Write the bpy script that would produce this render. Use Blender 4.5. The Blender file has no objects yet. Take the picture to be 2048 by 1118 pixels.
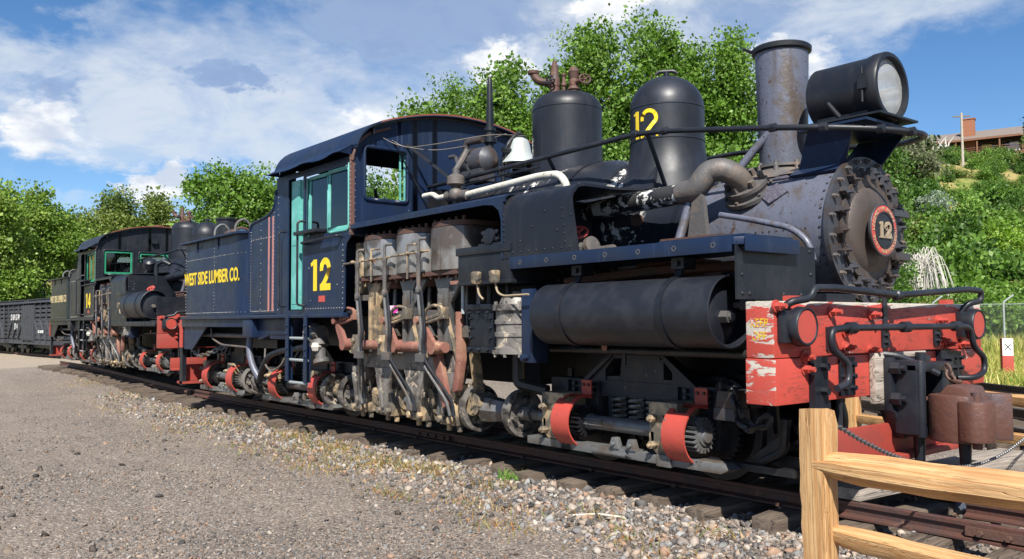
import bpy, bmesh, math, random
import numpy as np
from mathutils import Vector, Matrix
random.seed(7); rng = np.random.default_rng(11)
R = math.radians; PI = math.pi
S = bpy.context.scene; COL = S.collection

# ------------------------------------------------------------------ camera
CAM = Vector((2.798, -5.471, 1.112)); YAW, PITCH, ROLL = R(140.953), R(2.806), R(-0.301)
d_ = Vector((math.cos(PITCH)*math.cos(YAW), math.cos(PITCH)*math.sin(YAW), math.sin(PITCH)))
r_ = Vector((math.sin(YAW), -math.cos(YAW), 0)); u_ = r_.cross(d_)
r2 = r_*math.cos(ROLL)+u_*math.sin(ROLL); u2 = -r_*math.sin(ROLL)+u_*math.cos(ROLL)
cam = bpy.data.objects.new('camera', bpy.data.cameras.new('camera')); COL.objects.link(cam)
cam.matrix_world = Matrix(((r2.x,u2.x,-d_.x,CAM.x),(r2.y,u2.y,-d_.y,CAM.y),(r2.z,u2.z,-d_.z,CAM.z),(0,0,0,1)))
cam.data.sensor_width = 36; cam.data.lens = 1717/2048*36; cam.data.clip_start = .05; cam.data.clip_end = 3000
S.camera = cam

# ------------------------------------------------------------------ sun, sky, exposure
SUN = Vector((.58, -.50, .80)).normalized()          # towards the sun
sun = bpy.data.objects.new('sun', bpy.data.lights.new('sun', 'SUN')); COL.objects.link(sun)
sun.data.energy = 5.0; sun.data.angle = R(.55); sun.data.color = (1, .95, .86)
sun.rotation_euler = SUN.to_track_quat('Z', 'Y').to_euler()
S.view_settings.view_transform = 'Standard'; S.view_settings.look = 'None'
S.view_settings.exposure = .84; S.view_settings.gamma = 1
C_ = S.cycles; C_.max_bounces = 5; C_.diffuse_bounces = 3; C_.glossy_bounces = 3; C_.transmission_bounces = 3; C_.transparent_max_bounces = 8; C_.caustics_reflective = False; C_.caustics_refractive = False; C_.sample_clamp_indirect = 4.

class NT:                                            # small node-tree helper
    def __init__(s, t): s.t = t; s.L = t.links
    def n(s, typ, **kw):
        n = s.t.nodes.new(typ)
        for k, v in kw.items():
            if k.startswith('i_'):
                k = k[2:]; n.inputs[int(k) if k.isdigit() else k].default_value = v
            else: setattr(n, k, v)
        return n
    def l(s, a, b): s.L.new(a, b)
    def put(s, sock, v):
        if hasattr(v, 'is_linked') or hasattr(v, 'links'): s.l(v, sock)
        else: sock.default_value = v
    def m(s, op, a, b=0., c=0., clamp=False):
        n = s.n('ShaderNodeMath', operation=op); n.use_clamp = clamp
        for i, v in enumerate((a, b, c)): s.put(n.inputs[i], v)
        return n.outputs[0]
    def mixc(s, f, a, b, typ='MIX'):
        n = s.n('ShaderNodeMix', data_type='RGBA', blend_type=typ)
        s.put(n.inputs[0], f); s.put(n.inputs[6], a); s.put(n.inputs[7], b); return n.outputs[2]
    def ss(s, x, a, b):                              # smoothstep
        n = s.n('ShaderNodeMapRange', interpolation_type='SMOOTHSTEP'); s.put(n.inputs[0], x)
        n.inputs[1].default_value = a; n.inputs[2].default_value = b; return n.outputs[0]
    def noise(s, vec, scale, detail=4, rough=.55, dist=0., w=None):
        n = s.n('ShaderNodeTexNoise'); n.inputs['Scale'].default_value = scale
        n.inputs['Detail'].default_value = detail; n.inputs['Roughness'].default_value = rough
        n.inputs['Distortion'].default_value = dist
        if vec is not None: s.l(vec, n.inputs['Vector'])
        return n.outputs['Fac']

def make_world():
    w = bpy.data.worlds.new('World'); S.world = w; w.use_nodes = True; w.cycles.sampling_method = 'MANUAL'; w.cycles.sample_map_resolution = 512
    t = NT(w.node_tree); w.node_tree.nodes.clear()
    sky = t.n('ShaderNodeTexSky', sky_type='NISHITA'); sky.sun_disc = False
    sky.sun_elevation = math.asin(SUN.z); sky.sun_rotation = math.atan2(SUN.x, SUN.y)
    sky.air_density = 1.0; sky.dust_density = .1; sky.ozone_density = 3.0; sky.altitude = 1700
    tc = t.n('ShaderNodeTexCoord').outputs['Generated']
    sp = t.n('ShaderNodeSeparateXYZ'); t.l(tc, sp.inputs[0]); X, Y, Z = sp.outputs
    # compass angle (0 along the view to the north-west, positive clockwise) and height, both in degrees
    a = t.m('ARCTAN2', t.m('ADD', t.m('MULTIPLY', X, math.sin(YAW)), t.m('MULTIPLY', Y, -math.cos(YAW))),
            t.m('ADD', t.m('MULTIPLY', X, math.cos(YAW)), t.m('MULTIPLY', Y, math.sin(YAW))))
    az = t.m('MULTIPLY', a, 180/PI); el = t.m('MULTIPLY', t.m('ARCSINE', Z), 180/PI)
    cv = t.n('ShaderNodeCombineXYZ'); t.l(t.m('MULTIPLY', az, .06), cv.inputs[0]); t.l(t.m('MULTIPLY', el, .115), cv.inputs[1])
    cv.inputs[2].default_value = 3.3; uv = cv.outputs[0]
    big = t.noise(uv, 1.0, 5, .56, .25); fine = t.noise(uv, 3.2, 5, .6, .3); puff = t.noise(uv, 6.0, 4, .55, .2)
    edge = t.m('ADD', t.m('MULTIPLY', t.m('SUBTRACT', fine, .5), 1.5), t.m('MULTIPLY', t.m('SUBTRACT', puff, .5), .75))
    wn = t.n('ShaderNodeTexNoise'); t.l(uv, wn.inputs['Vector']); wn.inputs['Scale'].default_value = 2.1; wn.inputs['Detail'].default_value = 7; wn.inputs['Roughness'].default_value = .6
    ws = t.n('ShaderNodeSeparateColor'); t.l(wn.outputs['Color'], ws.inputs[0])
    wf = t.n('ShaderNodeTexNoise'); t.l(uv, wf.inputs['Vector']); wf.inputs['Scale'].default_value = 9.; wf.inputs['Detail'].default_value = 6; wf.inputs['Roughness'].default_value = .62
    wq = t.n('ShaderNodeSeparateColor'); t.l(wf.outputs['Color'], wq.inputs[0])
    azw = t.m('ADD', t.m('ADD', az, t.m('MULTIPLY', t.m('SUBTRACT', ws.outputs[0], .5), 9.)), t.m('MULTIPLY', t.m('SUBTRACT', wq.outputs[0], .5), 5.)); elw = t.m('ADD', t.m('ADD', el, t.m('MULTIPLY', t.m('SUBTRACT', ws.outputs[1], .5), 5.)), t.m('MULTIPLY', t.m('SUBTRACT', wq.outputs[1], .5), 3.2))
    def blob(a0, e0, ra, re, w=1.):                  # soft lobe with a ragged border
        da = t.m('DIVIDE', t.m('SUBTRACT', azw, a0), ra); de = t.m('DIVIDE', t.m('SUBTRACT', elw, e0), re)
        q = t.m('SQRT', t.m('ADD', t.m('MULTIPLY', da, da), t.m('MULTIPLY', de, de)))
        return t.m('MULTIPLY', t.m('SUBTRACT', 1., q), w)
    def add(*v):
        o = v[0]
        for x in v[1:]: o = t.m('ADD', o, x)
        return o
    def mx(*v):
        o = v[0]
        for x in v[1:]: o = t.m('MAXIMUM', o, x)
        return o
    # thin bright veil
    veil = add(t.m('MULTIPLY', t.m('SUBTRACT', big, .46), 3.2), t.m('MULTIPLY', edge, .5),
               mx(blob(-22, 15, 17, 6, 1.3), blob(-8, 11, 16, 5.5, 1.1), blob(4, 18, 15, 5, 1.2), blob(15, 14.5, 8, 4, .9), blob(22, 20, 13, 4.5, 1.0), -.12),
               t.m('MULTIPLY', mx(blob(-31, 20, 5, 4.2, 1.6), blob(27.5, 13, 7, 5, .9), blob(-22, 8.6, 9, 1.6, 1.4), 0.), -1.))
    fv = t.m('MULTIPLY', t.ss(veil, -.35, .95), t.m('ADD', .62, t.m('MULTIPLY', t.ss(t.noise(uv, 2.6, 6, .64, .5), .36, .62), .38)))
    # lit cumulus heads
    cum = add(mx(blob(-22.2, 8.6, 2.5, 2.1, 1.6), blob(-29.5, 11.2, 3.4, 2.6, 1.3), blob(-.8, 16.6, 3.6, 2.2, 1.5), blob(19, 16.3, 5, 2.4, 1.2),
                 blob(-13.6, 10.2, 1.2, .7, 1.), blob(-10, 13., 4, 1.7, .9), blob(7.5, 20.6, 3, 1.6, 1.3), blob(-17.8, 7.6, 3.2, 1.4, .9), -1.), t.m('MULTIPLY', edge, .8))
    fc = t.ss(cum, .0, .75)
    # shaded grey-blue undersides
    gre = add(mx(blob(-6.5, 20.0, 11, 3.6, 1.4), blob(-19.6, 15.7, 2.2, 1.0, 1.3), blob(-17.6, 15.3, 2.4, .8, 1.3), blob(-28.6, 13.2, 2.2, 1.9, 1.2), blob(-11.4, 14.6, 1.2, 1., .9), blob(17, 19.5, 6, 2.6, .7), -1.), t.m('MULTIPLY', edge, .95))
    fg = t.m('MULTIPLY', t.ss(gre, -.1, .8), t.m('ADD', .7, t.m('MULTIPLY', t.ss(fine, .35, .65), .3)))
    skyc = t.n('ShaderNodeBackground'); hs = t.n('ShaderNodeHueSaturation'); hs.inputs['Saturation'].default_value = 1.18; t.l(sky.outputs[0], hs.inputs['Color']); t.l(hs.outputs[0], skyc.inputs[0]); skyc.inputs[1].default_value = .076
    col = t.mixc(t.m('MULTIPLY', fg, .85), (.86, .93, 1.02, 1), (.27, .41, .72, 1))
    col = t.mixc(t.m('MULTIPLY', fc, .9), col, t.mixc(t.ss(t.m('ADD', t.m('MULTIPLY', puff, .6), t.m('MULTIPLY', fine, .4)), .40, .58), (.74, .82, .97, 1), (1.25, 1.25, 1.24, 1)))
    cl = t.n('ShaderNodeBackground'); t.l(col, cl.inputs[0]); cl.inputs[1].default_value = .49
    mixs = t.n('ShaderNodeMixShader')
    fac = mx(t.m('MULTIPLY', fv, .86), t.m('MULTIPLY', fc, .95), t.m('MULTIPLY', fg, .9))
    fac = t.m('MULTIPLY', fac, t.ss(el, -3, 4), 0., True)
    t.l(fac, mixs.inputs[0]); t.l(skyc.outputs[0], mixs.inputs[1]); t.l(cl.outputs[0], mixs.inputs[2])
    t.l(mixs.outputs[0], t.n('ShaderNodeOutputWorld').inputs[0])
make_world()

# ------------------------------------------------------------------ materials
M = {}
def pm(name, c, rough=.5, metal=0., c2=None, sc2=3., t2=(.45, .65), spots=None, spots2=None, bump=0., bsc=40., streak=None,
       spec=.5, rv=.15, coat=0., detail=4):
    """painted or bare surface: base colour, second colour in noise patches, chips/rust spots with their own shape, fine relief"""
    m = bpy.data.materials.new(name); m.use_nodes = True; t = NT(m.node_tree); m.node_tree.nodes.clear()
    o = t.n('ShaderNodeOutputMaterial'); b = t.n('ShaderNodeBsdfPrincipled'); t.l(b.outputs[0], o.inputs[0])
    tc = t.n('ShaderNodeTexCoord').outputs['Object']
    col = (*c, 1); rg = rough
    n1 = t.noise(tc, 7., 3, .6)
    col = t.mixc(t.m('MULTIPLY', n1, .55), col, tuple(x*.62 for x in c)+(1,))
    if c2: col = t.mixc(t.ss(t.noise(tc, sc2, detail, .62, .4), *t2), col, (*c2, 1))
    if streak:                                        # run-down stains, stretched vertically
        mp = t.n('ShaderNodeMapping'); t.l(tc, mp.inputs[0]); mp.inputs['Scale'].default_value = (9, 9, .7)
        col = t.mixc(t.m('MULTIPLY', t.ss(t.noise(mp.outputs[0], 1.6, 3, .6), .52, .78), streak[1]), col, (*streak[0], 1))
    rough_s = t.m('ADD', rough-rv*.5, t.m('MULTIPLY', n1, rv))
    for sp in (spots, spots2):
        if sp:
            f = t.ss(t.noise(tc, sp[1], 4, .68, .6), sp[2], sp[2]+sp[3])
            if len(sp) > 4: f = t.m('MULTIPLY', f, t.ss(t.noise(tc, sp[4], 2, .5), .47, .6))
            col = t.mixc(f, col, (*sp[0], 1)); rough_s = t.m('ADD', rough_s, t.m('MULTIPLY', f, .75-rough))
    t.put(b.inputs['Base Color'], col); t.put(b.inputs['Roughness'], rough_s)
    b.inputs['Metallic'].default_value = metal; b.inputs['Specular IOR Level'].default_value = spec
    if coat: b.inputs['Coat Weight'].default_value = coat; b.inputs['Coat Roughness'].default_value = .25
    if bump:
        bp_ = t.n('ShaderNodeBump'); bp_.inputs['Strength'].default_value = bump; bp_.inputs['Distance'].default_value = .01
        t.l(t.noise(tc, bsc, 3, .65), bp_.inputs['Height']); t.l(bp_.outputs[0], b.inputs['Normal'])
    M[name] = m; return m

pm('blue_black', (.0085, .020, .055), .42, spec=.30, rv=.3, c2=(.012, .020, .040), sc2=2.2, streak=((.026, .042, .085), .55), spots=((.13, .11, .09), 26, .70, .06, 3.), bump=.22, bsc=3.2)
pm('black_paint', (.008, .0105, .017), .44, spec=.38, rv=.3, c2=(.016, .017, .021), sc2=3., streak=((.03, .030, .032), .35), spots=((.12, .1, .085), 30, .71, .06, 3.), bump=.2, bsc=6)
pm('black_satin', (.011, .0135, .020), .45, spec=.42, rv=.25, c2=(.019, .021, .028), sc2=4., bump=.12, bsc=30)
pm('boiler_jacket', (.010, .013, .021), .38, c2=(.024, .023, .025), sc2=2., spots=((.50, .49, .47), 9, .555, .02, 2.0), spots2=((.42, .26, .13), 5, .70, .03), bump=.25, bsc=10)
pm('dome_paint', (.013, .015, .021), .43, spec=.4, rv=.3, c2=(.018, .022, .034), sc2=2., streak=((.034, .038, .05), .45), spots=((.3, .29, .28), 45, .73, .05, 3.), bump=.1, bsc=5)
pm('graphite', (.125, .135, .180), .44, .15, c2=(.095, .078, .07), sc2=3.4, t2=(.54, .70), streak=((.06, .044, .036), .6), spots=((.06, .036, .026), 13, .62, .06), spots2=((.035, .03, .03), 30, .62, .05), bump=.35, bsc=25)
pm('graphite_dark', (.055, .058, .072), .5, .15, c2=(.05, .035, .028), sc2=3.5, spots=((.10, .06, .04), 14, .63, .08), bump=.35, bsc=25)
pm('door_brown', (.075, .058, .05), .55, .1, c2=(.05, .04, .038), sc2=3, streak=((.12, .085, .06), .4), spots=((.14, .12, .1), 40, .7, .06), bump=.25, bsc=30)
pm('grey_iron', (.105, .10, .10), .58, .2, c2=(.15, .12, .10), sc2=4, spots=((.20, .13, .09), 16, .62, .1), bump=.4, bsc=30)
pm('steel_tan', (.15, .13, .105), .55, .25, c2=(.42, .31, .19), sc2=5.5, t2=(.44, .6), spots=((.50, .42, .31), 13, .62, .06), spots2=((.03, .026, .024), 7, .60, .07), bump=.4, bsc=26)
pm('steel_grey', (.17, .175, .18), .42, .35, c2=(.12, .095, .075), sc2=5, spots=((.36, .32, .25), 14, .62, .07), spots2=((.02, .018, .018), 6, .60, .08), bump=.3, bsc=24)
pm('grease_black', (.012, .012, .015), .42, .1, c2=(.026, .024, .024), sc2=5, spots=((.16, .14, .12), 16, .68, .08), bump=.4, bsc=25)
pm('cyl_jacket', (.34, .335, .33), .34, .55, c2=(.13, .105, .09), sc2=2.4, t2=(.47, .6), streak=((.12, .07, .045), .7), spots=((.24, .12, .06), 9, .64, .05), bump=.2, bsc=14)
pm('pink_rust', (.25, .105, .082), .62, .05, c2=(.30, .16, .11), sc2=5, spots=((.42, .32, .22), 13, .64, .07), spots2=((.07, .05, .045), 8, .66, .08), bump=.35, bsc=26)
pm('rust_dark', (.11, .055, .04), .7, .1, c2=(.065, .045, .042), sc2=6, spots=((.20, .09, .05), 14, .62, .1), bump=.45, bsc=40)
pm('coupler_rust', (.135, .062, .046), .5, .25, c2=(.085, .06, .062), sc2=5, spots=((.20, .12, .10), 12, .62, .12), spots2=((.04, .028, .025), 9, .64, .1), bump=.45, bsc=22)
pm('red_cover', (.44, .062, .045), .5, c2=(.36, .055, .04), sc2=4, spots=((.10, .05, .045), 16, .64, .06), spots2=((.30, .22, .17), 11, .68, .05), bump=.15, bsc=20)
pm('red_dull', (.33, .05, .036), .55, c2=(.24, .045, .035), sc2=4, spots=((.10, .06, .05), 18, .68, .07), bump=.2, bsc=20)
pm('teal', (.115, .40, .36), .5, c2=(.16, .45, .42), sc2=4, spots=((.45, .50, .46), 16, .66, .06), spots2=((.06, .08, .08), 20, .70, .06), bump=.2, bsc=20)
pm('green_frame', (.02, .22, .115), .45, c2=(.03, .27, .15), sc2=5)
pm('brown_strip', (.13, .062, .05), .55, c2=(.085, .05, .046), sc2=5, bump=.2, bsc=25)
pm('pink_stripe', (.46, .19, .17), .5, c2=(.30, .15, .17), sc2=3, spots=((.05, .06, .1), 22, .66, .06))
pm('yellow_letter', (.83, .60, .014), .45, c2=(.74, .53, .02), sc2=6, spots=((.10, .09, .05), 40, .72, .05))
pm('cream_letter', (.62, .50, .26), .5, spots=((.06, .05, .04), 30, .62, .1))
pm('white_wrap', (.58, .56, .50), .8, c2=(.42, .39, .33), sc2=7, spots=((.10, .09, .08), 20, .64, .06), bump=.4, bsc=30)
pm('flaked_pipe', (.016, .017, .02), .5, c2=(.03, .03, .03), spots=((.58, .58, .56), 9, .50, .03), spots2=((.33, .26, .18), 12, .70, .05), bump=.35, bsc=22)
pm('bell_silver', (.72, .78, .76), .32, .5, c2=(.6, .66, .64), sc2=4)
pm('plate_red', (.52, .075, .055), .5, c2=(.40, .06, .05), sc2=8, spots=((.5, .42, .36), 30, .70, .06))
pm('plate_metal', (.12, .11, .15), .4, .4, c2=(.2, .19, .22), sc2=60, bump=.5, bsc=90)
pm('brass_dull', (.46, .36, .24), .45, .3, c2=(.33, .26, .19), sc2=12)
pm('sign_white', (.8, .8, .78), .6); pm('sign_black', (.02, .02, .02), .6)
pm('roof_rust', (.21, .058, .033), .75, c2=(.15, .06, .045), sc2=4, bump=.3, bsc=20)
pm('rubber', (.02, .02, .02), .7)
pm('galvanised', (.42, .46, .47), .5, .4); pm('chain_steel', (.20, .20, .205), .4, .6)
pm('reflector', (.95, .95, .95), .09, 1., rv=0.)
pm('magenta_tag', (.75, .7, .72), .6, c2=(.6, .05, .4), sc2=18, t2=(.48, .5))

def glass(name, tint, rough=.03, alpha=.35):
    m = bpy.data.materials.new(name); m.use_nodes = True; t = NT(m.node_tree); m.node_tree.nodes.clear()
    o = t.n('ShaderNodeOutputMaterial'); mx = t.n('ShaderNodeMixShader'); g = t.n('ShaderNodeBsdfGlossy'); tr = t.n('ShaderNodeBsdfTransparent')
    g.inputs['Roughness'].default_value = rough; g.inputs['Color'].default_value = (.9, .95, .95, 1); tr.inputs['Color'].default_value = (*tint, 1)
    fr = t.n('ShaderNodeFresnel'); fr.inputs[0].default_value = 1.5
    t.l(t.m('ADD', t.m('MULTIPLY', fr.outputs[0], 1.), alpha, 0, True), mx.inputs[0]); t.l(tr.outputs[0], mx.inputs[1]); t.l(g.outputs[0], mx.inputs[2]); t.l(mx.outputs[0], o.inputs[0]); M[name] = m
glass('window_glass', (.30, .36, .36), .04, .035); glass('lamp_glass', (.9, .92, .93), .02, .10)

def glare_glass():  # white diffuse mixed into the headlight lens stands in for bright sky glare
    m = bpy.data.materials.new('glare_glass'); m.use_nodes = True; t = NT(m.node_tree); m.node_tree.nodes.clear(); o = t.n('ShaderNodeOutputMaterial'); a = t.n('ShaderNodeMixShader'); b = t.n('ShaderNodeMixShader')
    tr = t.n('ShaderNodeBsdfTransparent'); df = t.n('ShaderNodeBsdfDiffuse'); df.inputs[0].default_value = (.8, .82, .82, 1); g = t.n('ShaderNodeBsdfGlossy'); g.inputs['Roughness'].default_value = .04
    t.l(t.m('ADD', .16, t.m('MULTIPLY', t.noise(t.n('ShaderNodeTexCoord').outputs['Object'], 6., 4), .28)), a.inputs[0]); t.l(tr.outputs[0], a.inputs[1]); t.l(df.outputs[0], a.inputs[2]); b.inputs[0].default_value = .10; t.l(a.outputs[0], b.inputs[1]); t.l(g.outputs[0], b.inputs[2]); t.l(b.outputs[0], o.inputs[0]); M['glare_glass'] = m
glare_glass()
pm('frame_grime', (.016, .019, .028), .5, .1, c2=(.04, .037, .036), sc2=4, spots=((.15, .125, .10), 14, .64, .07), streak=((.06, .055, .05), .4), bump=.4, bsc=22)
def peeled_red():
    """red paint on old beam timber, peeling to grey-white wood, cracked along the grain"""
    m = bpy.data.materials.new('peeled_red'); m.use_nodes = True; t = NT(m.node_tree); m.node_tree.nodes.clear()
    o = t.n('ShaderNodeOutputMaterial'); b = t.n('ShaderNodeBsdfPrincipled'); t.l(b.outputs[0], o.inputs[0])
    tc = t.n('ShaderNodeTexCoord').outputs['Object']; sp = t.n('ShaderNodeSeparateXYZ'); t.l(tc, sp.inputs[0])
    mp = t.n('ShaderNodeMapping'); t.l(tc, mp.inputs[0]); mp.inputs['Scale'].default_value = (2, 1.2, 7)
    n = t.noise(mp.outputs[0], 2.0, 8, .66, .5)
    top = t.ss(sp.outputs[2], 1.165, 1.222)                         # weather side along the upper edge
    end = t.m('MULTIPLY', t.ss(t.m('MULTIPLY', sp.outputs[1], -1), 1.318, 1.330), .150)
    f = t.ss(t.m('ADD', t.m('ADD', n, t.m('MULTIPLY', top, .27)), end), .645, .662)
    gr = t.n('ShaderNodeMapping'); t.l(tc, gr.inputs[0]); gr.inputs['Scale'].default_value = (40, 1.5, 40)
    wood = t.mixc(t.noise(gr.outputs[0], 1.5, 5), (.30, .26, .22, 1), (.58, .54, .49, 1))
    red = t.mixc(t.noise(tc, 5, 5), (.50, .066, .046, 1), (.37, .050, .036, 1))
    crk = t.n('ShaderNodeMapping'); t.l(tc, crk.inputs[0]); crk.inputs['Scale'].default_value = (3, 1.3, 13)
    cn = t.noise(crk.outputs[0], 3.0, 6, .62, .8); line = t.m('SUBTRACT', 1., t.ss(t.m('ABSOLUTE', t.m('SUBTRACT', cn, .5)), .0, .012))
    line = t.m('MULTIPLY', line, t.ss(t.noise(tc, 3.1, 3), .5, .62))
    c = t.mixc(t.ss(t.m('ADD', n, t.m('MULTIPLY', t.noise(tc, 21, 5), .14)), .60, .70), red, (.24, .045, .035, 1)); c = t.mixc(f, c, wood); c = t.mixc(t.m('MULTIPLY', line, .85), c, (.07, .03, .025, 1))
    t.l(c, b.inputs['Base Color']); t.put(b.inputs['Roughness'], t.m('ADD', .5, t.m('MULTIPLY', f, .35)))
    h = t.m('SUBTRACT', t.m('ADD', t.m('MULTIPLY', f, -1.), t.m('MULTIPLY', t.noise(tc, 30, 4), .3)), t.m('MULTIPLY', line, 1.5))
    bu = t.n('ShaderNodeBump'); bu.inputs['Strength'].default_value = .55; bu.inputs['Distance'].default_value = .006; t.l(h, bu.inputs['Height']); t.l(bu.outputs[0], b.inputs['Normal']); M['peeled_red'] = m
peeled_red()

def wood_mat(name, ca, cb, dark, axis=0, stretch=.8, scale=9., crack=.6, rough=.7):
    m = bpy.data.materials.new(name); m.use_nodes = True; t = NT(m.node_tree); m.node_tree.nodes.clear()
    o = t.n('ShaderNodeOutputMaterial'); b = t.n('ShaderNodeBsdfPrincipled'); t.l(b.outputs[0], o.inputs[0])
    tc = t.n('ShaderNodeTexCoord').outputs['Object']; mp = t.n('ShaderNodeMapping'); t.l(tc, mp.inputs[0])
    s = [scale]*3; s[axis] = stretch; mp.inputs['Scale'].default_value = s
    ob = t.n('ShaderNodeObjectInfo').outputs['Random']; cv = t.n('ShaderNodeCombineXYZ'); t.l(t.m('MULTIPLY', ob, 37.), cv.inputs[0]); t.l(t.m('MULTIPLY', ob, 13.), cv.inputs[1]); t.l(cv.outputs[0], mp.inputs['Location'])
    g = t.noise(mp.outputs[0], 1.3, 8, .62, 1.2); g2 = t.noise(mp.outputs[0], 6., 5, .6, .3); big = t.noise(tc, 2.3, 3)
    c = t.mixc(t.ss(g, .36, .64), (*ca, 1), (*cb, 1)); c = t.mixc(t.m('MULTIPLY', t.ss(g2, .55, .75), .45), c, (*dark, 1))
    c = t.mixc(t.m('MULTIPLY', t.ss(big, .5, .75), .35), c, (*dark, 1))
    ck = t.m('SUBTRACT', 1., t.ss(t.m('ABSOLUTE', t.m('SUBTRACT', t.noise(mp.outputs[0], .8, 4, .55, .6), .5)), 0., .018))
    c = t.mixc(t.m('MULTIPLY', ck, crack), c, tuple(x*.18 for x in dark)+(1,))
    t.l(t.mixc(t.m('MULTIPLY', ob, .25), c, tuple(x*.6 for x in ca)+(1,)), b.inputs['Base Color']); b.inputs['Roughness'].default_value = rough
    bu = t.n('ShaderNodeBump'); bu.inputs['Strength'].default_value = .5; bu.inputs['Distance'].default_value = .008
    t.l(t.m('SUBTRACT', g2, ck), bu.inputs['Height']); t.l(bu.outputs[0], b.inputs['Normal']); M[name] = m
wood_mat('fence_wood', (.42, .215, .080), (.60, .385, .185), (.20, .085, .03), 0, .7, 30., .45)
wood_mat('fence_wood_z', (.42, .22, .083), (.60, .385, .185), (.20, .085, .03), 2, .7, 30., .45)
wood_mat('tie_wood', (.085, .062, .046), (.15, .115, .088), (.035, .026, .02), 1, 1.2, 16., .9, .85)
wood_mat('old_plank', (.26, .22, .185), (.40, .35, .30), (.12, .09, .07), 1, 1., 14., .8, .85)
wood_mat('plank_x', (.26, .22, .185), (.40, .35, .30), (.12, .09, .07), 0, 1., 14., .8, .85)
wood_mat('car_wood', (.034, .037, .046), (.06, .063, .074), (.016, .016, .02), 0, .8, 14., .7, .6)
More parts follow.
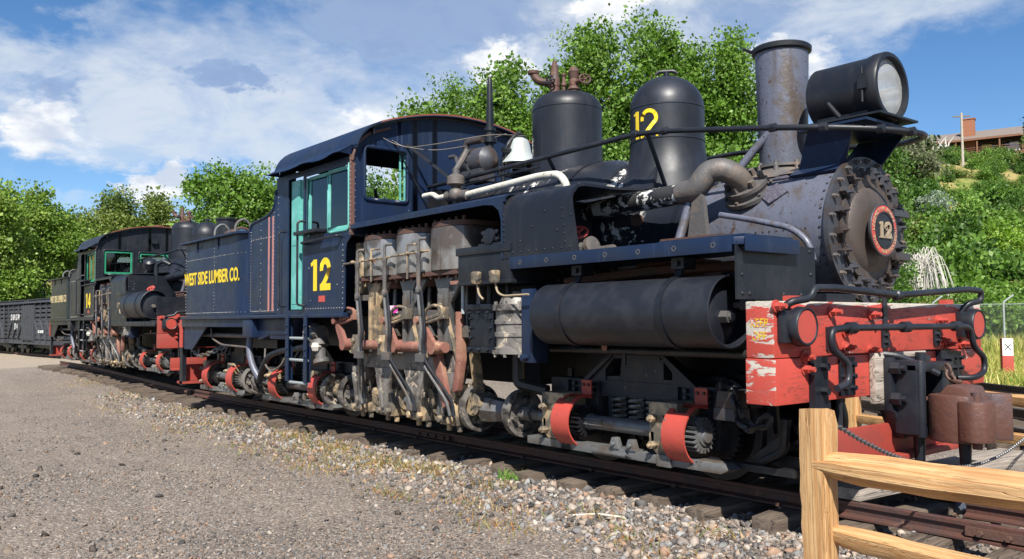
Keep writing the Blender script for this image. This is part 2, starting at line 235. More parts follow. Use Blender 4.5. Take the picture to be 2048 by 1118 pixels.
# ------------------------------------------------------------------ mesh helpers
def ortho(a):
    a = Vector(a).normalized(); h = Vector((0, 0, 1)) if abs(a.z) < .9 else Vector((1, 0, 0))
    u = a.cross(h).normalized(); return a, u, a.cross(u)
class MB:
    def __init__(s): s.v = []; s.f = []
    def add(s, vs, fs):
        o = len(s.v); s.v += [tuple(x) for x in vs]; s.f += [tuple(i+o for i in f) for f in fs]; return s
    def box(s, x0, x1, y0, y1, z0, z1):
        return s.add([(x0,y0,z0),(x1,y0,z0),(x1,y1,z0),(x0,y1,z0),(x0,y0,z1),(x1,y0,z1),(x1,y1,z1),(x0,y1,z1)],
                     [(0,3,2,1),(4,5,6,7),(0,1,5,4),(1,2,6,5),(2,3,7,6),(3,0,4,7)])
    def obox(s, c, ax, ay, az, hx, hy, hz):          # box on its own axes
        c = Vector(c); ax, ay, az = [Vector(a).normalized() for a in (ax, ay, az)]
        vs = [c+ax*hx*i+ay*hy*j+az*hz*k for k in (-1,1) for (i,j) in ((-1,-1),(1,-1),(1,1),(-1,1))]
        return s.add(vs, [(0,3,2,1),(4,5,6,7),(0,1,5,4),(1,2,6,5),(2,3,7,6),(3,0,4,7)])
    def bar(s, p0, p1, w, h, up=(0,0,1)):            # rectangular bar between two points
        p0, p1 = Vector(p0), Vector(p1); a = (p1-p0); L = a.length; a.normalize(); up = Vector(up)
        sd = a.cross(up)
        if sd.length < 1e-4: sd = a.cross(Vector((0,1,0)))
        sd.normalize(); u = sd.cross(a); return s.obox((p0+p1)/2, a, sd, u, L/2, w/2, h/2)
    def cyl(s, p0, p1, r0, r1=None, n=16, caps=True):
        r1 = r0 if r1 is None else r1; p0, p1 = Vector(p0), Vector(p1); a, u, w = ortho(p1-p0); vs = []
        for p, r in ((p0, r0), (p1, r1)): vs += [p+(u*math.cos(2*PI*i/n)+w*math.sin(2*PI*i/n))*r for i in range(n)]
        fs = [(i, (i+1) % n, n+(i+1) % n, n+i) for i in range(n)]
        if caps: fs += [tuple(range(n))[::-1], tuple(range(n, 2*n))]
        return s.add(vs, fs)
    def lathe(s, o, axis, prof, n=32, cap=(True, True), a0=0., a1=2*PI, ref=None):
        o = Vector(o); a, u, w = ortho(axis)
        if ref is not None: u = Vector(ref).normalized(); w = a.cross(u)
        full = abs(a1-a0-2*PI) < 1e-6; m = n if full else n+1; vs = []
        for t_, r in prof: vs += [o+a*t_+(u*math.cos(a0+(a1-a0)*i/n)+w*math.sin(a0+(a1-a0)*i/n))*r for i in range(m)]
        fs = []
        for k in range(len(prof)-1):
            for i in range(n):
                j = (i+1) % m if full else i+1; fs.append((k*m+i, k*m+j, (k+1)*m+j, (k+1)*m+i))
        if full and cap[0]: fs.append(tuple(range(m))[::-1])
        if full and cap[1]: fs.append(tuple(range((len(prof)-1)*m, len(prof)*m)))
        return s.add(vs, fs)
    def tube(s, pts, r, n=8, fil=0., seg=4, closed=False):
        P = [Vector(p) for p in pts]
        if fil > 0:
            Q = [P[0]]; rl = [r[0]] if isinstance(r, (list, tuple)) else None
            for i in range(1, len(P)-1):
                a, b, c = P[i-1], P[i], P[i+1]; d1, d2 = (a-b), (c-b); k = min(fil, d1.length*.48, d2.length*.48)
                q0, q2 = b+d1.normalized()*k, b+d2.normalized()*k
                for j in range(seg+1):
                    t = j/seg; Q.append(q0*(1-t)**2+b*2*t*(1-t)+q2*t*t)
                    if rl: rl.append(r[i])
            Q.append(P[-1]); P = Q
            if rl: r = rl+[r[-1]]
        m = len(P); vs = []; u = None
        for i in range(m):
            if closed: tg = P[(i+1) % m]-P[i-1]
            else: tg = P[min(i+1, m-1)]-P[max(i-1, 0)]
            tg.normalize()
            if u is None: _, u, _ = ortho(tg)
            u = (u-tg*u.dot(tg)).normalized(); w = tg.cross(u)
            rr = r[i] if isinstance(r, (list, tuple)) else r
            vs += [P[i]+(u*math.cos(2*PI*k/n)+w*math.sin(2*PI*k/n))*rr for k in range(n)]
        fs = []
        for i in range(m if closed else m-1):
            j = (i+1) % m
            fs += [(i*n+k, i*n+(k+1) % n, j*n+(k+1) % n, j*n+k) for k in range(n)]
        if not closed: fs += [tuple(range(n))[::-1], tuple(range((m-1)*n, m*n))]
        return s.add(vs, fs)
    def prism(s, poly, o, u, v, w):                   # 2-D outline in (u,v) from o, pushed along vector w
        o, u, v, w = Vector(o), Vector(u), Vector(v), Vector(w); n = len(poly)
        vs = [o+u*a+v*b for a, b in poly]; vs += [p+w for p in vs]
        return s.add(vs, [tuple(range(n))[::-1], tuple(range(n, 2*n))]+[(i, (i+1) % n, n+(i+1) % n, n+i) for i in range(n)])
    def xz(s, poly, y0, y1): return s.prism(poly, (0, y0, 0), (1,0,0), (0,0,1), (0, y1-y0, 0))
    def yz(s, poly, x0, x1): return s.prism(poly, (x0, 0, 0), (0,1,0), (0,0,1), (x1-x0, 0, 0))
    def xy(s, poly, z0, z1): return s.prism(poly, (0, 0, z0), (1,0,0), (0,1,0), (0, 0, z1-z0))
    def sheet(s, A, B):                                # strip between two point rows
        n = len(A); return s.add(list(A)+list(B), [(i, i+1, n+i+1, n+i) for i in range(n-1)])
    def bolt(s, p, nrm, r, h, n=6):
        p = Vector(p); nrm = Vector(nrm).normalized(); s.cyl(p, p+nrm*h, r, r*.94, n); return s
    def rivet(s, p, nrm, r):
        p = Vector(p); a, u, w = ortho(nrm); vs = []
        for k, (h, q) in enumerate(((0, 1), (.55, .72))): vs += [p+a*h*r+(u*math.cos(PI*i/3)+w*math.sin(PI*i/3))*r*q for i in range(6)]
        vs.append(p+a*r*.8); return s.add(vs, [(i, (i+1) % 6, 6+(i+1) % 6, 6+i) for i in range(6)]+[(6+i, 6+(i+1) % 6, 12) for i in range(6)])
    def rivline(s, p0, p1, n, nrm, r):
        p0, p1 = Vector(p0), Vector(p1)
        for i in range(n): s.rivet(p0.lerp(p1, i/max(1, n-1)), nrm, r)
        return s
    def ball(s, c, r, n=12, sc=(1,1,1)):
        c = Vector(c); vs = []; m = n//2
        for i in range(m+1):
            th = PI*i/m
            vs += [c+Vector((math.sin(th)*math.cos(2*PI*k/n)*sc[0], math.sin(th)*math.sin(2*PI*k/n)*sc[1], math.cos(th)*sc[2]))*r for k in range(n)]
        return s.add(vs, [(i*n+k, (i+1)*n+k, (i+1)*n+(k+1) % n, i*n+(k+1) % n) for i in range(m) for k in range(n)])
    def mesh(s, name, mat, ang=38, bevel=0., subd=0):
        me = bpy.data.meshes.new(name); me.from_pydata(s.v, [], s.f)
        bm = bmesh.new(); bm.from_mesh(me); bmesh.ops.remove_doubles(bm, verts=bm.verts, dist=1e-5)
        bmesh.ops.recalc_face_normals(bm, faces=bm.faces)
        if bevel:
            es = [e for e in bm.edges if len(e.link_faces) == 2 and e.calc_face_angle(0) > .6]
            bmesh.ops.bevel(bm, geom=es, offset=bevel, segments=2, affect='EDGES', profile=.6)
        bm.to_mesh(me); bm.free()
        me.polygons.foreach_set('use_smooth', [True]*len(me.polygons)); me.set_sharp_from_angle(angle=R(ang))
        me.materials.append(M[mat] if isinstance(mat, str) else mat); return me
    def build(s, name, mat, parent=None, **k):
        return link(name, s.mesh(name, mat, **k), parent)
def link(name, me, parent=None, kind=None):
    o = bpy.data.objects.new(name, me); COL.objects.link(o); o.parent = parent
    if kind: o['kind'] = kind
    return o
def tag(o, label=None, cat=None, group=None, kind=None):
    if label: o['label'] = label
    if cat: o['category'] = cat
    if group: o['group'] = group
    if kind: o['kind'] = kind
    return o
def empty(name, loc=(0,0,0), rz=0., sc=1.):
    o = bpy.data.objects.new(name, None); COL.objects.link(o); o.location = loc; o.rotation_euler = (0,0,rz); o.scale = (sc,)*3; o.empty_display_size = .1; return o
def stuff(o): o['kind'] = 'stuff'; return o
def copy_tree(o, parent=None):
    c = o.copy(); COL.objects.link(c); c.parent = parent
    for ch in [x for x in o.children]: copy_tree(ch, c)
    return c

def stroke_poly(mb, pts, w, o, u, v, nrm, th):
    """flat ribbon letter stroke of width w along 2-D points, th thick"""
    o, u, v, nrm = Vector(o), Vector(u), Vector(v), Vector(nrm); P = [Vector((a, b)) for a, b in pts]; Lr, Rr = [], []
    for i, p in enumerate(P):
        t = (P[min(i+1, len(P)-1)]-P[max(i-1, 0)]).normalized(); n = Vector((-t.y, t.x)); ww = w[i] if isinstance(w, (list, tuple)) else w
        Lr.append(p+n*ww/2); Rr.append(p-n*ww/2)
    to = lambda q, h: o+u*q.x+v*q.y+nrm*h
    for i in range(len(P)-1):
        q = [Lr[i], Lr[i+1], Rr[i+1], Rr[i]]
        mb.add([to(a, 0) for a in q]+[to(a, th) for a in q], [(0,1,2,3), (4,5,6,7), (0,1,5,4), (1,2,6,5), (2,3,7,6), (3,0,4,7)])
def digit(mb, ch, o, u, v, nrm, w, h, sw, th=.002, serif=True):
    o = Vector(o); u = Vector(u); v = Vector(v)
    if ch == '1':
        stroke_poly(mb, [(w*.55, 0), (w*.55, h)], sw*1.1, o, u, v, nrm, th)
        stroke_poly(mb, [(w*.55-sw*.2, h-sw*.25), (w*.55-sw*1.3, h-sw*.75)], sw*.55, o, u, v, nrm, th*.8)
        if serif: stroke_poly(mb, [(w*.55-sw*1.25, sw*.2), (w*.55+sw*1.25, sw*.2)], sw*.4, o, u, v, nrm, th*.9)
    if ch == '2':
        c = (w*.5, h-w*.47); r = w*.5-sw*.45
        pts = [(c[0]-r*math.cos(a), c[1]+r*math.sin(a)) for a in [R(x) for x in range(-12, 200, 14)]]
        pts += [(w*.66, h*.42), (w*.38, h*.22), (sw*.5, sw*.5)]
        stroke_poly(mb, pts, sw*.95, o, u, v, nrm, th)
        stroke_poly(mb, [(0, sw*.48), (w, sw*.48)], sw*.95, o, u, v, nrm, th*.9)
        if serif: stroke_poly(mb, [(w-sw*.3, sw*.3), (w-sw*.2, sw*1.7)], sw*.5, o, u, v, nrm, th*.8)
        if serif: mb.cyl(o+u*(sw*.75)+v*(h-w*.55), o+u*(sw*.75)+v*(h-w*.55)+Vector(nrm)*th, sw*.62, n=14)
    if ch == '4':
        stroke_poly(mb, [(w*.68, 0), (w*.68, h)], sw, o, u, v, nrm, th)
        stroke_poly(mb, [(w*.66, h-sw*.3), (sw*.4, h*.33)], sw*.7, o, u, v, nrm, th*.9)
        stroke_poly(mb, [(0, h*.31), (w, h*.31)], sw*.8, o, u, v, nrm, th*.8)
def text_mesh(txt, size, mat, sx=1., bold=0., extrude=.001, align='CENTER'):
    cu = bpy.data.curves.new('lettering', 'FONT'); cu.body = txt; cu.size = size; cu.align_x = align; cu.align_y = 'CENTER'; cu.offset = bold; cu.extrude = extrude; cu.resolution_u = 3
    o = bpy.data.objects.new('lettering', cu); COL.objects.link(o); dg = bpy.context.evaluated_depsgraph_get(); me = bpy.data.meshes.new_from_object(o.evaluated_get(dg))
    bpy.data.objects.remove(o); bpy.data.curves.remove(cu); me.transform(Matrix.Diagonal((sx, 1, 1, 1))); me.materials.clear(); me.materials.append(M[mat]); me.name = 'lettering'; return me
def place(o, org, u, v):                               # text in the plane (u right, v up)
    u, v = Vector(u).normalized(), Vector(v).normalized(); n = u.cross(v); m = Matrix((u, v, n)).transposed().to_4x4(); m.translation = Vector(org); o.matrix_basis = m; return o
def wall(mb, a0, a1, zf, holes, o, u, th, base, step=.05):
    """upright wall along u from a0 to a1, top given by zf(a), rectangular holes (a0,a1,z0,z1), thickness vector th"""
    cuts = sorted(set([a0, a1]+[c for h in holes for c in h[:2] if a0 < c < a1])); A = []
    for p, q in zip(cuts, cuts[1:]):
        k = max(1, int(math.ceil((q-p)/step))) if zf.__code__.co_argcount and zf(p) != zf((p+q)/2)+0. else 1
        A += [p+(q-p)*i/k for i in range(k)]
    A.append(a1); o, u, th = Vector(o), Vector(u), Vector(th); up = Vector((0,0,1))
    for p, q in zip(A, A[1:]):
        mid = (p+q)/2; iv = [(base, None)]; hs = sorted([h for h in holes if h[0] <= mid <= h[1]], key=lambda h: h[2]); lo = base; segs = []
        for h in hs: segs.append((lo, h[2], lo, h[2])); lo = h[3]
        segs.append((lo, zf(p), lo, zf(q)))
        for b0, t0, b1, t1 in segs:
            if t0-b0 < 1e-4 and t1-b1 < 1e-4: continue
            P = [o+u*p+up*b0, o+u*q+up*b1, o+u*q+up*t1, o+u*p+up*t0]; mb.add(P+[x+th for x in P], [(0,1,2,3), (7,6,5,4), (0,1,5,4), (1,2,6,5), (2,3,7,6), (3,0,4,7)])
    return mb
def frame_rect(mb, a0, a1, z0, z1, w, o, u, th, rad=0.):
    """window frame bars around a rectangle"""
    o, u, th = Vector(o), Vector(u), Vector(th); up = Vector((0,0,1))
    for (p, q, r, s_) in ((a0-w, a1+w, z0-w, z0), (a0-w, a1+w, z1, z1+w), (a0-w, a0, z0, z1), (a1, a1+w, z0, z1)):
        P = [o+u*p+up*r, o+u*q+up*r, o+u*q+up*s_, o+u*p+up*s_]; mb.add(P+[x+th for x in P], [(0,1,2,3), (7,6,5,4), (0,1,5,4), (1,2,6,5), (2,3,7,6), (3,0,4,7)])
# ------------------------------------------------------------------ geared locomotives
pm('worn_letter', (.66, .42, .02), .6, spots=((.45, .07, .05), 24, .5, .04), spots2=((.5, .46, .42), 18, .56, .04))
pm('joint_steel', (.21, .195, .18), .5, .25, c2=(.085, .075, .07), sc2=6, t2=(.45, .6), spots=((.42, .36, .28), 11, .58, .06), spots2=((.02, .018, .018), 6, .58, .07), bump=.35, bsc=24)
YB = .205                                               # boiler stands left of the centre line
def boiler_cz(x):
    k = min(1, max(0, (-1.6-x)/1.1)); k = k*k*(3-2*k); return 1.738+.182*k, .478+.172*k   # centre height, radius
def bs(x, ang, off=0.):                                # point on the boiler skin; ang 0 = top, positive towards the right-hand side (-y)
    z, r = boiler_cz(x); r += off; return Vector((x, YB-math.sin(ang)*r, z+math.cos(ang)*r))
_bolt = {}
def bolts(parent, pts, nrm, r, h, mat, name='bolt', n=6):
    """separate bolts sharing one mesh"""
    key = (r, h, mat, n)
    if key not in _bolt: _bolt[key] = MB().cyl((0,0,0), (0,0,h), r, r*.94, n).mesh('bolt', mat)
    q = Vector(nrm).to_track_quat('Z', 'Y')
    for p in pts:
        o = link(name, _bolt[key], parent); o.location = p; o.rotation_euler = (q @ Vector((0,0,1)).rotation_difference(Vector((0,0,1)))).to_euler()

def truck(root, xc, wb, ybias=0., rz=0., mats=('black_paint', 'steel_tan', 'red_cover'), chain=False):
    """four-wheel truck: side frames, wheels, shaft with pinions, red gear covers"""
    fm, sm, cm = mats; e = wb/1.115
    f = MB()
    for sy in (-1, 1):
        y0, y1 = (sy*.62, sy*.76)
        X = lambda a: xc+a*e
        f.xz([(X(-.95), .54), (X(.98), .54), (X(.98), .66), (X(-.95), .66)], y0, y1)
        # arch casting: solid web with two openings left between the pieces
        f.xz([(X(-.52), .66), (X(-.33), .66), (X(-.33), .745), (X(-.24), .83), (X(-.22), .855)], y0, y1)
        f.xz([(X(.33), .66), (X(.52), .66), (X(.22), .855), (X(.24), .83), (X(.33), .745)], y0, y1)
        f.xz([(X(-.24), .832), (X(.24), .832), (X(.22), .865), (X(-.22), .865)], y0, y1+sy*.02)
        f.xz([(X(-.19), .655), (X(.24), .655), (X(.24), .832), (X(-.17), .832)], y0, y1-sy*.012)
        f.xz([(X(-.335), .655), (X(-.185), .655), (X(-.19), .70), (X(-.335), .69)], y0, y1-sy*.012); f.xz([(X(.235), .655), (X(.335), .655), (X(.335), .69), (X(.235), .69)], y0, y1-sy*.012)
        f.xz([(X(-.56), .657), (X(-.50), .657), (X(-.215), .87), (X(-.225), .895)], y1, y1+sy*.022); f.xz([(X(.56), .657), (X(.50), .657), (X(.215), .87), (X(.225), .895)], y1, y1+sy*.022)
        f.box(X(-.30), X(.30), min(y0, y1), max(y0, y1), .33, .37); f.box(X(-.30), X(-.25), min(y0, y1), max(y0, y1), .36, .545); f.box(X(.25), X(.30), min(y0, y1), max(y0, y1), .36, .545)
        for a in (-.56, .56):
            f.xz([(X(a)-.17, .24), (X(a)+.17, .24), (X(a)+.19, .545), (X(a)-.19, .545)], y0, y1)
            for b in (-.10, .10):
                for z in (.585, .63): f.bolt((X(a)+b, y1, z-.004), (0, sy, 0), .02, .03)
                f.prism([(-.018, .0), (.018, 0), (.018, .18), (-.018, .06)], (X(a)+b*1.7, y1, .47), (1,0,0), (0,0,1), (0, sy*.035, 0))
        for k in range(3): f.bolt((X(-.14+.14*k), sy*.74, .37), (0,0,1), .022, .035)
    f.box(xc-.42*e, xc+.42*e, -.60, .60, .30, .70); f.box(X(-.95), X(-.88), -.6, .6, .55, .64); f.box(X(.9), X(.97), -.6, .6, .55, .64)  # central bolster box enlarged to block light between the side frames
    t = f.build('truck', fm, root)
    for q in (-.17, 0, .17):                             # coil springs in the bolster window
        m = MB(); m.tube([(xc+q*e+math.cos(k*.9)*.055, -.77+math.sin(k*.9)*.055, .375+.165*k/28) for k in range(29)], .013, 6); m.build('coil_spring', 'joint_steel', t)
    for a in (-.56, .56):                                # brake shoes and hangers
        for sg in (-1, 1):
            m = MB(); xs_ = X(a)+sg*.42; m.lathe((X(a), -.56, .36), (0,1,0), [(0, .405), (0, .45), (.10, .45), (.10, .405), (0, .405)], 8, (False, False), (PI/2-sg*PI/2)-.35, (PI/2-sg*PI/2)+.35, (1,0,0)); m.bar((xs_+sg*.02, -.51, .36), (xs_, -.51, .72), .03, .05); m.build('brake_shoe', 'grease_black', t)
    if rz or ybias:
        t.location = Vector((xc, ybias, 0))-Matrix.Rotation(rz, 3, 'Z') @ Vector((xc, 0, 0)); t.rotation_euler = (0,0,rz)
    for a in (-.56, .56):
        for sy in (-1, 1):
            w = MB(); yy = sy*.455
            w.lathe((X(a), yy, .36), (0, sy, 0), [(-.04, .06), (-.03, .33), (-.045, .395), (-.02, .398), (0, .365), (.085, .357), (.088, .30), (.03, .285), (.03, .11), (.10, .095), (.10, .05)], 36)
            w.build('wheel', 'grease_black', t)
        MB().cyl((X(a), -.46, .36), (X(a), .46, .36), .06, n=14).build('axle', 'grease_black', t)
    YS = -.90; ZS = .355
    for k, xg in enumerate((xc-.56*e+.13, xc+.56*e+.11)):
        # crown gear on the wheel face and pinion on the shaft
        g = MB(); n = 20; prof = []
        for i in range(n*4):
            a = 2*PI*i/(n*4); rr = .118 if (i % 4) in (0, 1) else .090; prof.append((math.cos(a)*rr, math.sin(a)*rr))
        g.prism(prof, (xg-.05, YS, ZS), (0,1,0), (0,0,1), (.10, 0, 0)); g.lathe((xg+.05, YS, ZS), (1,0,0), [(0, .07), (.012, .068), (.014, .05), (.03, .045), (.034, .0)], 20, (False, False))
        g.build('pinion_gear', 'steel_grey' if k else 'grease_black', t)
        cg = MB(); prof = []
        for i in range(160):
            a = 2*PI*i/160; rr = .27 if (i % 4) in (0, 1) else .25; prof.append((math.cos(a)*rr, math.sin(a)*rr))
        cg.prism(prof, (xg-.12, -.60, ZS), (1,0,0), (0,0,1), (0, -.05, 0)); cg.build('crown_gear', 'grease_black', t)
        # red cover: band round the outer side of the pinion, bolt tab on top
        c = MB(); x0, x1 = xg-.155, xg+.035; rO, rI = .200, .188
        ang = [R(72+i*(291-72)/26) for i in range(27)]      # 90 = top, 180 = outwards
        pt = lambda a, r, x: (x, YS+math.cos(a)*r, ZS+math.sin(a)*r)
        ns = len(ang)
        for i in range(ns-1):
            a, b = ang[i], ang[i+1]; hole = 4 <= i <= 6
            spans = [(x0, x0+.045), (x1-.035, x1)] if hole else [(x0, x1)]
            for (p, q) in spans:
                P = [pt(a, rO, p), pt(b, rO, p), pt(b, rO, q), pt(a, rO, q), pt(a, rI, p), pt(b, rI, p), pt(b, rI, q), pt(a, rI, q)]
                c.add(P, [(0,1,2,3), (7,6,5,4), (0,1,5,4), (2,3,7,6)])
        ta = ang[0]; tp = pt(ta, rO, x0); c.box(x1-.105, x1, tp[1]-.012, tp[1], tp[2]-.01, tp[2]+.115); c.box(x0, x1, tp[1]-.012, tp[1]+.0, tp[2]-.02, tp[2]+.004)
        ba = ang[-1]; bp_ = pt(ba, rO, x0); c.box(x0+.02, x1-.01, bp_[1]-.02, bp_[1]+.11, bp_[2]-.012, bp_[2]+.002)
        co = c.build('gear_cover', cm, t)
        bolts_mb = MB()
        for b in (x1-.08, x1-.025): bolts_mb.bolt((b, tp[1]-.012, tp[2]+.08), (0,-1,0), .013, .012)
        stuff(bolts_mb.build('cover_bolts', 'rust_dark', t))
    # shaft, bearings and spring plank
    s = MB(); s.lathe((xc-.56*e+.2, YS, ZS), (1,0,0), [(0, .045), (.0, .06), (.03, .06), (.031, .052), (.70*e+.06, .056), (.70*e+.061, .066), (.70*e+.10, .068), (.70*e+.10, .05), (1.04*e, .05)], 20)
    for i in range(3): s.box(xc-.38*e, xc-.18*e, YS-.061+.0*i, YS-.045, ZS-.015+.02*i, ZS-.008+.02*i)
    s.cyl((xc-.56*e-.5, YS, ZS), (xc-.56*e+.1, YS, ZS), .045, n=14); s.build('line_shaft', 'steel_grey', t)
    for a in (-.56, .56):
        b = MB(); xb = xc+a*e-.11
        b.xz([(xb-.13, .56), (xb+.12, .56), (xb+.12, .46), (xb+.10, .25), (xb+.06, .205), (xb-.06, .205), (xb-.11, .25), (xb-.13, .46)], -1.0, -.70)
        b.cyl((xb-.12, YS, ZS), (xb+.12, YS, ZS), .095, n=16)
        for z in (.27, .45):
            for q in (-.075, .075): b.bolt((xb+q, -1.0, z), (0,-1,0), .03, .055); b.cyl((xb+q, -1.05, z), (xb+q, -1.075, z), .016, n=6)
        b.prism([(0,0), (.05,0), (.05,.10), (0,.10)], (xb-.13, -1.0, .26), (1,0,0), (0,0,1), (0,.12,0))
        b.build('shaft_bearing', sm, t, bevel=.006)
    p = MB(); p.xz([(xc-.98*e, .14), (xc+.92*e, .14), (xc+.98*e, .17), (xc+.92*e, .20), (xc-.98*e, .20)], -1.0, -.86)
    for q in (-.06, .10): p.xz([(xc+q, .20), (xc+q+.10, .20), (xc+q+.07, .28), (xc+q+.03, .28)], -1.01, -.96); p.bolt((xc+q+.05, -1.01, .235), (0,-1,0), .018, .02)
    p.box(xc-.22, xc+.12, -1.02, -1.0, .155, .178); p.box(xc+.40, xc+.52, -1.02, -.84, .13, .21); p.build('tie_bar', 'steel_grey', t, bevel=.005)
    return t

def yoke(root, x, face=1, y=-.90, z=.355, r=.19, mat='joint_steel'):
    """half of a universal joint: dished ring with bolts and hub"""
    m = MB(); m.lathe((x, y, z), (face,0,0), [(-.07, .06), (-.05, r*.9), (-.02, r), (.045, r), (.05, r*.86), (.012, r*.80), (.006, .06), (.03, .05)], 30)
    for i in range(6):
        a = i*PI/3+.4; m.bolt((x+face*.008, y+math.cos(a)*r*.56, z+math.sin(a)*r*.56), (face,0,0), .024, .045)
    m.cyl((x, y-.01, z), (x+face*.16, y-.01, z), .055, n=12); return m.build('universal_joint', mat, root, bevel=0)

def chain(mb, pts, wire, link_len, w):
    """chain of oval links along a polyline"""
    P = [Vector(p) for p in pts]; seg = [0]
    for a, b in zip(P, P[1:]): seg.append(seg[-1]+(b-a).length)
    def at(s):
        for i in range(len(P)-1):
            if s <= seg[i+1]+1e-6: return P[i].lerp(P[i+1], (s-seg[i])/max(1e-6, seg[i+1]-seg[i]))
        return P[-1]
    n = int(seg[-1]/(link_len*.72)); 
    for k in range(n):
        a, b = at(k*link_len*.72), at(min(seg[-1], k*link_len*.72+link_len)); t = (b-a).normalized(); _, u, v = ortho(t); sd = u if k % 2 else v
        c = (a+b)/2; L = link_len/2; pts2 = []
        for i in range(10):
            an = 2*PI*i/10; cx = math.cos(an)*L; pts2.append(c+t*cx+sd*math.sin(an)*w/2)
        mb.tube(pts2, wire, 5, closed=True)

def handwheel(mb, c, nrm, r, rim, spokes=4):
    c = Vector(c); a, u, w = ortho(nrm)
    mb.tube([c+(u*math.cos(2*PI*i/16)+w*math.sin(2*PI*i/16))*r for i in range(16)], rim, 6, closed=True)
    for i in range(spokes):
        d = u*math.cos(2*PI*i/spokes)+w*math.sin(2*PI*i/spokes); mb.cyl(c, c+d*r, rim*.7, n=5)
    mb.cyl(c-a*rim, c+a*rim*1.4, r*.22, n=8)

CABX0, CABX1 = -6.65, -4.85
def roof_z(y): return 3.335-.172*(y-.03)**2
def cab_outline(off=0.):                               # roof section from the right eave over to the left one
    pts = []; side = 1.33+off
    for k in range(7):
        a = R(72*k/6); pts.append((-side+.405*(1-math.cos(a)), 2.79+.362*math.sin(a)+off))
    ys = [-1.05+2.1*i/20 for i in range(21)]; rt = [(y, roof_z(y)+off) for y in ys]
    z0 = pts[-1][1]; blend = [(y, z+(z0-rt[0][1])*max(0, 1-abs(y+1.05)/.35)) for y, z in rt]
    left = [(-p[0], p[1]) for p in pts[::-1]]; zl = left[0][1]
    blend = [(y, z+(zl-rt[-1][1])*max(0, 1-abs(y-1.05)/.35)) for y, z in blend]
    return pts+blend[1:-1]+left

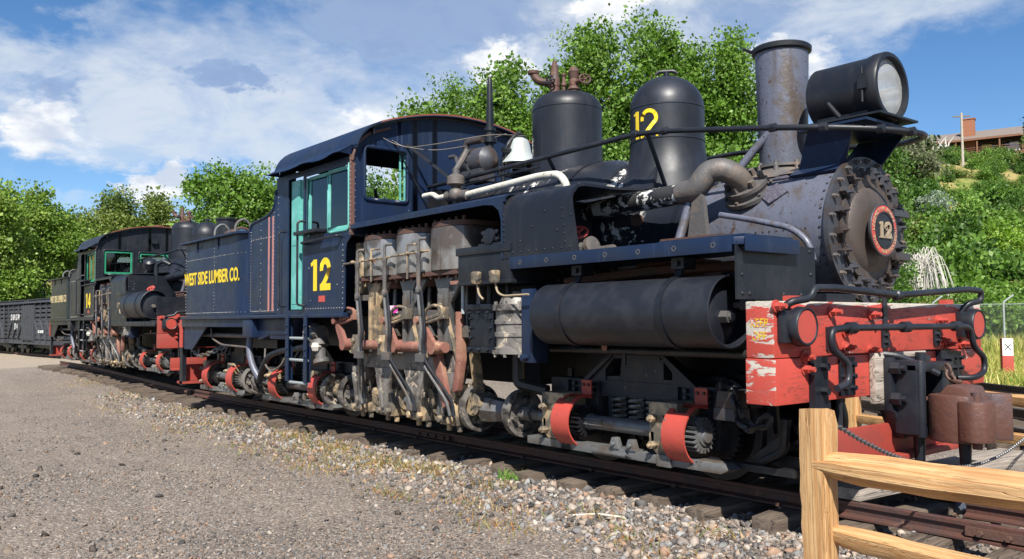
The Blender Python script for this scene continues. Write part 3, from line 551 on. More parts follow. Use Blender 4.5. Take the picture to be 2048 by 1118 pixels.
def build_shay(cfg):
    root = empty('shay_locomotive', cfg['loc'], cfg['rz'], cfg['sc']); big = cfg['num'] == '12'
    P_, B_ = cfg['paint'], 'black_paint'
    # ---------------- frame, decks
    f = MB()
    for y in (-.62, .62): f.box(-9.95, -.19, y-.06, y+.06, .93, 1.17)
    for x in (-9.9, -8.2, -6.9, -5.6, -3.2, -2., -.6): f.box(x-.08, x+.08, -.56, .56, .95, 1.12)
    f.box(-9.95, -4.95, -1.28, 1.30, 1.172, 1.20); f.box(-9.9, -7.7, -.85, 1.2, .78, 1.172); f.box(-6.9, -5.1, -.85, 1.2, .85, 1.172)
    f.box(-4.9, -3.0, -.45, .95, .55, 1.5); f.box(-3.0, -.4, -.5, .9, 1.13, 1.17); f.box(-2.6, -.25, -.25, 1.15, .74, 1.13); f.box(-2.38, -2.36, -1.28, -.4, 1.62, 2.07)  # last, thin plate inside the skirt is added to keep sun off the cylinder
    f.build('frame', B_, root)
    # ---------------- trucks and drive line
    truck(root, -1.55, 1.115, mats=('frame_grime', 'steel_tan', 'red_cover'))
    truck(root, -6.82, 1.115, mats=('frame_grime', 'steel_tan', 'red_cover'))
    truck(root, -9.25, .95, mats=('frame_grime', 'steel_tan', 'red_cover'), ybias=cfg.get('t3y', 0), rz=cfg.get('t3r', 0))
    yoke(root, -2.72, 1, r=.195); yoke(root, -3.32, 1, r=.205); yoke(root, -5.56, 1, r=.20); yoke(root, -5.98, 1, r=.19); yoke(root, -7.92, 1, r=.18); yoke(root, -8.30, 1, r=.18)
    MB().lathe((-3.3, -.9, .355), (1,0,0), [(0, .06), (.06, .085), (.10, .12), (.22, .115), (.44, .085), (.50, .055)], 6).build('drive_shaft', 'steel_grey', root)
    MB().lathe((-6.0, -.9, .355), (1,0,0), [(0, .07), (.3, .085), (.32, .06), (.4, .06)], 12).build('drive_shaft', 'steel_tan', root)
    MB().lathe((-8.25, -.9, .355), (1,0,0), [(0, .05), (.32, .05)], 12).build('drive_shaft', 'steel_grey', root)
    # ---------------- boiler
    b = MB(); n = 56; xs = [-1.42, -1.6]+[-1.6-1.1*i/8 for i in range(1, 9)]+[-3.6, -4.86]; V = []
    for x in xs:
        z, r = boiler_cz(x); V += [(x, YB+math.cos(2*PI*i/n)*(r+.012), z+math.sin(2*PI*i/n)*(r+.012)) for i in range(n)]
    b.add(V, [(k*n+i, k*n+(i+1) % n, (k+1)*n+(i+1) % n, (k+1)*n+i) for k in range(len(xs)-1) for i in range(n)]+[tuple(range(n))])
    bo = b.build('boiler', 'boiler_jacket' if big else 'black_satin', root)
    for x in (-1.62, -2.35, -2.78, -3.9):                # jacket bands
        m = MB(); rows = []
        for dx in (-.022, .022): rows.append([bs(x+dx, -2.2+4.4*i/40, .018) for i in range(41)])
        m.sheet(rows[0], rows[1]); m.build('jacket_band', 'black_paint', bo)
    m = MB(); m.cyl(bs(-1.95, 1.30, -.02), bs(-1.95, 1.30, .03), .055, n=18); m.build('washout_plug', 'rust_dark', bo)
    s = MB(); s.lathe((-1.45, YB, 1.738), (1,0,0), [(0, .475), (1.17, .475)], 56)
    sb = s.build('smokebox', cfg['smoke'], root)
    rv = MB()
    for i in range(46):
        a = 2*PI*i/46; rv.rivet((-.345, YB+math.cos(a)*.475, 1.738+math.sin(a)*.475), (0, math.cos(a), math.sin(a)), .011)
        if i % 2: rv.rivet((-1.38, YB+math.cos(a)*.475, 1.738+math.sin(a)*.475), (0, math.cos(a), math.sin(a)), .012)
    rv.rivline((-1.3, YB-.475, 1.738), (-.45, YB-.475, 1.738), 16, (0,-1,0), .008)
    stuff(rv.build('rivets', 'graphite_dark', sb))
    # smokebox front: ring, dogs, dished door, plate
    fr = MB(); fr.lathe((-.30, YB, 1.738), (1,0,0), [(0, .30), (0, .508), (.035, .508), (.035, .36), (.02, .35)], 64, (False, False))
    ft = fr.build('smokebox_front', 'graphite_dark', root)
    dr = MB(); dr.lathe((-.262, YB, 1.738), (1,0,0), [(0, .372), (.02, .372), (.022, .30), (.028, .295), (.052, .255), (.066, .18), (.072, .09), (.072, 0)], 56, (False, False))
    dr.build('smokebox_door', 'door_brown', ft)
    for i in range(22):
        a = 2*PI*(i+.5)/22; c, sn = math.cos(a), math.sin(a); C = Vector((-.265, YB+c*.478, 1.738+sn*.478)); m = MB(); m.bolt(C, (1,0,0), .019, .022); m.cyl(C, C+Vector((.036,0,0)), .010, n=6); m.build('ring_bolt', 'grey_iron' if big else 'black_satin', ft)
    for i in range(18):
        a = 2*PI*i/18+.08; c, sn = math.cos(a), math.sin(a); rad = Vector((0, c, sn)); tan = Vector((0, -sn, c)); D = Vector((-.232, YB, 1.738))+rad*.392; m = MB()
        m.obox(D, (1,0,0), rad, tan, .014, .040, .016); m.obox(D-rad*.034-Vector((.012,0,0)), (1,0,0), rad, tan, .020, .010, .022); m.obox(D+rad*.033-Vector((.016,0,0)), (1,0,0), rad, tan, .016, .010, .020)
        m.bolt(D+Vector((.014,0,0)), (1,0,0), .015, .022); m.cyl(D, D+Vector((.052,0,0)), .009, n=6)
        m.build('door_dog', 'graphite_dark' if big else 'black_satin', ft)
    for z in (1.87, 1.56):                              # hinge straps towards the left side
        MB().obox((-.205, YB+.345, z), (1,0,0), (0,1,0), (0,0,1), .016, .105, .024).build('hinge_strap', 'graphite_dark', ft)
    if big:
        pl = MB(); pl.lathe((-.15, YB-.03, 1.722), (1,0,0), [(0, .0), (0, .178), (.018, .182), (.022, .178), (.022, .172), (.018, .17), (.018, .0)], 56, (False, False)); pl.cyl((-.2, YB-.03, 1.722), (-.14, YB-.03, 1.722), .04)
        po = pl.build('number_plate', 'graphite_dark', root); C = Vector((-.13, YB-.03, 1.722))
        MB().lathe(C+Vector((.0,0,0)), (1,0,0), [(-.001, .122), (.0, .168), (.001, .168), (.002, .122)], 56, (False, False)).build('plate_ring', 'plate_red', po)
        MB().lathe(C, (1,0,0), [(-.004, .128), (.006, .128), (.006, .116), (.001, .114), (.001, 0)], 56, (False, False)).build('plate_disc', 'black_satin', po)
        dg = MB(); digit(dg, '1', C+Vector((.002, -.088, -.056)), (0,1,0), (0,0,1), (1,0,0), .075, .112, .024, .01); digit(dg, '2', C+Vector((.002, -.004, -.056)), (0,1,0), (0,0,1), (1,0,0), .085, .112, .022, .01)
        dg.build('number', 'brass_dull', po)
        txt = 'LIMA LOCOMOTIVE WORKS INCORPORATED '; K = len(txt)
        for i, ch in enumerate(txt):
            if ch == ' ': continue
            a = R(232)-2*PI*i/K*.99; o = link('letter', text_mesh(ch, .034, 'brass_dull', 1., .0006, .002), po)
            place(o, C+Vector((.003, math.cos(a)*.145, math.sin(a)*.145)), (0, math.sin(a), -math.cos(a)), (0, math.cos(a), math.sin(a)))
        # builder's plates on the smokebox side
        for (x, an, w, h, dia) in ((-.80, .56, .17, .062, False), (-.75, .96, .24, .19, True)):
            c = Vector((x, YB-math.sin(an)*.480, 1.738+math.cos(an)*.480)); nn = Vector((0, -math.sin(an), math.cos(an))); tt = Vector((0, -math.cos(an), -math.sin(an)))
            pts = [(-w/2, 0), (0, -h/2), (w/2, 0), (0, h/2)] if dia else [(-w/2-.03, -h/2), (w/2-.03, -h/2), (w/2+.03, h/2), (-w/2+.03, h/2)]
            MB().prism(pts, c-nn*.004, (1,0,0), tt, nn*.012).build('builders_plate', 'plate_metal', sb)
    # ---------------- stack
    st = MB(); zt = 3.185; st.lathe((-.92, YB, 2.27), (0,0,1), [(0, .172), (.02, .176), (zt-2.27-.05, .197), (zt-2.27-.04, .215), (zt-2.27-.01, .218), (zt-2.27, .205), (zt-2.27-.01, .185), (.1, .16)], 48, (True, False))
    so = st.build('smokestack', cfg['stack'], root)
    MB().lathe((-.92, YB, 2.255), (0,0,1), [(0, .205), (.02, .205), (.022, .17)], 40).build('stack_flange', 'grey_iron', so)
    MB().lathe((-.92, YB, zt-.052), (0,0,1), [(0, .200), (.012, .219), (.042, .2215), (.054, .206)], 44, (False, False)).build('stack_rim', 'black_paint', so)
    bm_ = MB(); bm_.xy([(-1.17, YB-.20), (-.67, YB-.20), (-.67, YB+.2), (-1.17, YB+.2)], 2.12, 2.18)
    rows = [[(-.92+.29*sx*(1 if 1 else 0), YB-math.sin(a)*.481, 1.738+math.cos(a)*.481+.02) for a in [(-.55+1.1*i/10) for i in range(11)]] for sx in (-1, 1)]
    bm_.sheet(rows[0], rows[1]); bm_.lathe((-.92, YB, 2.16), (0,0,1), [(0, .28), (.04, .24), (.08, .19), (.098, .18)], 40); bm_.build('stack_base', 'grey_iron', so)
    for i in range(8):
        a = 2*PI*i/8+.3; m = MB(); m.cyl((-.92+math.cos(a)*.195, YB+math.sin(a)*.195, 2.15), (-.92+math.cos(a)*.195, YB+math.sin(a)*.195, 2.262), .026, .02, 10); m.ball((-.92+math.cos(a)*.195, YB+math.sin(a)*.195, 2.262), .02, 8); m.bolt((-.92+math.cos(a)*.19, YB+math.sin(a)*.19, 2.275), (0,0,1), .016, .02); m.build('stack_stud', 'grey_iron', so)
    hb = MB(); hb.tube([(-1.08, YB-.13, zt-.02), (-1.13, YB-.2, zt+.01), (-1.16, YB-.02, zt+.015), (-1.09, YB+.05, zt-.02)], .011, 6, .03); hb.build('stack_handle', 'black_paint', so)
    # ---------------- domes
    def dome(x, r, zc, ztop, flare, name, mat):
        z0, rb = boiler_cz(x); base = z0+rb; h = ztop-zc; prof = [(base-.26, r*1.62), (base-.12, r*1.40), (base-.03, r*1.24), (base+.05, r*1.13), (base+.13, r*1.05), (base+.22, r*1.01), (base+.27, r)] if flare > 1 else [(base-.3, r*1.02), (base+.02, r*1.0)]
        prof += [(zc-.004, r), (zc, r*1.012), (zc+.006, r*1.012), (zc+.01, r)]
        for k in range(1, 12):
            a = PI/2*k/12; prof.append((zc+.01+(h-.01)*math.sin(a), r*(math.cos(a) if flare > 1 else (.42+.58*math.cos(a)))))
        prof.append((ztop, .02 if flare > 1 else r*.42)); prof.append((ztop+.001, 0))
        return MB().lathe((x, YB, 0), (0,0,1), prof, 56, (False, False)).build(name, mat, root)
    sd = dome(-2.06, .317, 2.92, 3.22, 1.14, 'sand_dome', cfg['dome'])
    MB().lathe((-2.06, YB, 2.63), (0,0,1), [(0, .3185), (.004, .322), (.012, .322), (.016, .3185)], 56, (False, False)).build('dome_seam', cfg['dome'], sd)
    m = MB(); m.cyl((-2.06, YB, 3.2), (-2.06, YB, 3.26), .025, n=10); m.tube([(-2.06-.07, YB-.06, 3.245), (-2.06-.05, YB-.04, 3.27), (-2.06+.05, YB+.04, 3.27), (-2.06+.07, YB+.06, 3.245)], .016, 8, .02); m.build('hatch_handle', 'black_paint', sd)
    if big:
        dg = MB(); digit(dg, '1', (-.145, 0, 0), (1,0,0), (0,0,1), (0,-1,0), .10, .235, .036, .003, serif=False); digit(dg, '2', (-.045, 0, 0), (1,0,0), (0,0,1), (0,-1,0), .165, .235, .034, .003, serif=False)
        dg.v = [(-2.06+(.3185-y)*math.sin(x/.32+.10), YB-(.3185-y)*math.cos(x/.32+.10), 2.645+z) for x, y, z in dg.v]; dg.build('number', 'yellow_letter', sd)
    ste = dome(-3.33, .342, 3.16, 3.335, 1., 'steam_dome', cfg['dome'])
    # valves on the steam dome
    v = MB(); z = 3.32; ZK = lambda mb: setattr(mb, 'v', [(-3.33+(a-(-3.33))*.86, YB+(b-YB)*.86, 3.32+(c-3.32)*.70) for a, b, c in mb.v])
    v.cyl((-3.40, YB-.12, z), (-3.40, YB-.12, z+.13), .062, .055, 14); v.tube([(-3.40, YB-.12, z+.13), (-3.45, YB-.16, z+.19), (-3.56, YB-.24, z+.22), (-3.60, YB-.27, z+.34)], .05, 10, .06); v.lathe((-3.60, YB-.27, z+.32), (0,0,1), [(0, .05), (.01, .066), (.05, .07), (.055, .055)], 12)
    v.lathe((-3.40, YB-.12, z+.13), (0,0,1), [(0, .06), (.05, .062), (.10, .058), (.12, .052), (.30, .042), (.31, .03), (.36, .025), (.37, .01)], 12); ZK(v); v.build('safety_valve', 'rust_dark', ste)
    v = MB(); handwheel(v, (-3.36, YB-.22, z+.19), (.3, -1, 0), .055, .01); ZK(v); v.build('handwheel', 'black_paint', ste)
    v = MB(); v.lathe((-3.27, YB-.10, z), (0,0,1), [(0, .045), (.03, .045), (.04, .02), (.1, .02), (.11, .032), (.14, .032), (.16, .02), (.24, .018), (.25, .028), (.28, .028), (.29, 0)], 10); ZK(v); v.build('small_valve', 'rust_dark', ste)
    v = MB(); v.lathe((-3.19, YB-.02, z), (0,0,1), [(0, .06), (.03, .06), (.05, .075), (.06, .075), (.1, .05), (.16, .06), (.2, .045), (.24, .055), (.29, .06), (.30, .064), (.35, .05), (.37, .03)], 14); v.cyl((-3.24, YB-.02, z+.14), (-3.02, YB-.02, z+.15), .03, n=8); ZK(v); v.build('safety_valve', 'rust_dark', ste)
    v = MB(); handwheel(v, (-3.0, YB-.03, z+.15), (1, -.4, .1), .065, .012, 5); ZK(v); v.build('handwheel', 'rust_dark', ste)
    # ---------------- headlight on its bracket
    H = cfg.get('hl', Vector((-.36, YB, 2.705)))
    br = MB()
    for sy in (-1, 1):
        a0, a1 = (.50, .52); y0 = YB+sy*.22; y1 = YB+sy*.30
        for (xa, xb) in ((-.62, -.30),):
            q = [(-.66, y0, 2.165), (-.30, y0, 2.165), (-.16, YB+sy*.345, 2.425), (-.50, YB+sy*.345, 2.425)]
            br.add([Vector(p) for p in q]+[Vector(p)+Vector((0, -sy*.012, 0)) for p in q], [(0,1,2,3), (7,6,5,4), (0,1,5,4), (1,2,6,5), (2,3,7,6), (3,0,4,7)])
            br.obox((-.48, YB+sy*.255, 2.160), (1,0,0), (0,sy*.85,-.52), (0,.52,sy*.85), .20, .05, .008)
    br.box(-.56, -.06, YB-.36, YB+.36, 2.427, 2.445)
    for sx in (-.45, -.15):
        for sy in (-.22, .22): br.cyl((sx, YB+sy, 2.44), (sx, YB+sy, 2.50), .014, n=6)
    bro = br.build('headlight_bracket', 'blue_black', root)
    hl = MB(); r = .226; HX = -.595; hl.lathe((HX, YB, H.z), (1,0,0), [(0, 0), (.0, r-.02), (.015, r), (.42, r), (.422, r+.006), (.45, r+.010), (.455, r+.014), (.52, r+.014), (.535, r+.004), (.537, r-.022), (.51, r-.026), (.46, r-.028)], 52, (False, False))
    hl.box(HX+.06, HX+.44, YB-.16, YB+.16, 2.495, H.z-r*.74); hl.box(HX+.04, HX+.58, YB-.26, YB+.26, 2.480, 2.494)
    ho = hl.build('headlight', 'black_paint' if big else 'rust_dark', root)
    rf = MB(); rf.lathe((HX+.16, YB, H.z), (1,0,0), [(0, 0), (.008, .045), (.03, .085), (.07, .12), (.13, .155), (.22, .182), (.32, .1975)], 40, (False, False)); rf.build('reflector', 'reflector', ho)
    ln = MB(); ln.lathe((HX+.50, YB, H.z), (1,0,0), [(0, r-.027), (.010, r-.09), (.016, 0)], 40, (False, False)); ln.build('lens', 'glare_glass', ho)
    hg = MB(); hg.box(HX+.42, HX+.48, YB-r-.035, YB-r+.02, H.z-.04, H.z+.06); hg.cyl((HX+.45, YB-r-.022, H.z-.13), (HX+.45, YB-r-.022, H.z+.11), .008, n=6); hg.build('hinge', 'black_paint', ho)
    for sy in (-1, 1):
        m = MB(); m.cyl((-.33, YB+sy*.22, 2.51), (-.39, YB+sy*.27, 2.61), .018, n=10); m.build('socket', 'black_paint', ho)
    # ---------------- handrails
    rl = MB(); near = [(-4.82, -.43, 2.545), (-3.6, -.43, 2.565), (-1.85, -.43, 2.60), (-1.55, -.42, 2.575), (-.65, -.33, 2.45), (-.30, -.27, 2.40), (-.02, -.05, 2.37), (.10, .12, 2.352), (.12, .22, 2.347)]
    rl.tube(near, .021, 10, .12)
    for p in near[1:-1]: rl.lathe(Vector(p)-Vector((.03,0,0)), (1,0,0), [(0, .02), (.005, .03), (.055, .03), (.06, .02)], 8)
    rl.build('handrail', 'black_satin', root)
    rl = MB(); far = [(-4.82, .86, 2.545), (-1.85, .86, 2.60), (-1.55, .85, 2.575), (-.65, .77, 2.45), (-.30, .71, 2.40), (-.02, .49, 2.37), (.10, .32, 2.352), (.12, .22, 2.347)]; rl.tube(far, .021, 10, .12); rl.build('handrail', 'black_satin', root); rl = MB(); rl.tube([(-4.8, .74, 2.42), (-1.6, .80, 2.42), (-1.1, .70, 2.3)], .018, 8, .1); rl.build('handrail', 'black_satin', root)
    for (x, z) in ((-4.4, 2.55), (-2.90, 2.575), (-1.72, 2.585)):
        m = MB(); q = bs(x, .80); m.bar((x, -.43, z), (x-.02, q.y, q.z), .018, .03, (1,0,0)); m.build('handrail_post', 'black_paint', root)
    # ---------------- running board, skirt over the cylinders
    RZ = cfg.get('rbz', 1.6)-1.6; RX0 = cfg.get('rbx', -2.33)
    ru = MB(); ru.xy([(RX0, -1.33), (-.26, -1.33), (-.20, -1.28), (-.20, -.78), (-.9, -.55), (RX0, -.3)], 1.555+RZ, 1.600+RZ)
    ru.box(RX0, -.27, -1.338, -1.325, 1.513+RZ, 1.606+RZ); ru.prism([(0,0), (.55,0), (.55,.09), (0,.09)], (-.205, -1.30, 1.515+RZ), (0,1,0), (0,0,1), (.012,0,0)); ru.box(-.9, -.24, -1.25, -.75, 1.602+RZ, 1.625+RZ)
    ro = ru.build('running_board', P_, root, bevel=.004)
    ru = MB(); ru.xy([(-4.8, 1.33), (-1.9, 1.33), (-1.9, .85), (-4.8, .95)], 1.555, 1.6); ru.build('running_board', P_, root)
    rv = MB()
    for i in range(7): rv.lathe((-2.2+i*.30, -1.338, 1.56+RZ), (0,-1,0), [(0, .018), (.002, .018), (.002, .012), (.0, .012)], 12, (False, False))
    stuff(rv.build('rivets', 'grey_iron', ro))
    sk = MB(); sec = [(-1.335, 1.60+RZ)]+[(-1.335+.16-.16*math.cos(R(a)), 1.96+.15*math.sin(R(a))) for a in range(0, 91, 15)]+[(-.75, 2.135), (-.42, 2.16)]
    sx1 = cfg.get('skx', -2.43)
    def slab(x0, x1, sec, th, front=None):
        n = len(sec); out = MB(); A = [(x0, y, z) for y, z in sec]; B = [((x1 if front is None else front(y, z)), y, z) for y, z in sec]; inn = [(y+th*(1 if i < 5 else .3), z-th*(0 if i == 0 else (.4 if i < 4 else 1))) for i, (y, z) in enumerate(sec)]
        C = [(x0, y, z) for y, z in inn]; D = [((x1 if front is None else front(y, z)), y, z) for y, z in inn]
        out.sheet(A, B); out.sheet(C, D); out.sheet(A, C); out.sheet(B, D); return out
    fsl = lambda y, z: cfg.get('skf', -1.57)-.09*(z-1.6)/.5-(.10 if y > -1. else 0)
    sl = slab(sx1, 0, sec, .02, fsl); sko = sl.build('cylinder_skirt', P_ if not big else 'black_paint', root)
    rv = MB(); rv.rivline((sx1+.03, -1.335, 1.66), (sx1+.03, -1.335, 1.94), 8, (0,-1,0), .009); rv.rivline((sx1+.05, -1.335, 1.64), (-1.65, -1.335, 1.64), 9, (0,-1,0), .009); rv.rivline((-1.70, -1.335, 1.68), (-1.73, -1.335, 1.92), 5, (0,-1,0), .009)
    for q in range(5): rv.rivet((-2.2+.14*q, -1.335, 1.72+.05*((q*37) % 5)), (0,-1,0), .010)
    stuff(rv.build('rivets', B_, sko))
    tp = slab(-4.86, sx1+.04, [(-1.338, 2.045), (-1.338, 2.085), (-1.30, 2.108), (-1.1, 2.122), (-.75, 2.137), (-.42, 2.162)], .02); tp.build('cylinder_roof', P_, root)
    # corner bracket where roof turns down into the skirt
    m = MB(); cx = sx1+.02; pts = [(cx-.30, 2.086), (cx, 2.086), (cx, 1.60), (cx-.022, 1.60), (cx-.022, 1.90), (cx-.05, 1.98), (cx-.12, 2.03), (cx-.30, 2.052)]; m.xz(pts, -1.3385, -1.318); m.build('skirt_bracket', P_, root)
    # ---------------- cylinders and motion
    for k, (xa, xb, zt_) in enumerate(((-4.84, -4.24, 1.93), (-4.21, -3.66, 1.94), (-3.63, -3.06, 1.955))):
        c = MB(); xm = (xa+xb)/2; w = (xb-xa)/2
        sec = [(xm-w, -.85), (xm-w, -1.13), (xm-w*.86, -1.22), (xm-w*.5, -1.28), (xm, -1.30), (xm+w*.5, -1.28), (xm+w*.86, -1.22), (xm+w, -1.13), (xm+w, -.85)]
        c.xy(sec, 1.56, zt_-.02); co = c.build('cylinder', 'cyl_jacket' if big else 'black_satin', root, bevel=.01)
        d = MB(); d.xy([(x_*.97+xm*.03, y_*.97-.03) for x_, y_ in sec], zt_-.016, zt_+.03)
        for q in range(5): d.bolt((xa+.08+q*.11, -1.2, zt_+.03), (0,0,1), .018, .035)
        co_ = d.build('cylinder_head', 'rust_dark', co); d = MB(); d.xy([(xa+.02, -1.27), (xb-.02, -1.27), (xb-.02, -.8), (xa+.02, -.8)], 1.52, 1.556); d.cyl((xm+.08, -1.06, 1.44), (xm+.08, -1.06, 1.525), .10, .13, 20)
        for q in range(4): d.bolt((xa+.08+q*.13, -1.24, 1.52), (0,0,-1), .018, .03)
        d.build('cylinder_cover', 'rust_dark', co)
        # crosshead guides (standards)
        g = MB(); gm = 'steel_tan' if k == 0 else 'steel_grey'
        for (x0, x1) in ((xa+.12, xa+.27),):
            g.xz([(x0-.06, 1.50), (x1+.08, 1.50), (x1, 1.38), (x1-.005, .86), (x0+.01, .86), (x0, 1.38)], -1.20, -1.12); g.xz([(x0+.05, 1.36), (x0+.085, 1.36), (x0+.085, .90), (x0+.05, .90)], -1.24, -1.20)
            g.xz([(x1-.015, 1.50), (x1+.01, 1.50), (x1+.22, 1.5), (x1+.02, 1.28)], -1.18, -1.14)
        g.xz([(xb-.09, 1.50), (xb-.03, 1.50), (xb-.04, .86), (xb-.08, .86)], -1.05, -.98); g.build('crosshead_guide', gm, root, bevel=.006)
        m = MB(); m.cyl((xm+.08, -1.06, .95), (xm+.08, -1.06, 1.45), .022, n=10); m.box(xm-.02, xm+.18, -1.14, -.98, .98, 1.08); m.build('piston_rod', 'steel_grey', root)
        m = MB(); cr = [(-.05, .12, -.02)][0]; m.bar((xm+.08, -1.0, .98), (xm+.02+.09*(k-1), -.94, .40), .05, .085, (0,1,0)); m.cyl((xm+.02+.09*(k-1), -1.03, .40), (xm+.02+.09*(k-1), -.85, .40), .10, n=16); m.build('connecting_rod', 'steel_tan', root)
    MB().xz([(-5.02, 1.40), (-4.88, 1.40), (-4.88, 1.86), (-4.92, 1.92), (-5.0, 1.92)], -1.20, -1.0).build('end_casting', 'steel_tan', root, bevel=.006)
    MB().box(-4.98, -4.70, -1.22, -1.1, 1.33, 1.385).build('end_shelf', 'grey_iron', root)
    # lower engine frame: beam with tapering legs and bearing feet
    e = MB(); e.xz([(-5.10, .66), (-3.40, .66), (-3.36, .72), (-3.40, .84), (-5.06, .86), (-5.12, .80)], -1.12, -.82)
    legs = [(-5.08, .09), (-4.58, .11), (-4.02, .12), (-3.52, .10)]
    for x, w in legs:
        e.xz([(x-w*1.5, .67), (x+w*1.7, .67), (x+w*.75, .46), (x+w*.6, .24), (x-w*.4, .22), (x-w*.55, .46)], -1.13, -.98); e.xz([(x-w*.9, .60), (x-w*.1, .60), (x+w*.4, .28), (x+w*.15, .28)], -1.16, -1.13)
    e.build('engine_frame', 'joint_steel', root, bevel=.012)
    for x, w in legs:
        q = MB(); q.xz([(x-.11, .20), (x+.13, .20), (x+.15, .30), (x+.10, .42), (x-.06, .42), (x-.12, .33)], -1.10, -.78); q.cyl((x-.13, -.94, .355), (x+.16, -.94, .355), .105, n=18)
        for a in (-.07, .09): q.bolt((x+a, -1.10, .25), (0,-1,0), .036, .05); q.bolt((x+a, -1.02, .20), (0,0,-1), .03, .06); q.cyl((x+a, -1.06, .36), (x+a, -1.06, .46), .02, n=6)
        q.build('main_bearing', 'steel_tan', root, bevel=.008)
    m = MB(); m.cyl((-5.6, -.94, .355), (-3.3, -.94, .355), .055, n=14)
    for x in (-4.82, -4.30, -3.77): m.xz([(x-.05, .20), (x+.05, .20), (x+.05, .52), (x-.05, .52)], -1.0, -.88)
    m.build('crankshaft', 'steel_grey', root)
    m = MB(); m.xz([(-3.62, .86), (-3.50, .86), (-3.36, .40), (-3.44, .36)], -1.20, -1.15); m.xz([(-3.30, 1.20), (-3.25, 1.20), (-3.21, .80), (-3.28, .52), (-3.35, .50), (-3.30, .8)], -1.16, -1.10); m.build('eccentric_rod', 'pink_rust', root, bevel=.006)
    m = MB(); m.lathe((-3.46, -.92, .36), (1,0,0), [(0, .10), (.0, .155), (.07, .155), (.075, .13)], 24); m.box(-3.46, -3.37, -1.06, -.78, .46, .56); m.build('eccentric_strap', 'steel_tan', root, bevel=.006)
    # reverse shaft with its levers and links
    rs = MB(); rs.cyl((-5.22, -1.22, .89), (-3.36, -1.22, .89), .046, n=18); rso = rs.build('reverse_shaft', 'pink_rust', root)
    for k, x in enumerate((-5.08, -4.10, -3.46)):
        m = MB(); lean = -.16 if k < 2 else -.22
        m.xz([(x-.06, .89), (x+.06, .89), (x+lean*.45+.04, 1.02), (x+lean+.035, 1.14), (x+lean-.03, 1.14), (x+lean*.6-.05, 1.03)], -1.30, -1.26); m.cyl((x, -1.31, .89), (x, -1.18, .89), .06, n=14); m.cyl((x+lean, -1.33, 1.13), (x+lean, -1.2, 1.13), .035, n=10); m.build('lever', 'pink_rust', rso)
        m = MB(); x2 = x+lean
        m.tube([(x2+.06, -1.28, 1.10), (x2+.10, -1.28, 1.22), (x2+.22, -1.28, 1.26), (x2+.36, -1.28, 1.24), (x2+.34, -1.28, 1.15), (x2+.2, -1.28, 1.12), (x2+.06, -1.28, 1.10)], .015, 8, .03); m.bar((x2, -1.27, 1.12), (x2+.36, -1.25, 1.20), .025, .028); m.box(x2+.30, x2+.37, -1.29, -1.22, 1.14, 1.24); m.bar((x2+.3, -1.2, 1.2), (x2+.34, -1.08, .66), .035, .035); m.build('valve_link', 'pink_rust' if k == 0 else 'steel_tan', rso, bevel=.004)
    for x in (-4.88, -4.36, -3.62): m = MB(); m.xz([(x-.07, .80), (x+.07, .80), (x+.05, .99), (x-.04, .99)], -1.28, -1.16); m.bolt((x, -1.28, .93), (0,-1,0), .03, .03); m.build('shaft_bracket', 'steel_tan', rso, bevel=.006)
    m = MB(); m.box(-4.35, -4.05, -1.14, -1.10, 1.12, 1.22); m.build('guide_plate', 'grey_iron', root); m = MB(); m.box(-3.85, -3.5, -1.14, -1.1, 1.12, 1.22); m.build('guide_plate', 'grey_iron', root)
    m = MB(); m.cyl((-3.13, -1.2, 1.18), (-3.13, -1.2, 1.46), .016, n=8); m.build('valve_rod', 'galvanised', root)
    MB().box(-3.22, -3.05, -1.27, -1.13, 1.43, 1.46).build('rod_gland', 'pink_rust', root)
    # indicator and drain piping: pairs of pipes down from each cylinder
    for k, (x, z0) in enumerate(((-4.70, 1.82), (-4.18, 1.84), (-3.60, 1.85))):
        m = MB(); m.tube([(x+.06, -1.30, z0), (x, -1.345, z0), (x, -1.345, z0-.35)], .015, 8, .03); m.lathe((x, -1.345, z0-.12), (0,0,-1), [(0, .016), (.01, .028), (.05, .024), (.06, .018), (.14, .024), (.2, .02), (.3, .019)], 8); m.lathe((x, -1.345, z0-.42), (0,0,-1), [(0, .02), (.02, .03), (.05, .03), (.06, .024)], 6); m.build('drain_cock', 'grey_iron', root)
        for j, dx in enumerate((-.012, .045)):
            kk = (-.22, .20, .24)[k] if k else -.20
            m = MB(); m.tube([(x+dx, -1.345, z0-.46), (x+dx+.06, -1.345, 1.02), (x+dx+.03, -1.345, .90), (x+dx+.05, -1.345, .78), (x+dx+kk, -1.20+.02*j, .42), (x+dx+kk+.02, -1.18, .30)], .014, 8, .06); m.build('drain_pipe', 'black_satin' if j else 'steel_grey', root)
        MB().box(x-.02, x+.10, -1.37, -1.33, .765, .835).build('pipe_clip', 'grey_iron', root)
    m = MB(); m.cyl((-5.0, -1.335, 1.70), (-3.45, -1.335, 1.735), .010, n=8)
    for x in (-4.45, -3.80): m.cyl((x, -1.335, 1.50), (x, -1.335, 1.81), .010, n=6); m.cyl((x, -1.335, 1.81), (x+.10, -1.30, 1.81), .010, n=6)
    for x in (-4.82, -4.45, -3.8, -3.56): m.lathe((x-.03, -1.335, 1.705+(x+5)*.022), (1,0,0), [(0, .011), (.01, .018), (.05, .018), (.06, .011)], 8)
    m.build('cock_rod', 'steel_tan', root)
    if big: MB().box(-4.35, -4.25, -1.22, -1.16, 1.20, 1.27).build('tag', 'magenta_tag', root)
    # ---------------- lubricator box and air pump
    m = MB(); m.box(-3.02, -2.32, -1.33, -.85, 1.42, 1.70); m.xy([(-3.035, -1.345), (-2.305, -1.345), (-2.305, -.84), (-3.035, -.84)], 1.655, 1.72); m.xy([(-3.03, -1.335), (-2.31, -1.335), (-2.31, -.85), (-3.03, -.85)], 1.41, 1.44)
    lb = m.build('lubricator_box', B_, root, bevel=.008)
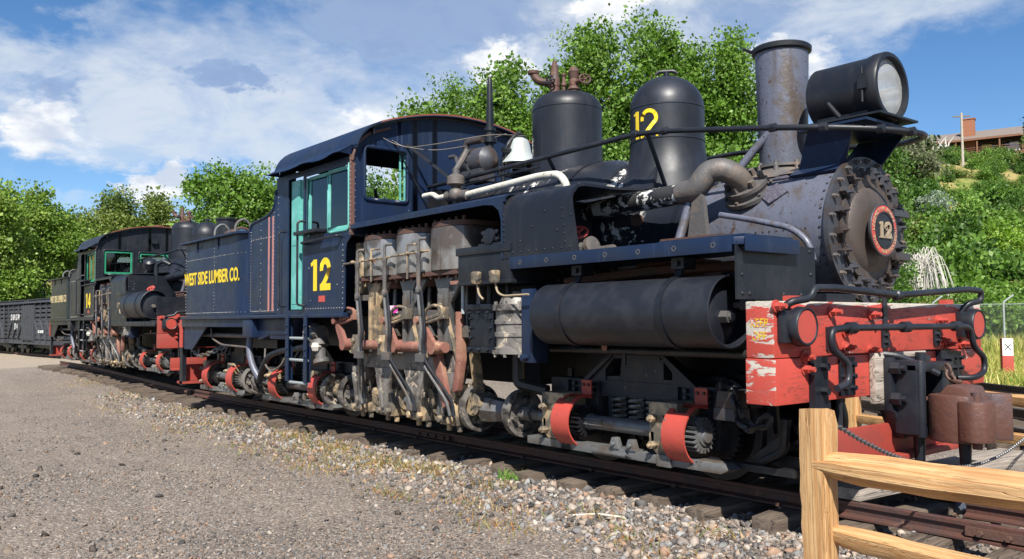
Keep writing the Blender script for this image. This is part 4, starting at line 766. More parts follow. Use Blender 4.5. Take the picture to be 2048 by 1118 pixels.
    m = MB(); m.xy([(-2.85, -1.25), (-2.55, -1.25), (-2.5, -1.0), (-2.9, -1.0)], 1.722, 1.75); m.box(-2.80, -2.60, -1.22, -1.05, 1.75, 1.86); m.cyl((-2.70, -1.26, 1.80), (-2.70, -1.0, 1.80), .07, n=12)
    for q in (-.09, .09): m.bolt((-2.70+q, -1.22, 1.835), (0,-1,0), .022, .03); m.bolt((-2.70+q, -1.22, 1.775), (0,-1,0), .022, .03)
    m.build('pump_valve', B_, lb, bevel=.008)
    for x in (-2.74, -2.50): MB().lathe((x, -1.345, 1.415), (0,0,1), [(0, .04), (.02, .05), (.05, .045), (.06, .05), (.09, .05), (.10, .03)], 12).build('fitting', 'steel_tan', lb)
    m = MB(); m.tube([(-2.74, -1.34, 1.415), (-2.72, -1.34, 1.33), (-2.66, -1.34, 1.29)], .009, 6, .04); m.build('oil_pipe', 'brass_dull', lb); m = MB(); m.tube([(-2.50, -1.34, 1.415), (-2.48, -1.34, 1.34), (-2.40, -1.34, 1.31), (-2.1, -1.34, 1.315)], .009, 6, .04); m.build('oil_pipe', 'brass_dull', lb)
    m = MB(); m.lathe((-2.47, -1.14, .86), (0,0,1), [(0, .15), (.0, .205), (.025, .205), (.027, .19), (.05, .19), (.055, .175), (.13, .175), (.135, .186), (.165, .186), (.17, .175), (.23, .175), (.235, .186), (.262, .186), (.267, .175), (.335, .175), (.34, .20), (.385, .20), (.39, .15), (.44, .13), (.45, .05), (.49, .04), (.50, 0)], 36, (True, False))
    for i in range(10):
        a = 2*PI*i/10; m.bolt((-2.47+math.cos(a)*.185, -1.14+math.sin(a)*.185, 1.245), (0,0,1), .015, .025); m.bolt((-2.47+math.cos(a)*.19, -1.14+math.sin(a)*.19, .86), (0,0,-1), .015, .025)
    ap = m.build('air_pump', 'joint_steel', root)
    m = MB(); m.box(-2.98, -2.66, -1.24, -1.0, .88, 1.24)
    for z in (.86, 1.21): m.box(-3.0, -2.64, -1.26, -.98, z, z+.045)
    for q in range(3):
        for z in (.905, 1.205): m.bolt((-2.94+.12*q, -1.26, z-.02+.0), (0,-1,0), .016, .025)
    for z in (.98, 1.06, 1.14): m.bolt((-2.96, -1.24, z), (0,-1,0), .016, .02); m.bolt((-2.69, -1.24, z), (0,-1,0), .016, .02)
    m.cyl((-2.86, -1.12, 1.25), (-2.86, -1.12, 1.42), .025, n=10); m.cyl((-2.62, -1.12, 1.25), (-2.62, -1.12, 1.42), .02, n=10); m.build('pump_chest', 'black_paint', ap, bevel=.005)
    m = MB(); m.box(-2.26, -2.13, -1.28, -1.12, .80, 1.36); m.bolt((-2.2, -1.28, .84), (0,-1,0), .03, .05); m.build('pump_bracket', 'blue_black', root, bevel=.006)
    m = MB(); m.tube([(-2.30, -1.1, 1.30), (-2.30, -1.1, 1.36), (-2.32, -1.0, 1.40)], .04, 10, .03); m.build('pump_pipe', 'grease_black', root); m = MB(); m.tube([(-2.7, -.95, .9), (-2.7, -.95, .6), (-2.45, -.85, .55)], .05, 8, .05); m.build('pump_pipe', 'grease_black', root)
    # ---------------- air reservoir under the running board
    m = MB(); y, z, r = -1.205, cfg.get('resz', 1.165), cfg.get('resr', .222); RB = cfg.get('rbz', 1.6); x0, x1 = cfg.get('res', (-1.99, -.38)); m.lathe((x0, y, z), (1,0,0), [(-.03, 0), (-.02, .12), (0, r), (x1-x0-.12, r), (x1-x0, r+.002), (x1-x0+.004, r-.006), (x1-x0, r-.014), (x1-x0-.085, r-.016), (x1-x0-.055, r*.6), (x1-x0-.04, .0)], 52, (False, False))
    rsv = m.build('air_reservoir', 'black_satin', root)
    m = MB(); m.bolt((x1-.05, y-.02, z-.03), (1,0,0), .042, .06); m.cyl((x1-.0, y-.02, z-.03), (x1+.03, y-.02, z-.03), .026, n=8); m.cyl((x1-.1, y+.11, z+.04), (x1+.1, y+.11, z+.04), .02, n=8); m.bolt((x1-.0, y+.11, z+.04), (1,0,0), .035, .05); m.build('drain_plug', 'grey_iron', rsv)
    for x in (x0+.30, x1-.38):
        m = MB(); m.lathe((x-.025, y, z), (1,0,0), [(0, r+.001), (0, r+.009), (.05, r+.009), (.05, r+.001)], 40, (False, False)); hh = 1.51 if RB > 1.5 else RB+.02; zz = z+r-.01 if RB > 1.5 else z-r+.01; m.bar((x, y-.03, zz), (x, y+.03, hh), .05, .02, (0,1,0));
        if RB > 1.5: m.box(x-.05, x+.05, y-.03, y+.09, 1.44, 1.512); m.bolt((x, y-.03, 1.475), (0,-1,0), .02, .02)
        m.build('reservoir_strap', 'black_paint', rsv)
    m = MB(); m.cyl((-2.25, -.98, .90), (-.35, -.98, .90), .03, n=10); m.cyl((-1.45, -1.0, .9), (-1.45, -1.0, .80), .014, n=6); m.build('brake_pipe', 'grease_black', root)
    m = MB(); m.ball((-1.62, -1.03, .93), .028, 10, (1, .5, 1.3)); m.build('pipe_tag', 'pink_rust', root)
    m = MB()
    m.tube([(-2.1, -.95, 1.42), (-1.2, -.95, 1.46), (-.5, -.9, 1.46)], .035, 8); m.box(-1.5, -.9, -.8, -.6, 1.40, 1.53); m.cyl((-.55, -.75, 1.42), (-.35, -.75, 1.42), .06, n=12); m.build('pipe_cluster', 'rust_dark', root)
    # black plate behind the beam
    m = MB(); m.yz([(-1.32, 1.235), (-.50, 1.235), (-.50, 1.575), (-1.32, 1.575)], -.26, -.245); m.box(-.26, -.17, -.50, -.15, 1.22, 1.28)
    fp = m.build('front_plate', B_, root); rv = MB()
    for (yy, zz) in ((-1.26, 1.545), (-1.17, 1.545), (-.86, 1.545), (-.56, 1.545), (-1.27, 1.27), (-1.2, 1.27), (-.85, 1.27), (-.66, 1.27), (-1.27, 1.38), (-.55, 1.4), (-.4, 1.25)): rv.rivet((-.245, yy, zz), (1,0,0), .013)
    stuff(rv.build('rivets', B_, fp))
    # ---------------- steam pipe with elbow into the smokebox
    m = MB(); m.tube([(-2.6, -.47, 2.02), (-1.33, -.47, 2.06)], .078, 20); m.build('steam_pipe', 'flaked_pipe' if big else 'black_satin', root)
    m = MB(); m.tube([(-1.36, -.47, 2.06), (-1.22, -.47, 2.07), (-1.17, -.46, 2.13), (-1.13, -.43, 2.20), (-1.04, -.38, 2.21), (-.98, -.30, 2.16), (-.98, -.22, 2.10)], .085, 18, .04); m.xz([(-1.28, 1.70), (-1.10, 1.70), (-1.13, 1.98), (-1.16, 2.06), (-1.22, 2.06)], -.50, -.46); m.box(-1.35, -1.02, -.58, -.35, 1.68, 1.715); el = m.build('steam_elbow', 'grey_iron' if big else 'black_satin', root)
    nn = Vector((0, -.62, .78)); c0 = Vector((-.99, -.155, 2.075)); m = MB(); m.lathe(c0-nn*.05, nn, [(0, .19), (.03, .19), (.032, .15), (.07, .15), (.072, .165), (.10, .165), (.102, .08)], 32)
    a_, u_a, w_a = ortho(nn)
    for i in range(6):
        an = i*PI/3+.5; m.bolt(c0+nn*.05+(u_a*math.cos(an)+w_a*math.sin(an))*.125, nn, .026, .05); m.bolt(c0-nn*.02+(u_a*math.cos(an)+w_a*math.sin(an))*.172, nn, .014, .02)
    m.build('pipe_flange', 'grey_iron' if big else 'black_satin', el)
    m = MB(); m.xz([(-1.40, 1.605), (-.88, 1.605), (-.90, 1.68), (-1.36, 1.69)], -.62, -.40); m.box(-1.42, -.86, -.64, -.38, 1.69, 1.712)
    for x in (-1.3, -1.1, -.94): m.bolt((x, -.62, 1.65), (0,-1,0), .022, .03)
    m.build('pipe_stand', 'rust_dark', root)
    m = MB(); m.tube([(-.98, -.50, 1.86), (-.75, -.50, 1.81), (-.42, -.48, 1.72), (-.30, -.48, 1.62), (-.28, -.46, 1.5)], .022, 10, .1); m.build('blower_pipe', 'graphite', root)
    m = MB(); m.tube([(-1.18, -.05, 2.22), (-1.05, .02, 2.40), (-.92, .05, 2.52)], .032, 10); m.build('exhaust_pipe', 'graphite', root); m = MB(); m.tube([(-1.28, -.46, 2.0), (-1.32, -.50, 1.8), (-1.35, -.55, 1.62)], .035, 10, .05); m.build('exhaust_pipe', 'graphite', root)
    m = MB(); q0 = bs(-2.75, .62, .02); m.tube([bs(-2.78, 1.0, .02), bs(-2.3, .98, .03), bs(-1.9, .95, .035), bs(-1.6, .9, .03)], .013, 6); c1 = bs(-1.95, .96, .03); m.ball(c1, .055, 10); m.cyl(c1, c1+Vector((0, -.05, .07)), .03, n=8); m.cyl(c1+Vector((-.09,0,0)), c1+Vector((.1,0,0)), .03, n=8); m.build('sand_pipe', 'black_paint', root)
    m = MB(); q = bs(-2.05, .62, .01); m.prism([(-.20, -.10), (.22, -.10), (.16, .16), (-.12, .20)], q+Vector((0,-.03,-.03)), (1,0,0), (0, .55, .83), Vector((0,-.06,.04))); m.build('sand_trap', 'dome_paint', root)
    # blow-down valve with pale red handwheel
    m = MB(); c = Vector((-1.98, -.92, 1.60)); m.lathe(c, (0,0,1), [(0, .07), (.03, .07), (.035, .035), (.07, .035), (.075, .07), (.11, .07), (.115, .02), (.16, .02)], 16); m.lathe(c+Vector((.03, 0, .055)), (1,0,.25), [(0, .05), (.08, .05), (.082, .075), (.12, .075), (.125, .05)], 16); m.cyl(c+Vector((.2, 0, .035)), c+Vector((.40, -.05, .035)), .036, n=14); vo = m.build('blowdown_valve', 'grey_iron', root)
    m = MB(); handwheel(m, c+Vector((0,-.02,.19)), (.35, -.55, .75), .072, .013, 3); m.build('handwheel', 'plate_red', vo)
    if big:
        # pale lagged pipe along the firebox
        m = MB(); m.tube([(-4.62, -.62, 2.41), (-4.45, -.62, 2.41), (-4.36, -.62, 2.36), (-4.2, -.62, 2.36)], .028, 10, .04); m.build('lagged_pipe', 'white_wrap', root); m = MB(); m.tube([(-3.9, -.60, 2.34), (-2.85, -.57, 2.385), (-2.60, -.56, 2.37), (-2.52, -.54, 2.25), (-2.60, -.52, 2.14)], .034, 12, .10); m.build('lagged_pipe', 'white_wrap', root)
        m = MB(); m.ball((-4.05, -.62, 2.36), .075, 12); m.cyl((-4.05, -.62, 2.36), (-4.05, -.62, 2.62), .035, n=10); m.lathe((-4.05, -.62, 2.44), (0,0,1), [(0, .05), (.02, .09), (.09, .09), (.12, .05)], 10); m.cyl((-4.2, -.62, 2.36), (-3.88, -.6, 2.34), .05, n=12); m.tube([(-4.05, -.62, 2.6), (-4.08, -.5, 2.75), (-4.1, -.45, 2.82)], .03, 8, .04); m.build('injector', 'grey_iron', root)
        m = MB(); m.tube([(-4.7, -.64, 2.16), (-4.3, -.64, 2.20), (-3.7, -.6, 2.22), (-3.3, -.62, 2.19)], .022, 8, .1); m.build('feed_pipe', 'black_paint', root); m = MB(); m.tube([(-4.1, -.47, 2.47), (-3.6, -.45, 2.50), (-3.0, -.44, 2.50)], .012, 6); m.build('feed_pipe', 'black_paint', root)
        # turbo generator, whistle pipe, bell
        gx, gy, gz = -4.22, -.22, 2.76
        m = MB(); m.lathe((gx-.22, gy, gz), (1,.1,0), [(0, .05), (.0, .11), (.03, .13), (.12, .135), (.125, .15), (.16, .15), (.165, .12), (.22, .12), (.23, .145), (.36, .14), (.40, .10), (.44, .04)], 28); m.box(gx-.15, gx+.15, gy-.10, gy+.10, gz-.22, gz-.10); m.tube([(gx-.18, gy-.02, gz+.1), (gx-.18, gy-.02, gz+.22), (gx+.05, gy+.02, gz+.22)], .035, 10, .05)
        for i in range(8): a = i*PI/4; m.bolt((gx-.06, gy+math.cos(a)*.13, gz+math.sin(a)*.13), (1,0,0), .014, .03)
        m.tube([(gx-.34, gy-.12, gz+.08), (gx-.26, gy-.10, gz+.08), (gx-.2, gy-.1, gz-.05), (gx-.22, gy-.12, gz-.3)], .022, 8, .03); m.build('generator', 'graphite_dark', root)
        m = MB(); wx, wy = -4.20, -.08; m.lathe((wx, wy, 2.86), (0,0,1), [(0, .045), (.10, .045), (.105, .075), (.15, .075), (.155, .05), (.22, .05), (.225, .065), (.26, .065), (.265, .04), (.45, .04), (.455, .032), (.70, .03), (.78, .022), (.80, .012)], 14); m.build('whistle', 'black_paint', root)
        bx, by, bz = -3.98, .13, 2.73
        m = MB(); m.lathe((bx, by, bz), (0,0,1), [(0, .190), (.006, .198), (.02, .192), (.06, .158), (.12, .126), (.20, .112), (.25, .095), (.275, .055), (.28, 0)], 40, (False, False)); m.lathe((bx, by, bz), (0,0,1), [(0, .19), (.05, .15), (.2, .09)], 40, (False, False)); be = m.build('bell', 'bell_silver' if big else 'black_satin', root)
        m = MB(); m.tube([(bx-.05, by-.17, bz-.20), (bx-.05, by-.18, bz+.02), (bx, by-.15, bz+.19), (bx, by-.06, bz+.29), (bx, by, bz+.31), (bx, by+.06, bz+.29), (bx, by+.15, bz+.19), (bx-.05, by+.18, bz+.02), (bx-.05, by+.17, bz-.2)], .024, 10, .05); m.cyl((bx, by-.22, bz+.13), (bx, by-.12, bz+.13), .03, n=8); m.cyl((bx, by+.12, bz+.13), (bx, by+.22, bz+.13), .03, n=8); m.ball((bx, by, bz+.32), .03, 8); m.box(bx-.14, bx+.05, by-.22, by+.22, bz-.25, bz-.19); m.tube([(bx-.1, by-.2, bz-.1), (bx, by, bz-.12), (bx+.05, by+.2, bz-.1)], .03, 8, .1); m.build('bell_yoke', 'black_paint', be)
        m = MB(); m.tube([(-4.85, -.86, 3.0), (-4.7, -.8, 2.9), (-4.4, -.6, 2.92), (-4.0, -.2, 3.01), (-3.95, .2, 3.03)], .006, 5, .2); m.build('bell_cord', 'grey_iron', root); m = MB(); m.tube([(-4.86, -.98, 3.02), (-4.7, -.9, 2.92), (-4.5, -.6, 2.86), (-4.35, -.2, 2.95), (-4.4, .3, 3.15)], .005, 5, .2); m.build('bell_cord', 'grey_iron', root)
        m = MB(); m.bar((-4.83, -.70, 2.98), (-4.25, -.3, 2.42), .012, .03); m.build('stay_rod', 'black_paint', root); m = MB(); m.bar((-4.83, -.86, 2.99), (-4.81, -.30, 2.12), .012, .012); m.build('stay_rod', 'black_paint', root)
    else:
        m = MB(); m.tube([(-4.84, .98, 2.72), (-4.6, 1.0, 2.70), (-4.5, .95, 2.55), (-4.55, .85, 2.3), (-4.75, .80, 2.25)], .035, 8, .1); m.build('air_hose', 'black_satin', root)
        m = MB(); m.box(-4.83, -4.76, -.15, -.03, 2.95, 3.06); m.build('cab_lamp', 'black_satin', root)
        m = MB(); m.lathe((-2.7, -.75, 2.12), (.5, -.2, .9), [(0, .07), (.12, .07), (.16, .13), (.30, .13), (.34, .08)], 16); m.build('turbine', 'black_satin', root)
        m = MB(); m.tube([(-2.4, -.72, 1.9), (-2.4, -.72, 2.3), (-2.3, -.62, 2.38), (-2.2, -.5, 2.3)], .045, 10, .06); m.build('steam_branch', 'black_satin', root)
    # ---------------- cab
    ol = cab_outline(-.012)
    def top(y):
        for (a, za), (b_, zb) in zip(ol, ol[1:]):
            if a <= y <= b_: return za+(zb-za)*(y-a)/max(1e-6, b_-a)
        return 2.79
    cabm = P_; W0 = -1.315; wins = cfg['wins']
    m = MB(); wall(m, -1.318, 1.318, top, wins, (CABX1, 0, 0), (0,1,0), (-.02,0,0), 2.0); wall(m, -.70, 1.318, lambda a: 2.0, [], (CABX1, 0, 0), (0,1,0), (-.02,0,0), 1.2)
    cab = m.build('cab', cabm, root, ang=25)
    flat = lambda a: 2.79
    m = MB(); wall(m, CABX0, CABX1-.02+.02, flat, [(-6.33, -5.95, 1.25, 2.73), (-5.90, -4.90, 2.05, 2.71)] if big else [(-6.33, -5.95, 1.25, 2.73), (-5.90, -5.0, 2.02, 2.71)], (0, -1.33, 0), (1,0,0), (0,.014,0), 1.98)
    wall(m, CABX0, -5.02, lambda a: 1.98, [(-6.33, -5.95, 1.25, 2.73)], (0, -1.33, 0), (1,0,0), (0,.014,0), 1.21)
    m.xz([(-5.02, 1.98), (-4.86, 1.98), (-4.90, 1.95), (-4.955, 1.91), (-4.985, 1.84), (-4.99, 1.25), (-5.02, 1.21)], -1.33, -1.316)
    sw = m.build('cab_side', cabm, cab, ang=25)
    m = MB(); wall(m, CABX0, CABX1, flat, [(-5.90, -4.95, 2.05, 2.71), (-6.4, -6.0, 1.25, 2.73)], (0, 1.316, 0), (1,0,0), (0,.014,0), 1.21); m.build('cab_side', cabm, cab, ang=25)
    m = MB(); wall(m, -1.318, 1.318, top, [(-1.10, -.55, 2.35, 2.90), (-.45, .70, 1.5, 3.08), (.80, 1.15, 2.35, 2.85)], (CABX0, 0, 0), (0,1,0), (.02,0,0), 1.2); m.build('cab_rear', cabm, cab, ang=25)
    MB().box(CABX0, -4.9, -1.3, 1.3, 1.202, 1.235).build('cab_floor', B_, cab)
    m = MB(); m.box(-4.9, -4.6+.0, -.42, .86, 1.3, 2.5); m.cyl((-4.95, .2, 2.45), (-5.1, .2, 2.45), .09, n=14); m.tube([(-5.0, -.3, 2.55), (-5.25, -.35, 2.5), (-5.25, -.5, 2.2)], .03, 8, .1); m.cyl((-5.3, -.75, 1.9), (-5.3, -.80, 2.55), .02, n=6); m.build('backhead', 'grease_black', cab)
    m = MB(); A = [(CABX0-.10, y, z) for y, z in cab_outline(.0)]; B = [(CABX1+.10, y, z) for y, z in cab_outline(.0)]; C = [(x, y, z+.022) if True else 0 for x, y, z in A]; D = [(x, y, z+.022) for x, y, z in B]
    k0 = 1
    for L in (A, B, C, D): del L[0]; del L[-1]
    m.sheet(A, B); m.sheet(C, D); m.sheet(A, C); m.sheet(B, D); rf = m.build('cab_roof', 'blue_black' if big else 'black_paint', cab, ang=50)
    m = MB(); E1 = [(CABX1+.101, y, z+.010) for _, y, z in A[5:-5]]; E2 = [(CABX1+.101, y, z+.026) for _, y, z in A[5:-5]]; E3 = [(CABX1-.2, y, z+.026) for _, y, z in A[5:-5]]; m.sheet(E1, E2); m.sheet(E2, E3); m.build('roof_edge', 'roof_rust', rf)
    m = MB(); m.prism([(0,0), (.012,0), (.012,.07), (0,.07)], (CABX0-.08, -1.125, 3.02), (0,1,0), (0,0,1), (1.96, 0, 0)); m.build('gutter', 'black_paint', rf)
    m = MB(); handwheel(m, (-5.1, .08, 3.40), (0,0,1), .09, .014); m.build('roof_vent', 'roof_rust', rf)
    # visor over the side windows
    m = MB(); A = [(-6.60+1.75*i/16, -1.322, 2.905) for i in range(17)]; B = [(-6.62+1.77*i/16, -1.475+.012*math.sin(i*1.1), 2.80+.012*math.sin(i*.9+.5)) for i in range(17)]; m.sheet(A, B); m.sheet([(x, y, z-.008) for x, y, z in A], [(x, y, z-.008) for x, y, z in B]); m.add([A[-1], B[-1], (-4.87, -1.322, 2.80)], [(0,1,2)]); m.add([A[0], B[0], (-6.6, -1.322, 2.80)], [(0,1,2)]); m.build('visor', P_, cab)
    # brown corner strip with rivets
    m = MB(); m.box(-4.885, -4.845, -1.338, -1.3, 1.99, 2.80); m.tube([(-4.845, -1.325, 2.74), (-4.835, -1.32, 2.80), (-4.83, -1.27, 2.93), (-4.83, -1.15, 3.03), (-4.83, -.9, 3.12)], .016, 8, .05); cs = m.build('corner_strip', 'brown_strip' if big else P_, cab)
    rv = MB(); rv.rivline((-4.865, -1.338, 2.02), (-4.865, -1.338, 2.76), 18, (0,-1,0), .009); rv.rivline((CABX1, -1.29, 2.04), (CABX1, -1.29, 2.9), 14, (1,0,0), .008); rv.rivline((-5.93, -1.33, 1.26), (-5.04, -1.33, 1.26), 16, (0,-1,0), .008); rv.rivline((-5.03, -1.33, 1.3), (-5.03, -1.33, 1.9), 12, (0,-1,0), .008)
    rv.rivline((-6.60, -1.33, 1.26), (-6.60, -1.33, 2.7), 22, (0,-1,0), .008); rv.rivline((CABX1, -.66, 2.28), (CABX1, -.66, 2.95), 5, (1,0,0), .007)
    for q in ((-5.8, 1.7), (-5.65, 1.55), (-5.2, 1.88), (-5.75, 1.35), (-5.15, 1.5)): rv.rivet((q[0], -1.33, q[1]), (0,-1,0), .008)
    stuff(rv.build('rivets', 'steel_grey', cab))
    wf = cfg['frame']
    for (a0, a1, z0, z1) in wins:                        # front windows
        m = MB()
        pts = [Vector((CABX1+.004, y, z)) for y, z in ((a0, z0), (a1, z0), (a1, z1), (a0, z1))]
        m.tube([pts[0]+Vector((0, (a1-a0)/2, 0)), pts[1], pts[2], pts[3], pts[0], pts[0]+Vector((0, (a1-a0)/2, 0))], .020, 8, .05); wfo = m.build('window_frame', P_, cab)
        m = MB()
        if big: frame_rect(m, a1-.055, a1-.015, z0+.03, z1-.02, .012, (CABX1-.03, 0, 0), (0,1,0), (-.02,0,0)); m.box(CABX1-.03, CABX1-.01, a0, a1, z0, z0+.02)
        else:
            frame_rect(m, a0+.06, a1-.06, z0+.06, z1-.06, .058, (CABX1-.0, 0, 0), (0,1,0), (-.02,0,0))
        wo = m.build('window_sash', wf, cab)
        if not big: MB().box(CABX1-.012, CABX1-.008, a0+.04, a1-.04, z0+.04, z1-.04).build('pane', 'window_glass', wo)
    # side sashes
    for (a0, a1, dy) in ((-5.36, -4.92, .0), (-5.86, -5.42, .025)):
        m = MB(); frame_rect(m, a0+.03, a1-.03, 2.10, 2.66, .045, (0, -1.322+dy, 0), (1,0,0), (0,.02,0)); wo = m.build('window_sash', wf, cab, bevel=.004); MB().box(a0, a1, -1.312+dy, -1.309+dy, 2.07, 2.69).build('pane', 'window_glass', wo)
    m = MB(); pts = [(-5.88, 2.045), (-4.905, 2.045), (-4.905, 2.715), (-5.88, 2.715)]; m.tube([(-5.3, -1.332, 2.045), (-4.90, -1.332, 2.045), (-4.90, -1.332, 2.72)], .012, 6, .06); m.build('window_trim', wf, cab)
    m = MB(); m.box(-5.95, -5.42, -1.45, -1.30, 2.06, 2.10); m.build('armrest', B_, cab, bevel=.012)
    m = MB(); m.box(-6.31, -6.10, -1.30, -1.27, 1.26, 2.71); m.box(-6.12, -5.96, -1.275, -1.25, 1.26, 2.71); 
    for z0, z1 in ((1.32, 1.9), (1.98, 2.64)): m.box(-6.285, -6.125, -1.305, -1.30, z0, z1)
    if big: m.build('cab_door', wf, cab)
    g = MB(); g.tube([(-6.42, -1.33, 2.15), (-6.42, -1.40, 2.15), (-6.42, -1.40, 1.3), (-6.42, -1.33, 1.3)], .013, 8, .04); g.build('grab_iron', 'black_satin', cab)
    g = MB(); g.tube([(-5.90, -1.33, 2.22), (-5.92, -1.41, 2.22), (-5.92, -1.41, 1.3), (-5.90, -1.33, 1.3)], .013, 8, .04); g.build('grab_iron', 'black_satin', cab)
    g = MB(); g.tube([(-5.86, -1.33, 1.97), (-5.86, -1.40, 1.975), (-5.05, -1.40, 1.99), (-5.05, -1.33, 1.99)], .014, 8, .03); g.build('grab_iron', 'black_satin', cab)
    dg = MB(); n1, n2 = cfg['num']
    digit(dg, n1, (-5.74, -1.331, 1.45), (1,0,0), (0,0,1), (0,-1,0), .17, .335, .074, .003, serif=False); digit(dg, n2, (-5.53, -1.331, 1.45), (1,0,0), (0,0,1), (0,-1,0), .235, .335, .074, .003, serif=False); dg.build('number', 'yellow_letter', cab)
    MB().box(-5.56, -5.42, -1.334, -1.33, 1.33, 1.395).build('small_plate', 'plate_red', cab)
    # ---------------- bunker and tank
    m = MB(); sec = [(-7.44, 1.22), (-6.655, 1.22), (-6.655, 2.62), (-6.70, 2.47), (-6.78, 2.41), (-6.90, 2.375), (-7.38, 2.32), (-7.44, 2.25)]
    m.xz(sec, -1.33, -1.31); m.xz(sec, 1.31, 1.33); m.box(-7.44, -7.42, -1.31, 1.31, 1.22, 2.28); bu = m.build('bunker', P_, root)
    m = MB(); m.tube([(-7.44, -1.33, 1.23), (-7.44, -1.33, 2.26), (-7.38, -1.33, 2.325), (-6.90, -1.33, 2.38), (-6.77, -1.33, 2.42), (-6.70, -1.33, 2.50), (-6.665, -1.33, 2.66)], .016, 8, .05); m.build('bunker_rim', 'black_paint' if not big else 'blue_black', bu)
    rv = MB(); rv.rivline((-7.40, -1.33, 1.27), (-7.40, -1.33, 2.22), 26, (0,-1,0), .008); rv.rivline((-7.10, -1.33, 1.27), (-7.10, -1.33, 2.3), 14, (0,-1,0), .008); rv.rivline((-6.72, -1.33, 1.27), (-6.72, -1.33, 2.4), 26, (0,-1,0), .008); rv.rivline((-7.38, -1.33, 2.12), (-6.72, -1.33, 2.12), 14, (0,-1,0), .008); rv.rivline((-7.38, -1.33, 1.25), (-6.72, -1.33, 1.25), 16, (0,-1,0), .008); stuff(rv.build('rivets', 'steel_grey', bu))
    if big:
        for x in (-6.86, -6.745): MB().box(x-.022, x+.022, -1.3325, -1.3302, 1.25, 2.36).build('stripe', 'pink_stripe', bu)
    m = MB(); m.box(-7.3, -6.85, -1.05, 1.05, 2.2, 2.62); 
    for i in range(15): m.box(-7.312, -7.3, -1.0+i*.135, -.95+i*.135, 2.25, 2.58)
    m.build('oil_bunker', 'graphite_dark', bu)
    T = empty('tank_pivot') if False else None
    def rounded(x0, x1, hw, rf, rr, n=10):
        o = []
        for (cx, cy, a0, r) in ((x1-rf, -hw+rf, -90, rf), (x1-rf, hw-rf, 0, rf), (x0+rr, hw-rr, 90, rr), (x0+rr, -hw+rr, 180, rr)):
            o += [(cx+r*math.cos(R(a0+90*i/n)), cy+r*math.sin(R(a0+90*i/n))) for i in range(n+1)]
        return o
    m = MB(); m.xy(rounded(-9.80, -7.49, 1.33, .42, .06), 1.215, 2.24); tk = m.build('tank', P_ if big else 'tank_green', root, ang=45)
    m = MB(); m.xy(rounded(-9.92, -7.47, 1.40, .42, .08), 2.242, 2.268); m.build('tank_rim', P_, tk)
    for x in (-9.3, -8.5): m = MB(); m.xz([(x-.01, 2.24), (x+.01, 2.24), (x+.01, 2.1), (x-.01, 2.1)], -1.345, -1.331); m.build('rim_bracket', P_, tk)
    for x in (-9.0, -8.25):
        m = MB(); m.tube([(x, -1.2, 2.26), (x, -1.2, 2.42), (x+.02, -1.1, 2.5), (x+.02, -1.0, 2.42), (x+.02, -1.0, 2.26)], .018, 8, .07); m.build('hand_hoop', 'steel_grey', tk)
    m = MB(); m.box(-9.7, -7.7, -.9, .9, 2.268, 2.30); m.lathe((-8.9, .3, 2.30), (0,0,1), [(0, .3), (.08, .3), (.085, .25)], 20); m.build('tank_hatch', 'black_paint', tk)
    rv = MB(); rv.rivline((-9.77, -1.33, 1.25), (-9.77, -1.33, 2.2), 22, (0,-1,0), .007); rv.rivline((-9.77, -1.33, 2.0), (-7.95, -1.33, 2.0), 40, (0,-1,0), .006); rv.rivline((-9.77, -1.33, 1.25), (-7.95, -1.33, 1.25), 40, (0,-1,0), .007); rv.rivline((-8.65, -1.33, 1.25), (-8.65, -1.33, 2.2), 22, (0,-1,0), .006)
    for i in range(1, 9): a = R(-90+90*i/9); rv.rivet((-7.91+.42*math.cos(a), -.91+.42*math.sin(a), 2.0), (math.cos(a), math.sin(a), 0), .008); rv.rivet((-7.91+.42*math.cos(a), -.91+.42*math.sin(a), 1.25), (math.cos(a), math.sin(a), 0), .008)
    stuff(rv.build('rivets', 'steel_grey' if big else P_, tk))
    o = link('lettering', text_mesh('WEST SIDE LUMBER CO.', .30, 'yellow_letter' if big else 'cream_letter', .60, .007, .001), tk)
    bb = [v.co.x for v in o.data.vertices]; sxx = (2.06 if big else 2.0)/(max(bb)-min(bb)); o.data.transform(Matrix.Diagonal((sxx, .80, 1, 1))); place(o, (-8.79 if big else -8.85, -1.3325, 1.725), (1,0,0), (0,0,1))
    # under the tank: sill, step box, hoses, pipes, rear beam
    m = MB(); m.box(-9.95, -4.99, -1.345, -1.27, 1.165, 1.212); m.box(-10.0, -7.46, -1.31, -1.25, 1.06, 1.165); so_ = m.build('side_sill', P_, root, bevel=.005)
    rv = MB(); rv.rivline((-7.4, -1.345, 1.19), (-5.05, -1.345, 1.19), 36, (0,-1,0), .007); stuff(rv.build('rivets', P_, so_))
    m = MB(); m.box(-7.66, -7.36, -1.33, -1.0, .93, 1.16); m.build('step_box', P_, root, bevel=.02)
    m = MB(); m.prism([(-7.34, 1.16), (-6.35, 1.16), (-6.52, .92), (-6.98, .92), (-7.02, .96), (-7.34, .90)], (0, -1.25, 0), (1,0,0), (0,0,1), (0, .25, 0)); m.box(-7.05, -6.55, -1.262, -1.25, .975, .985); m.build('tool_box', P_, root, bevel=.006)
    m = MB(); m.tube([(-9.75, -1.15, .95), (-7.6, -1.15, .945)], .03, 10); m.build('brake_pipe', 'grey_iron', root); m = MB(); m.tube([(-9.1, -1.2, 1.04), (-9.05, -1.2, .90), (-8.7, -1.2, .82), (-7.9, -1.15, .80)], .013, 8, .12); m.build('brake_pipe', 'grey_iron', root)
    m = MB(); m.tube([(-7.72, -1.2, .92), (-7.70, -1.22, .75), (-7.62, -1.2, .55), (-7.50, -1.15, .40)], .04, 12, .1); m.build('water_hose', 'graphite', root)
